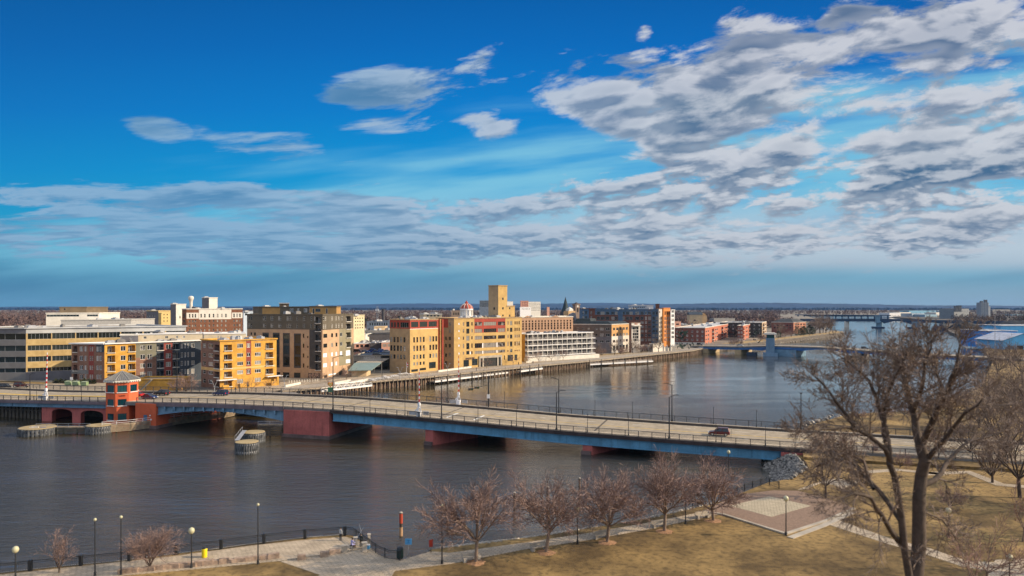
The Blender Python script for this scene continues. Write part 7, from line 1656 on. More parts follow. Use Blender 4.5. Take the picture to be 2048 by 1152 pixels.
# ---------------------------------------------------------------- the bridges beyond
def far_bridges():
 m_b2 = mat('deep_blue_steel', (.04, .14, .36), .45, .15, .3, streak=.2); m_tan = mat('tan_concrete', (.50, .38, .22), .85, .12, .3, streak=.15); m_tb = mat('pale_blue_tower', (.17, .28, .40), .6, .1, .4, streak=.15)
 # second bridge
 o = thing('arched_bridge', 'second bridge, deep blue and low arched with a pale blue tower', 'bridge', (*atD(1545, 493), 0))
 P0 = (160.0, 508.0); dr = nrm((.79, -.615)); nn = (-dr[1], dr[0])
 def q(s, t=0): return (P0[0] + dr[0] * s + nn[0] * t, P0[1] + dr[1] * s + nn[1] * t)
 def sx(px, t=0): p = q(0, t); a = along(p, dr, px); return (a[0] - p[0]) / dr[0]
 xs = [sx(1380), sx(1480), sx(1543), sx(1640), sx(1720), sx(1860), sx(2120)]; zs = [4.9, 5.6, 6.9, 7.0, 6.0, 4.6, 3.6]
 zf = lambda s: float(np.interp(s, xs, zs))
 a, e = sx(1380), sx(2120)
 def rib(m, s0, s1, t0, t1, z0, z1, f0=None, mi=0):
  n = max(1, int((s1 - s0) / 5))
  for i in range(n):
   c0, c1 = s0 + (s1 - s0) * i / n, s0 + (s1 - s0) * (i + 1) / n; A, B_, C_, D_ = q(c0, t0), q(c1, t0), q(c1, t1), q(c0, t1)
   l0 = z0 if f0 is None else -f0(c0); l1 = z0 if f0 is None else -f0(c1)
   v = [(*A, zf(c0) + l0), (*B_, zf(c1) + l1), (*C_, zf(c1) + l1), (*D_, zf(c0) + l0), (*A, zf(c0) + z1), (*B_, zf(c1) + z1), (*C_, zf(c1) + z1), (*D_, zf(c0) + z1)]
   m.add(v, [(0, 1, 5, 4), (1, 2, 6, 5), (2, 3, 7, 6), (3, 0, 4, 7), (4, 5, 6, 7), (3, 2, 1, 0)], mi)
 b = MB(); rib(b, a, e, 0, 16, -.8, 0); b.build('deck', M_concd, o)
 b = MB(); rib(b, a, e, 1.5, 14.5, .01, .05); b.build('roadway', M_road, o)
 def hh(s):
  f = (s - sx(1590)) / (sx(1715) - sx(1590))
  if 0 < f < 1: return 1.3 + 2.6 * abs(2 * f - 1) ** 1.8
  f = (s - sx(1500)) / (sx(1530) - sx(1500))
  if s < sx(1530): return 2.3 + (0 if s < sx(1500) else max(0, f) * 1.1)
  return 2.2
 b = MB(); rib(b, sx(1398), sx(1965), .2, .7, 0, -.8, hh); b.build('girder', m_b2, o)
 b = MB(); rib(b, sx(1398), e, 15.3, 15.8, 0, -.8, hh); b.build('girder', m_b2, o)
 for px0, px1, m, h in ((1470, 1482, m_tan, 3.2), (1406, 1416, m_tan, 3.2), (1532, 1592, M_bluef, 4.5), (1706, 1722, M_concd, 4.2), (1786, 1792, m_tan, 2.8), (1856, 1862, m_tan, 2.6), (1930, 1936, m_tan, 2.4)):
  b = MB(); s0, s1 = sx(px0), sx(px1); b.prism([q(s0, -.6), q(s1, -.6), q(s1 + 1, 19), q(s0 + 1, 19)], -2, min(h, zf(s0) - 1.0)); b.build('pier', m, o)
 for t in (.1, 15.8):
  b = MB()
  for h in (.5, 1.05): rib(b, a, e, t, t + .1, h, h + .08)
  n = int((e - a) / 4)
  for k in range(n + 1): s = a + (e - a) * k / n; c = q(s, t); b.bar((*c, zf(s)), (*c, zf(s) + 1.1), .12)
  b.build('railing', M_steel, o)
 b = MB(); s0 = sx(1508); b.ob(q(s0, -4), 3.2, 1.6, -1, 2.2, -.6); b.build('dolphin', mat('navy_timber', (.03, .05, .09), .8, .2), o)
 c = q(sx(1712), -5); b = MB(); b.ob(c, 5, 2.5, -1, 2.6, -.6); b.build('dolphin', M_woodd, o)
 c = q(sx(1543), -2.6)
 T = thing('blue_bridge_tower', 'pale blue square tower with overhanging flat cap on the second bridge', 'tower', (*c, 0)); z = lambda y: zat(y, c[1]); r_ = 2.7
 b = MB(); b.ob(c, r_, r_, 0, z(676), -.30);
 for k in (-1, 0, 1): b.ob((c[0] + k * 1.5 * math.cos(-.3) + math.sin(-.3) * 2.75, c[1] + k * 1.5 * math.sin(-.3) - math.cos(-.3) * 2.75), .35, .2, 2, z(677), -.3)
 b.ob(c, 4.6, 3.6, -1, 2.2, -.3); b.build('shaft', m_tb, T)
 b = MB(); b.ob(c, 2.5, 2.5, z(676), z(669), -.3); b.build('window', MATS['teal_glass'], T)
 b = MB(); b.ob(c, 3.9, 3.9, z(669), z(666.5), -.3); b.ob(c, 3.1, 3.1, z(666.5), z(665.3), -.3); b.build('roof', M_trim, T)
 for px, t, yt, lb in ((1742, 15, 661, 'left pole of the tall pair over the second bridge'), (1755, 15, 660, 'right pole of the tall pair over the second bridge'), (1868, 15, 677, 'short thin pole on the second bridge'), (1877, 1, 674, 'thicker signal pole on the second bridge, behind branches'), (1418, 1, 668, 'white thin pole at the left end of the second bridge'), (1990, 1, 632, 'tall grey pole before the blue sheds')):
  s = sx(px, t); p = q(s, t); pole('distant_lamp', lb, 'lamp', p[0], p[1], zf(s), zat(yt, p[1]), .16, None, 'cap', 'thin poles on the second bridge', M_steel, False)
 pro = None
 src = [o_ for o_ in S.objects if o_.get('category') == 'car']
 for px, t, k, lb in ((1480, 4, 3, 'silver car on the left part of the second bridge'), (1673, 11, 0, 'dark car right of the blue tower on the second bridge'), (1692, 11, 1, 'second dark car right of the blue tower'), (1730, 11, 2, 'dark car behind the leftmost branches of the old tree'), (1812, 4, 0, 'dark car on the second bridge seen through the old tree'), (1400, 6, 0, 'dark car at the very left end of the second bridge')):
  cc = [c_ for c_ in src if True]; pick = {0: 'paint_black', 1: 'paint_navy', 2: 'paint_black', 3: 'paint_silver'}[k]
  so = next(c_ for c_ in src if c_.children and any(ch.name.startswith('body') and ch.data.materials[0].name == pick for ch in c_.children))
  s = sx(px, t); p = q(s, t); c_ = copy_tree(so, (*p, zf(s) + .05), math.atan2(dr[1], dr[0]), lb); c_['group'] = 'cars on the second bridge'
 # third bridge
 P0 = (506.0, 1146.0); dr = nrm((105, -50)); nn = (-dr[1], dr[0]); o = thing('highway_bridge', 'third bridge, pale columns and dark arched steel with a square tower, crossing the distance', 'bridge', (*P0, 0))
 xs = [sx(1500), sx(1757), sx(1900), sx(2300)]; zs = [11.5, 13.5, 11.5, 9]
 a, e = sx(1600), sx(2250); m3 = mat('navy_steel', (.02, .05, .11), .6, .15)
 b = MB(); rib(b, a, e, 0, 18, -1.0, 0); b.build('deck', mat('deck_navy', (.06, .08, .11), .8, .1), o)
 def h3(s):
  f = (s - sx(1768)) / (sx(1822) - sx(1768))
  if 0 < f < 1: return 2 + 4.5 * abs(2 * f - 1) ** 1.6
  f = (s - sx(1842)) / (sx(1888) - sx(1842))
  if 0 < f < 1: return 2 + 3.5 * abs(2 * f - 1) ** 1.6
  return 3.4
 b = MB(); rib(b, a, e, .2, 1, 0, -1, h3); b.build('girder', m3, o)
 b = MB(); rib(b, a, e, 0, .25, 0, 1.1); b.build('parapet', m3, o)
 for px0, px1, m in ((1655, 1665, M_trim), (1689, 1698, M_trim), (1888, 1893, M_conc), (1930, 1933, M_conc), (1982, 1985, M_conc), (2030, 2034, M_conc)):
  for k in range(3): s_ = sx(px0) + (sx(px1) - sx(px0)) * (k + .5) / 3; b = MB(); b.ob(q(s_, 1.5 + 2 * k), 1.3, 1.3, -2, 10.3, -.4); b.build('column', m, o)
 for px0, px1, m in ((1752, 1762, M_bluef), (1823, 1841, M_bluef)):
  s0, s1 = sx(px0), sx(px1); b = MB(); b.prism([q(s0, -3), q(s1, -3), q(s1 + 3, 22), q(s0 + 3, 22)], -2, 10.5); b.build('pier', m, o); b = MB(); b.prism([q(s0 - 6, -6), q(s1 + 5, -6), q(s1 + 5, 26), q(s0 - 6, 26)], -2, 1.8); b.build('footing', m3, o)
 c = q(sx(1755), -3); b = MB(); b.ob(c, 3.2, 3.2, 8, zat(632.5, c[1]), -.4); b.ob(c, 3.9, 3.9, zat(632.5, c[1]), zat(631.2, c[1]), -.4); b.build('tower', M_bluef, o)
 # rail trestle far off
 o = thing('rail_trestle', 'thin dark railway trestle on many posts at the far end of the river', 'bridge', (*atD(1640, 2100), 0)); b = MB(); p, r2_ = atD(1590, 2120), atD(1782, 2040); b.bar((*p, 8.2), (*r2_, 7.6), 4, 2.4); b.build('deck', m3, o)
 b = MB()
 for k in range(15): c = lerp2(p, r2_, (k + .5) / 15); b.bar((*c, -1), (*c, 8), 3.0)
 b.build('column', m3, o)
 o = thing('rail_trestle', 'low dark causeway in front of the far trestle', 'causeway', (*atD(1715, 1700), 0)); b = MB(); p, r2_ = atD(1713, 1690), atD(1842, 1600); b.bar((*p, 3.6), (*r2_, 3.0), 5, 1.8); b.build('deck', m3, o)
 b = MB()
 for k in range(12): c = lerp2(p, r2_, (k + .5) / 12); b.bar((*c, -1), (*c, 3), 2)
 b.build('column', m3, o)
far_bridges()
def industry():
 m_bs = mat('cobalt_cladding', (.03, .30, .80), .5, .10, .3, streak=.15); m_bl = mat('sky_cladding', (.13, .50, .85), .5, .10, .3, streak=.1); m_gr = mat('grey_cladding', (.16, .18, .22), .6, .2, .5, streak=.2)
 def shed(name, lb, pa, pb, yt, yb_, D, m, depth, low=None, roof=M_roofl, sl=.0):
  a, b_ = atD(pa, D), atD(pb, D); b_ = (b_[0], b_[1] + sl * (b_[0] - a[0])); B = Bld(name, lb, 'building', (a[0] + depth * .15, a[1] + depth), a, b_, 2.5, zat(yt, D), [m, low or m], cop=M_white, roof=roof)
  B.face('R', zones=[(pa - 5, pb + 50, yb_, 900, 1)]) if low else B.face('R'); B.finish(0, over=.5); return B
 shed('blue_shed', 'rearmost long blue dockside shed at the right edge', 2002, 2120, 651, 700, 640, m_bl, 40)
 B = shed('blue_shed', 'tall cobalt blue shed with white eaves and grey lower wall', 1970, 2034, 661.5, 680, 560, m_bs, 40, m_gr)
 b = MB(); p, q_ = atD(1968, 559), atD(2008, 559); b.bar((*p, zat(680, 559)), (*q_, zat(680, 559)), 1.6, .9); b.build('eave', M_white, B.o)
 b = MB(); p = atD(2005, 559.5); b.bar((p[0] - 6, p[1], zat(676, 559)), (p[0] + 2, p[1], zat(672, 559)), .5); b.build('conveyor', M_black, B.o)
 D = 520; o = thing('blue_shed', 'nearest blue gabled shed with white roof and dark doorways', 'building', (*atD(2007, D), 2.8)); p0, p1 = atD(2007, D), atD(2100, D); zt, zr = zat(680, D), zat(661, D + 15)
 b = MB(); b.prism([p0, p1, (p1[0], p1[1] + 30), (p0[0], p0[1] + 30)], 2, zt); b.add([(*p0, zt), ((p0[0] + 14), p0[1], zt + 4.5), (p0[0] + 28, p0[1], zt)], [(0, 1, 2)]); b.build('wall', m_bl, o)
 b = MB(); b.add([(p0[0] - 1.5, p0[1] - 1, zt - .4), (p0[0] + 14, p0[1] - 1, zt + 4.8), (p0[0] + 14, p0[1] + 31, zt + 4.8), (p0[0] - 1.5, p0[1] + 31, zt - .4), (p0[0] + 30, p0[1] - 1, zt - .4), (p0[0] + 30, p0[1] + 31, zt - .4)], [(0, 1, 2, 3), (1, 4, 5, 2)]); b.build('roof', mat('white_roof_metal', (.55, .56, .60), .5, .2, .4), o)
 for k, w in ((5.5, 2.5), (12, 2.2), (18, 2.2)): b = MB(); b.box(p0[0] + k - w, p0[0] + k + w, p0[1] - .05, p0[1] + .05, 2.4, zt - 4.0); b.build('doorway', m_gr if k < 6 else MATS['garage_dark'], o)
 for px, lb in ((1867.5, 'left one of two dark blue tugboats moored by the third bridge'), (1878, 'right one of two dark blue tugboats moored by the third bridge')):
  x, y = g(px + 5, 657.5, 0); y = 1050; x = atD(px + 4, y)[0]; o = thing('tugboat', lb, 'tugboat', (x, y, 0), 'tugboats by the third bridge'); m_t = mat('tug_navy', (.015, .03, .10), .5, .1)
  b = MB(); hull = [(-3.9, -7), (3.9, -7), (4.1, 2), (2.2, 7.5), (-2.2, 7.5), (-4.1, 2)]; b.prism([(x + a * 1, y + c) for a, c in hull], -.5, 2.0); b.prism([(x + a * 1.06, y + c * 1.04) for a, c in hull], 2.0, 2.5); b.build('hull', m_t, o)
  b = MB(); b.box(x - 2.3, x + 2.3, y - 4, y + 3, 2.5, 5.2); b.box(x - 1.6, x + 1.6, y - 1.5, y + 2, 5.2, 7.4); b.build('wheelhouse', m_t, o); b = MB(); b.box(x - 1.5, x + 1.5, y - 1.56, y - 1.5, 6.0, 6.9); b.build('window', MATS['dark_glass'], o); b = MB(); b.tube((x, y, 7.4), (x, y, 10), .2, .1, 6); b.tube((x + 1.2, y + 1, 5), (x + 1.2, y + 1, 8), .5, .4, 8); b.build('funnel', M_black, o)
 o = thing('pier_wall', 'long low grey quay beside the tugboats', 'quay', (*g(1895, 660, 0), 0)); P = [g(1890, 658, 0), g(1922, 666, 0), g(1955, 667, 0), g(1990, 670, 0), g(2010, 660, 0), g(1925, 655, 0)]; b = MB(); b.prism(P, -1, 2.2); b.build('wall', M_concd, o)
 m_coal = mat('coal', (.018, .024, .032), .9, .4, .1)
 for k, (px, D, w, h, lb) in enumerate(((1928, 960, 22, 11, 'tall dark coal pile behind the quay'), (1952, 900, 20, 8, 'lower dark coal pile right of the tall one'), (1985, 850, 26, 7, 'broad flat dark pile near the blue sheds'), (2035, 980, 40, 12, 'long dark pile behind the rear blue shed'))):
  x, y = atD(px, D); b = MB(); r = random.Random(k); n = 26; rings = []
  for j, (f, hh_) in enumerate(((1, 0), (.8, .35), (.55, .72), (.28, .95), (.06, 1))): rings.append([(x + w * f * math.cos(6.283 * i / n) * r.uniform(.92, 1.05), y + w * .7 * f * math.sin(6.283 * i / n) * r.uniform(.92, 1.05), 2.6 + h * hh_ * r.uniform(.93, 1.04)) for i in range(n)])
  vs = sum(rings, []); b.add(vs, [(j * n + i, j * n + (i + 1) % n, (j + 1) * n + (i + 1) % n, (j + 1) * n + i) for j in range(4) for i in range(n)] + [tuple(range(4 * n, 5 * n))]); tag(b.build('coal_pile', m_coal, None, loc=(x, y, 2.8)), lb, 'coal pile', 'coal piles on the right bank')
 tk = [(1779, 1800, 626, 2150, M_white, 'leftmost white mill shed at the far end of the river'), (1799, 1822, 624.5, 2200, M_trim, 'second white mill shed at the far end of the river'), (1818, 1872, 621.5, 2500, mat('mill_blue', (.16, .36, .50), .6, .1), 'long pale blue mill roof in the far distance'), (1824, 1850, 627, 2100, mat('mill_grey', (.36, .42, .46), .7, .1), 'grey-blue mill block right of the white sheds'), (1850, 1874, 629, 2050, mat('mill_blue2', (.25, .38, .46), .7, .1), 'pale slate mill block below the long roof'), (1872, 1905, 625, 2400, M_trim, 'distant cream mill building right of the long blue roof'),
        (1880, 1910, 622, 2700, mat('mill_blue', (.16, .36, .50), .6, .1), 'far blue-roofed shed on the right horizon'), (1908, 1938, 617.5, 1750, mat('mill_stone', (.26, .27, .27), .85, .15), 'big old grey mill with roof turrets right of the white sheds'), (2035, 2080, 629, 2300, mat('mill_blue2', (.25, .38, .46), .7, .1), 'pale shed at the far right edge'), (1985, 2020, 619, 3200, M_concd, 'dim building silhouette on the right horizon')]
 for pa, pb, yt, D, m, lb in tk: B = fb('mill_building', lb, pa, pb, yt, D, m, z0=2.8, depth=60, roof=M_roofl if 'mill_blue' not in m.name else m, cols=seq(pa + 1, pb - 1, 6, 1.0), rows=[(yt + 4, yt + 5.5)])
 for px, yt in ((1912, 612.5), (1918.5, 611.5)):
  x, y = atD(px, 1740); b = MB(); b.ob((x, y), 3.5, 3.5, 20, zat(yt, 1740)); b.ob((x, y), 4.5, 4.5, zat(yt, 1740), zat(yt - .6, 1740)); tag(b.build('roof_turret', M_concd, None, loc=(x, y, 20)), '%s small turret on the big grey mill' % ('left' if px < 1915 else 'right'), 'turret')
 c = atD(1977, 1600); a = atD(1961, 1600); o = thing('silo_tower', 'tall pale concrete silo block with lit right side on the right horizon', 'silo', (*c, 2.8)); z = lambda y: zat(y, 1600)
 b = MB()
 for k in range(5): x = a[0] + (c[0] - a[0]) * (k + .5) / 5; b.tube((x, c[1], 2), (x, c[1], z(605)), 2.1, 2.1, 12)
 b.box(a[0], c[0], c[1], c[1] + 14, 2, z(605)); b.build('silo', mat('silo_concrete', (.30, .32, .34), .85, .1), o)
 b = MB(); b.box(c[0] + .2, c[0] + 3.6, c[1] - 1, c[1] + 14, 2, z(613)); b.build('lit_side', M_trim, o)  # pale box puts the sunlight on the right side into colour
 b = MB(); b.box(a[0] + 3, a[0] + 7, c[1] + 2, c[1] + 8, z(605), z(602)); b.box(c[0] - 6, c[0] - 1, c[1] + 2, c[1] + 8, z(605), z(599.5)); b.build('head_house', M_concd, o)
industry()
# ---------------------------------------------------------------- near bank furniture
P28 = lambda px, py: g(px, py, 2.8)
def near_bank():
 # quay railing
 pts = [g(x, y, 2.84) for x, y in ((-160, 1169), (0, 1148), (120, 1135), (240, 1124), (345, 1110), (430, 1100), (500, 1090), (560, 1083), (610, 1077), (650, 1074), (690, 1071))]
 def rail(pts, lb, z=2.84, m=M_black, H=1.15, pickets=True, pw=.4, name='quay_railing', wide=5.2):
  o = thing(name, lb, 'railing', (*pts[0], z), 'iron railings along the near river edge'); b = MB(); L = [0]
  for i in range(len(pts) - 1): L.append(L[-1] + math.dist(pts[i], pts[i + 1]))
  def at(s):
   for i in range(len(pts) - 1):
    if s <= L[i + 1] or i == len(pts) - 2: return lerp2(pts[i], pts[i + 1], (s - L[i]) / max(1e-6, L[i + 1] - L[i]))
  for i in range(len(pts) - 1):
   for h, w in ((.12, .05), (H - .2, .05), (H, .09)): b.bar((*pts[i], z + h), (*pts[i + 1], z + h), w, w)
  n = int(L[-1] / .22)
  if pickets:
   for k in range(n): c = at(L[-1] * k / n); b.bar((*c, z + .1), (*c, z + H - .1), .022)
  b.build('bars', m, o); n = max(1, int(L[-1] / wide)); src = None
  for k in range(n + 1):
   c = at(L[-1] * k / n)
   if src is None: pm = MB(); pm.box(-pw / 2, pw / 2, -pw / 2, pw / 2, 0, H + .12); src = pm.build('post', m); src.parent = o; w = WORG[o.name]; src.location = (c[0] - w[0], c[1] - w[1], 0)
   else: place(src, o, (*c, z), 0, 'post')
  return o
 rail(pts, 'long black iron railing with thick posts along the left promenade', pw=.36)
 rail([g(x, y, 2.84) for x, y in ((690, 1071), (706, 1073), (720, 1082), (738, 1096), (756, 1110), (778, 1119), (800, 1121))], 'curved black railing round the fishing corner', pw=.1, wide=2.2)
 rail([g(x, y, 2.8) for x, y in ((1442, 1001), (1470, 990), (1500, 978), (1533, 968), (1558, 978))], 'black railing at the river corner of the plaza', m=M_black, pw=.12, wide=2.4)
 rail([g(x, y, 2.8) for x, y in ((1385, 1018), (1398, 1012), (1412, 1010))], 'short black railing behind the last riverside tree', pw=.1, wide=1.2)
 # pale quay coping beyond the railing
 b = MB(); q = offs([pts[i] for i in range(len(pts))], .45); r_ = offs(pts, .95)
 for i in range(len(pts) - 1): b.prism([q[i], q[i + 1], r_[i + 1], r_[i]], -2, 2.75)
 tag(b.build('quay_coping', M_conc, None, loc=(*pts[0], 0)), 'pale concrete coping outside the promenade railing', 'quay wall')
 # stone seat blocks
 src = None; r = random.Random(3)
 for i in range(22):
  px = 250 + i * 16.5 if i < 19 else 560 + (i - 19) * 32; py = 1146 - (px - 250) * .098
  if i >= 19: px, py = ((648, 1113), (669, 1107), (603, 1119))[i - 19]
  x, y = P28(px, py)
  if src is None:
   b = MB(); b.prism([(-.75, -.3), (.7, -.36), (.78, .28), (-.7, .33)], -.2, .46); b.prism([(-.7, -.27), (.66, -.32), (.72, .25), (-.66, .29)], .46, .52); src = b.build('stone_block', mat('seat_stone', (.36, .26, .19), .9, .3, 1.5, bump=.5)); src.location = (x, y, 2.84); src.rotation_euler = (0, 0, .3); tag(src, 'rough stone seat block in the line along the left promenade lawn', 'stone block', 'stone seat blocks along the promenade')
  else: c = src.copy(); COL.objects.link(c); c.location = (x, y, 2.84); c.rotation_euler = (0, 0, r.uniform(.1, .5)); c.scale = (r.uniform(.6, 1), 1, r.uniform(.7, 1.2))
 for px, py, h, w, lb in ((729, 1103, 1.1, .28, 'left square stone pillar by the fishing corner'), (711, 1093, 1.15, .22, 'right square stone pillar by the fishing corner'), (689, 1104, .8, .35, 'low stone pillar next to the seated angler'), (738, 1092, 1.5, .16, 'slim white post on the fishing corner')):
  x, y = P28(px, py); b = MB(); b.ob((x, y), w, w, 2.8, 2.8 + h, .3); b.ob((x, y), w + .06, w + .06, 2.8 + h, 2.88 + h, .3); tag(b.build('stone_pillar', M_conc, None, loc=(x, y, 2.8)), lb, 'pillar')
 # benches of pale concrete
 src = None
 for px, py, lb in ((1318, 1056, 'concrete bench right of the middle tree'), (1405, 1038, 'concrete bench nearest the plaza'), (1203, 1078, 'concrete bench beside the middle riverside tree'), (1078, 1102, 'shaded concrete bench behind the second riverside tree'), (943, 1124, 'shaded concrete bench behind the leftmost riverside tree')):
  x, y = P28(px, py - 2)
  if src is None:
   src = thing('bench', lb, 'bench', (x, y, 2.8), 'concrete benches along the riverside path'); WORG[src.name] = (0, 0, 0)
   b = MB(); b.box(-1.15, 1.15, -.35, .35, .42, .55); b.build('seat', M_conc, src)
   for s_ in (-1, 1): b = MB(); b.box(s_ * .9 - .18, s_ * .9 + .18, -.3, .3, 0, .42); b.build('leg', M_conc, src)
   b = MB(); b.box(-1.15, 1.15, .24, .36, .55, .92); b.build('backrest', M_conc, src); src.rotation_euler = (0, 0, .45)
  else: copy_tree(src, (x, y, 2.8), .45, lb)
 # yellow bin
 x, y = P28(409, 1115); o = thing('yellow_bin', 'bright yellow cylindrical bin beside the promenade railing', 'bin', (x, y, 2.84)); b = MB(); b.lathe((x, y, 2.84), [(.3, 0), (.32, .05), (.32, 1.0), (.28, 1.08)], 16); b.build('body', mat('bin_yellow', (.80, .62, .01), .5, .05), o, False); b = MB(); b.lathe((x, y, 3.92), [(.29, 0), (.26, .12), (.1, .2)], 16); b.build('lid', M_black, o)
 x, y = P28(800, 1117); o = thing('trash_bin', 'dark green trash bin on the fishing dock corner', 'bin', (x, y, 2.84)); b = MB(); b.lathe((x, y, 2.84), [(.36, 0), (.42, .1), (.42, 1.1), (.36, 1.2)], 14); b.build('body', mat('bin_green', (.008, .03, .028), .5, .1), o); b = MB(); b.lathe((x, y, 4.03), [(.40, 0), (.34, .16), (.1, .24)], 14); b.build('lid', M_black, o)
 # signs
 x, y = P28(817, 1112); o = thing('blue_sign', 'pale blue notice sign on two posts by the fishing dock', 'sign', (x, y, 2.84)); b = MB(); b.tube((x, y, 2.8), (x, y, 4.9), .05, .05, 6); b.build('post', M_steel, o); b = MB(); b.box(x - .42, x + .42, y - .08, y - .04, 4.25, 5.0); b.build('panel', mat('notice_blue', (.10, .38, .68), .5, .05), o); b = MB(); b.box(x - .2, x + .2, y - .1, y - .085, 4.42, 4.5); b.box(x - .2, x + .2, y - .1, y - .085, 4.75, 4.83); b.box(x - .05, x + .05, y - .1, y - .085, 4.5, 4.75); b.build('symbol', mat('notice_dark', (.03, .17, .42), .5, 0), o)
 x, y = P28(862, 1106); o = thing('red_sign', 'small dark red sign panel on a post right of the blue one', 'sign', (x, y, 2.84)); b = MB(); b.tube((x, y, 2.8), (x, y, 3.9), .05, .05, 6); b.build('post', M_black, o); b = MB(); b.ob((x, y - .05), .24, .04, 3.6, 4.5, .3); b.build('panel', mat('notice_red', (.32, .03, .015), .5, .05), o)
 x, y = P28(735, 1098); o = thing('blue_crate', 'small pale blue cooler box on the fishing corner', 'cooler', (x, y, 2.84)); b = MB(); b.ob((x, y), .3, .2, 2.84, 3.3); b.build('body', mat('notice_blue', (.10, .38, .68), .5, .05), o); b = MB(); b.ob((x, y), .32, .22, 3.3, 3.38); b.build('lid', M_white, o)
 # marker piles in the water
 for px, pb, pt, r_, lb, band in ((802, 1073, 1026, .24, 'mooring pile with red band standing in the water off the fishing corner', 1), (1029, 1037, 986, .2, 'dark mooring pile between the first two riverside trees', 0), (1159, 1012, 957, .17, 'dark mooring pile behind the middle riverside tree', 0), (1095, 1040, 974, .17, 'dark mooring pile behind the second riverside tree', 0)):
  x, y = g(px, pb, 0); zt = zat(pt, y); o = thing('mooring_pile', lb, 'mooring pile', (x, y, 0), 'mooring piles in the near water'); b = MB(); b.tube((x, y, -1.5), (x, y, zt), r_, r_ * .95, 12); b.build('shaft', mat('pile_dark', (.06, .045, .035), .8, .3, 1), o)
  b = MB(); b.lathe((x, y, zt), [(r_ * 1.05, 0), (r_ * 1.05, .12), (.05, .2)], 12); b.build('cap', M_conc, o)
  if band: b = MB(); b.tube((x, y, zt - 1.5), (x, y, zt - .1), r_ * 1.06, r_ * 1.06, 12); b.build('band', mat('band_red', (.50, .07, .03), .6, .1), o); b = MB(); b.tube((x, y, .1), (x, y, 1.4), r_ * 1.06, r_ * 1.06, 12); b.build('lower_band', mat('band_tan', (.50, .30, .16), .7, .1), o)
 # riprap
 def rocks(line, w, n, s0, s1, z_in, z_out, m, lb, seed):
  r = random.Random(seed); b = MB(); L = [0]
  for i in range(len(line) - 1): L.append(L[-1] + math.dist(line[i], line[i + 1]))
  for k in range(n):
   s = r.random() * L[-1]; i = max(j for j in range(len(L)) if L[j] <= s); i = min(i, len(line) - 2); p = lerp2(line[i], line[i + 1], (s - L[i]) / (L[i + 1] - L[i])); d = nrm((line[i + 1][0] - line[i][0], line[i + 1][1] - line[i][1])); f = r.random(); c = Vector((p[0] - d[1] * w * f, p[1] + d[0] * w * f, z_in + (z_out - z_in) * f))
   sz = r.uniform(s0, s1); vs = []
   for a, e in ((0, 0), (0, 90), (0, -90), (72, 10), (144, -8), (216, 12), (288, 0), (36, 50), (160, 48), (280, 52)):
    rr = sz * r.uniform(.7, 1.1); vs.append(tuple(c + Vector((rr * math.cos(R(a)) * math.cos(R(e)), rr * math.sin(R(a)) * math.cos(R(e)), rr * .75 * math.sin(R(e))))))
   b.add(vs, [(0, 3, 7), (3, 8, 7), (3, 4, 8), (4, 5, 8), (5, 9, 8), (5, 6, 9), (6, 7, 9), (6, 0, 7), (7, 8, 1), (8, 9, 1), (9, 7, 1), (0, 2, 3), (3, 2, 4), (4, 2, 5), (5, 2, 6), (6, 2, 0)])
  tag(b.build('riprap_rocks', m, None, loc=(*line[0], 0)), lb, 'rocks', kind='stuff')
 m_rk = mat('riprap_stone', (.30, .27, .23), .85, .4, .9, col2=(.52, .46, .38)); m_rb = mat('slate_rock', (.07, .07, .065), .85, .35, 1.6, col2=(.34, .31, .27))
 edge = [g(x, y, 2.8) for x, y in ((866, 1098), (900, 1094), (1050, 1076), (1180, 1056), (1300, 1036), (1420, 1009), (1440, 1003))]
 rocks(edge, 2.2, 1600, .18, .45, 2.75, 1.9, m_rk, 'band of pale and dark boulders along the near river edge', 1)
 rocks([(50, 130), (56, 138), (58, 146), (59, 153), (66, 170)], 6.0, 1500, .28, .75, 3.1, -.3, m_rb, 'heap of blue-grey boulders beside the bridge abutment', 3)
 rocks(WEST[13:22], 4, 900, .6, 1.6, .2, 3.3, m_rk, 'pale boulders along the river bend beyond the second bridge', 4)
 rocks([(78, 190), (97, 209), (124, 218), (179, 277)], 3.0, 350, .4, 1.0, .0, 2.6, m_rk, 'boulders on the right bank behind the old tree', 5)
near_bank()

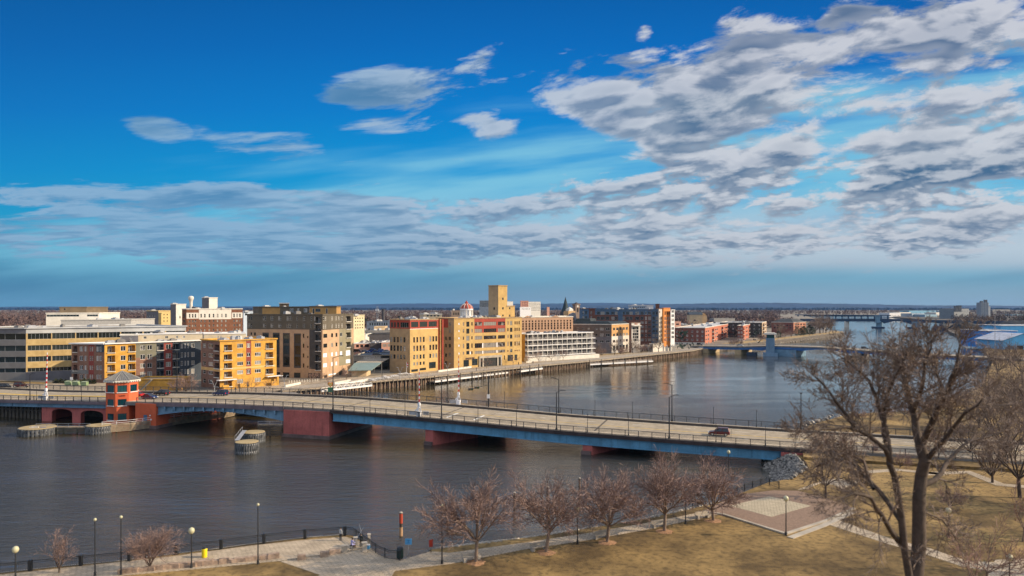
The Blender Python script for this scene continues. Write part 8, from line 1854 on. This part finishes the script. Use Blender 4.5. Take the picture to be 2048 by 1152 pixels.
# ---------------------------------------------------------------- people
def skin_person(label, x, y, z, rz, pose, clothes, rod=None):
 """pose: dict of joints in metres, facing -Y"""
 o = thing('person', label, 'person', (x, y, z)); WORG[o.name] = (0, 0, 0)
 J = dict(pelvis=(0, 0, .95), waist=(0, 0, 1.08), chest=(0, 0, 1.36), neck=(0, 0, 1.52), head=(0, -.01, 1.60), crown=(0, -.01, 1.74),
         ls=(-.19, 0, 1.43), le=(-.25, 0, 1.15), lh=(-.24, -.06, .90), rs=(.19, 0, 1.43), re=(.25, 0, 1.15), rh=(.24, -.06, .90),
         lp=(-.10, 0, .90), lk=(-.11, -.02, .50), la=(-.11, .02, .09), lt=(-.11, -.16, .04), rp=(.10, 0, .90), rk=(.11, -.02, .50), ra=(.11, .02, .09), rt=(.11, -.16, .04)); J.update(pose)
 Rr = dict(pelvis=.155, waist=.14, chest=.165, neck=.06, head=.10, crown=.085, ls=.075, le=.05, lh=.04, rs=.075, re=.05, rh=.04, lp=.10, lk=.07, la=.05, lt=.04, rp=.10, rk=.07, ra=.05, rt=.04)
 E = [('pelvis', 'waist'), ('waist', 'chest'), ('chest', 'neck'), ('neck', 'head'), ('head', 'crown'), ('chest', 'ls'), ('ls', 'le'), ('le', 'lh'), ('chest', 'rs'), ('rs', 're'), ('re', 'rh'), ('pelvis', 'lp'), ('lp', 'lk'), ('lk', 'la'), ('la', 'lt'), ('pelvis', 'rp'), ('rp', 'rk'), ('rk', 'ra'), ('ra', 'rt')]
 V = []; RR = []; ED = []; idx = {k: i for i, k in enumerate(J)}
 for k in J: V.append(J[k]); RR.append(Rr[k])
 ED = [(idx[a], idx[b]) for a, b in E]
 for sd in 'lr':      # five fingers
  h = Vector(J[sd + 'h']); e = Vector(J[sd + 'e']); d = (h - e).normalized(); u = d.orthogonal().normalized(); v = d.cross(u)
  pm_ = len(V); V.append(tuple(h + d * .07)); RR.append(.032); ED.append((idx[sd + 'h'], pm_))
  for k in range(4): i = len(V); V.append(tuple(h + d * (.15 + .012 * (k in (1, 2))) + v * (.022 * (k - 1.5)) + u * .02)); RR.append(.009); ED.append((pm_, i))
  i = len(V); V.append(tuple(h + d * .09 + v * .06)); RR.append(.010); ED.append((idx[sd + 'h'], i))
 me = bpy.data.meshes.new('person_body'); me.from_pydata(V, ED, []); ob = bpy.data.objects.new('body', me); COL.objects.link(ob); ob.parent = o
 md = ob.modifiers.new('Skin', 'SKIN'); md.use_smooth_shade = True
 for i, r_ in enumerate(RR): me.skin_vertices[0].data[i].radius = (r_, r_ * (.85 if i < 3 else 1));
 me.skin_vertices[0].data[0].use_root = True
 sb = ob.modifiers.new('Subdivision', 'SUBSURF'); sb.levels = 1; sb.render_levels = 1
 # material by height: shoes, trousers, coat, skin
 m = bpy.data.materials.new('clothing'); m.use_nodes = True; t = m.node_tree; bs = t.nodes['Principled BSDF']; bs.inputs['Roughness'].default_value = .85
 tc = N(t, 'ShaderNodeTexCoord'); sp = N(t, 'ShaderNodeSeparateXYZ'); t.links.new(tc.outputs['Object'], sp.inputs[0]); top, trou = clothes
 nk = J['neck'][2]; pv = J['pelvis'][2]
 c1 = mixc(t, sstep(t, sp.outputs[2], pv - .02, pv), trou + (1,), top + (1,)); c2 = mixc(t, sstep(t, sp.outputs[2], nk + .01, nk + .02), c1, (.50, .30, .22, 1)); t.links.new(c2, bs.inputs['Base Color']); me.materials.append(m)
 hd = Vector(J['head']); b = MB();
 b.lathe((hd.x, hd.y + .02, hd.z + .02), [(.085, .0), (.115, .06), (.10, .12), (.05, .165)], 10); h_ = b.build('hair', mat('hair_dark', (.02, .015, .012), .7, 0)); h_.parent = o
 b = MB()
 for s_ in (-1, 1): b.lathe((hd.x + s_ * .035, hd.y - .095, hd.z + .02), [(.012, 0), (.012, .014)], 6)
 b.lathe((hd.x, hd.y - .105, hd.z - .02), [(.02, 0), (.01, .035)], 6); b.box(hd.x - .03, hd.x + .03, hd.y - .1, hd.y - .085, hd.z - .055, hd.z - .045)
 f_ = b.build('face', mat('face_dark', (.16, .07, .05), .7, 0)); f_.parent = o
 o.rotation_euler = (0, 0, rz)
 if rod:
  b = MB(); b.tube(rod[0], rod[1], .02, .012, 5); r_ = thing('fishing_rod', rod[2], 'fishing rod', (x, y, z)); b.v = [(math.cos(rz) * a - math.sin(rz) * c + x, math.sin(rz) * a + math.cos(rz) * c + y, e + z) for a, c, e in b.v]; b.build('rod', M_steel, r_)
  k = MB(); q = rod[0]; k.tube((q[0] - .05, q[1], q[2] + .05), (q[0] + .05, q[1], q[2] + .05), .05, .05, 8); k.v = [(math.cos(rz) * a - math.sin(rz) * c + x, math.sin(rz) * a + math.cos(rz) * c + y, e + z) for a, c, e in k.v]; k.build('reel', M_black, r_)
 return o
def people():
 x, y = P28(681, 1082); skin_person('standing person in black and white jacket and white cap-like hat at the promenade corner', x, y, 2.84, 2.6, dict(rh=(.15, -.35, 1.1), re=(.25, -.15, 1.15)), ((.36, .37, .38), (.02, .02, .025)))
 x, y = P28(722, 1095); skin_person('angler standing in dark clothes at the curved railing', x, y, 2.84, 3.0, dict(lh=(-.1, -.42, 1.2), le=(-.22, -.2, 1.12), rh=(.1, -.4, 1.15), re=(.22, -.2, 1.12)), ((.02, .025, .025), (.015, .018, .02)), ((0, -.45, 1.15), (.9, -1.9, 2.35), 'pale fishing rod held up by the standing angler'))
 x, y = P28(703, 1098)
 sit = dict(pelvis=(0, 0, .50), waist=(0, -.03, .64), chest=(0, -.09, .92), neck=(0, -.13, 1.07), head=(0, -.16, 1.15), crown=(0, -.17, 1.29), ls=(-.19, -.1, .99), rs=(.19, -.1, .99), le=(-.24, -.28, .78), re=(.24, -.28, .78), lh=(-.12, -.48, .74), rh=(.12, -.48, .74),
         lp=(-.10, -.04, .47), lk=(-.14, -.46, .48), la=(-.14, -.44, .09), lt=(-.14, -.60, .04), rp=(.10, -.04, .47), rk=(.14, -.46, .48), ra=(.14, -.44, .09), rt=(.14, -.60, .04))
 skin_person('seated angler in lavender top hunched beside the stone pillars', x, y, 2.84, 2.4, sit, ((.30, .30, .55), (.10, .05, .05)), ((0, -.5, .76), (-.4, -1.6, 2.5), 'curved pale fishing rod held by the seated angler'))
 o = thing('camp_stool', 'dark folding stool under the seated angler', 'stool', (x, y, 2.84)); b = MB(); b.ob((x, y), .22, .2, 3.22, 3.27, 2.4); b.build('seat', M_black, o)
 for s_ in (-1, 1): b = MB(); b.bar((x + s_ * .18, y - .18, 2.84), (x + s_ * .18, y + .18, 3.24), .03); b.bar((x + s_ * .18, y + .18, 2.84), (x + s_ * .18, y - .18, 3.24), .03); b.build('leg', M_black, o)
 s = s_of(471, BWD - 2.2); p = bp(s, BWD - 2.2)
 skin_person('pedestrian in dark clothes walking on the far bridge walkway right of the navy car', p[0], p[1], zd(s) + .24, BANG + R(90), dict(lk=(-.1, -.2, .52), la=(-.1, -.15, .12), lt=(-.1, -.30, .10), rk=(.1, .08, .50), ra=(.1, .34, .14), rt=(.1, .20, .05), lh=(-.24, .22, .95), le=(-.25, .1, 1.16), rh=(.24, -.28, .98), re=(.25, -.08, 1.16)), ((.02, .022, .03), (.015, .018, .03)))
 for i, (px, D, rz, cl, lb) in enumerate(((953, 338, 1.0, (.02, .02, .03), 'tiny dark figure walking on the boardwalk in front of the warehouse'), (1037, 372, .5, (.04, .03, .03), 'tiny dark figure seated near the end of the warehouse'), (1066, 380, .8, (.015, .015, .02), 'tiny dark figure under the balcony building trees'), (832, 308, 2.0, (.25, .05, .05), 'tiny figure in dull red by the warehouse corner'))):
  x, y = atD(px, D); skin_person(lb, x, y, 3.58, rz, {}, (cl, (.02, .02, .03)))
people()
# dumpsters and small clutter near the office block
def clutter():
 src = None
 for px, D, lb in ((137, 263, 'pale green dumpster, left of three by the brown apartments'), (152, 262, 'middle pale green dumpster by the brown apartments'), (169, 261, 'right pale green dumpster nearest the bridge tower')):
  x, y = atD(px, D)
  if src is None:
   src = thing('dumpster', lb, 'dumpster', (x, y, 5.3), 'pale green dumpsters'); WORG[src.name] = (0, 0, 0); b = MB(); b.prism([(-1, -.7), (1, -.7), (1.1, .7), (-1.1, .7)], .15, 1.3); b.build('body', mat('dumpster_green', (.22, .30, .16), .6, .15), src); b = MB(); b.bar((0, -.75, 1.38), (0, .7, 1.55), 2.1, .08); b.build('lid', mat('dumpster_lid', (.34, .40, .27), .6, .1), src)
   for s_ in (-1, 1): b = MB(); b.box(s_ * .7 - .1, s_ * .7 + .1, -.5, .5, 0, .15); b.build('skid', M_black, src)
  else: copy_tree(src, (x, y, 5.3), 0, lb)
 x, y = atD(143, 260); o = thing('road_sign', 'small white road sign behind the dumpsters', 'sign', (x, y, 5.3)); b = MB(); b.tube((x, y, 5.3), (x, y, 8.2), .06, .06, 6); b.build('post', M_steel, o); b = MB(); b.box(x - .5, x + .5, y - .1, y - .05, 7.5, 8.5); b.build('panel', M_white, o)
 # hedge line of dark shrubs
 r = random.Random(9); src = None
 for i in range(9):
  x, y = atD(112 + i * 9.5, 270 - i * .3)
  if src is None:
   b = MB()
   for k in range(260): a = r.random() * 6.28; q = r.random(); c = Vector((1.2 * q * math.cos(a), .9 * q * math.sin(a), r.random() * 1.5 * (1.1 - q * .5))); u = Vector((r.gauss(0, 1), r.gauss(0, 1), r.gauss(0, 1))).normalized() * .3; v = u.orthogonal().normalized() * .22; b.add([tuple(c + u), tuple(c + v), tuple(c - u)], [(0, 1, 2)])
   src = b.build('shrub', mat('shrub_leaf', (.05, .06, .03), .85, .35, .8)); src.location = (x, y, 5.3); tag(src, 'low dark shrub in the planting strip below the office block', 'shrub', 'shrubs below the office block')
  else: c = src.copy(); COL.objects.link(c); c.location = (x, y, 5.3); c.rotation_euler = (0, 0, r.random() * 6); c.scale = (1, 1, r.uniform(.7, 1.3))
clutter()
print('objects', len(S.objects))
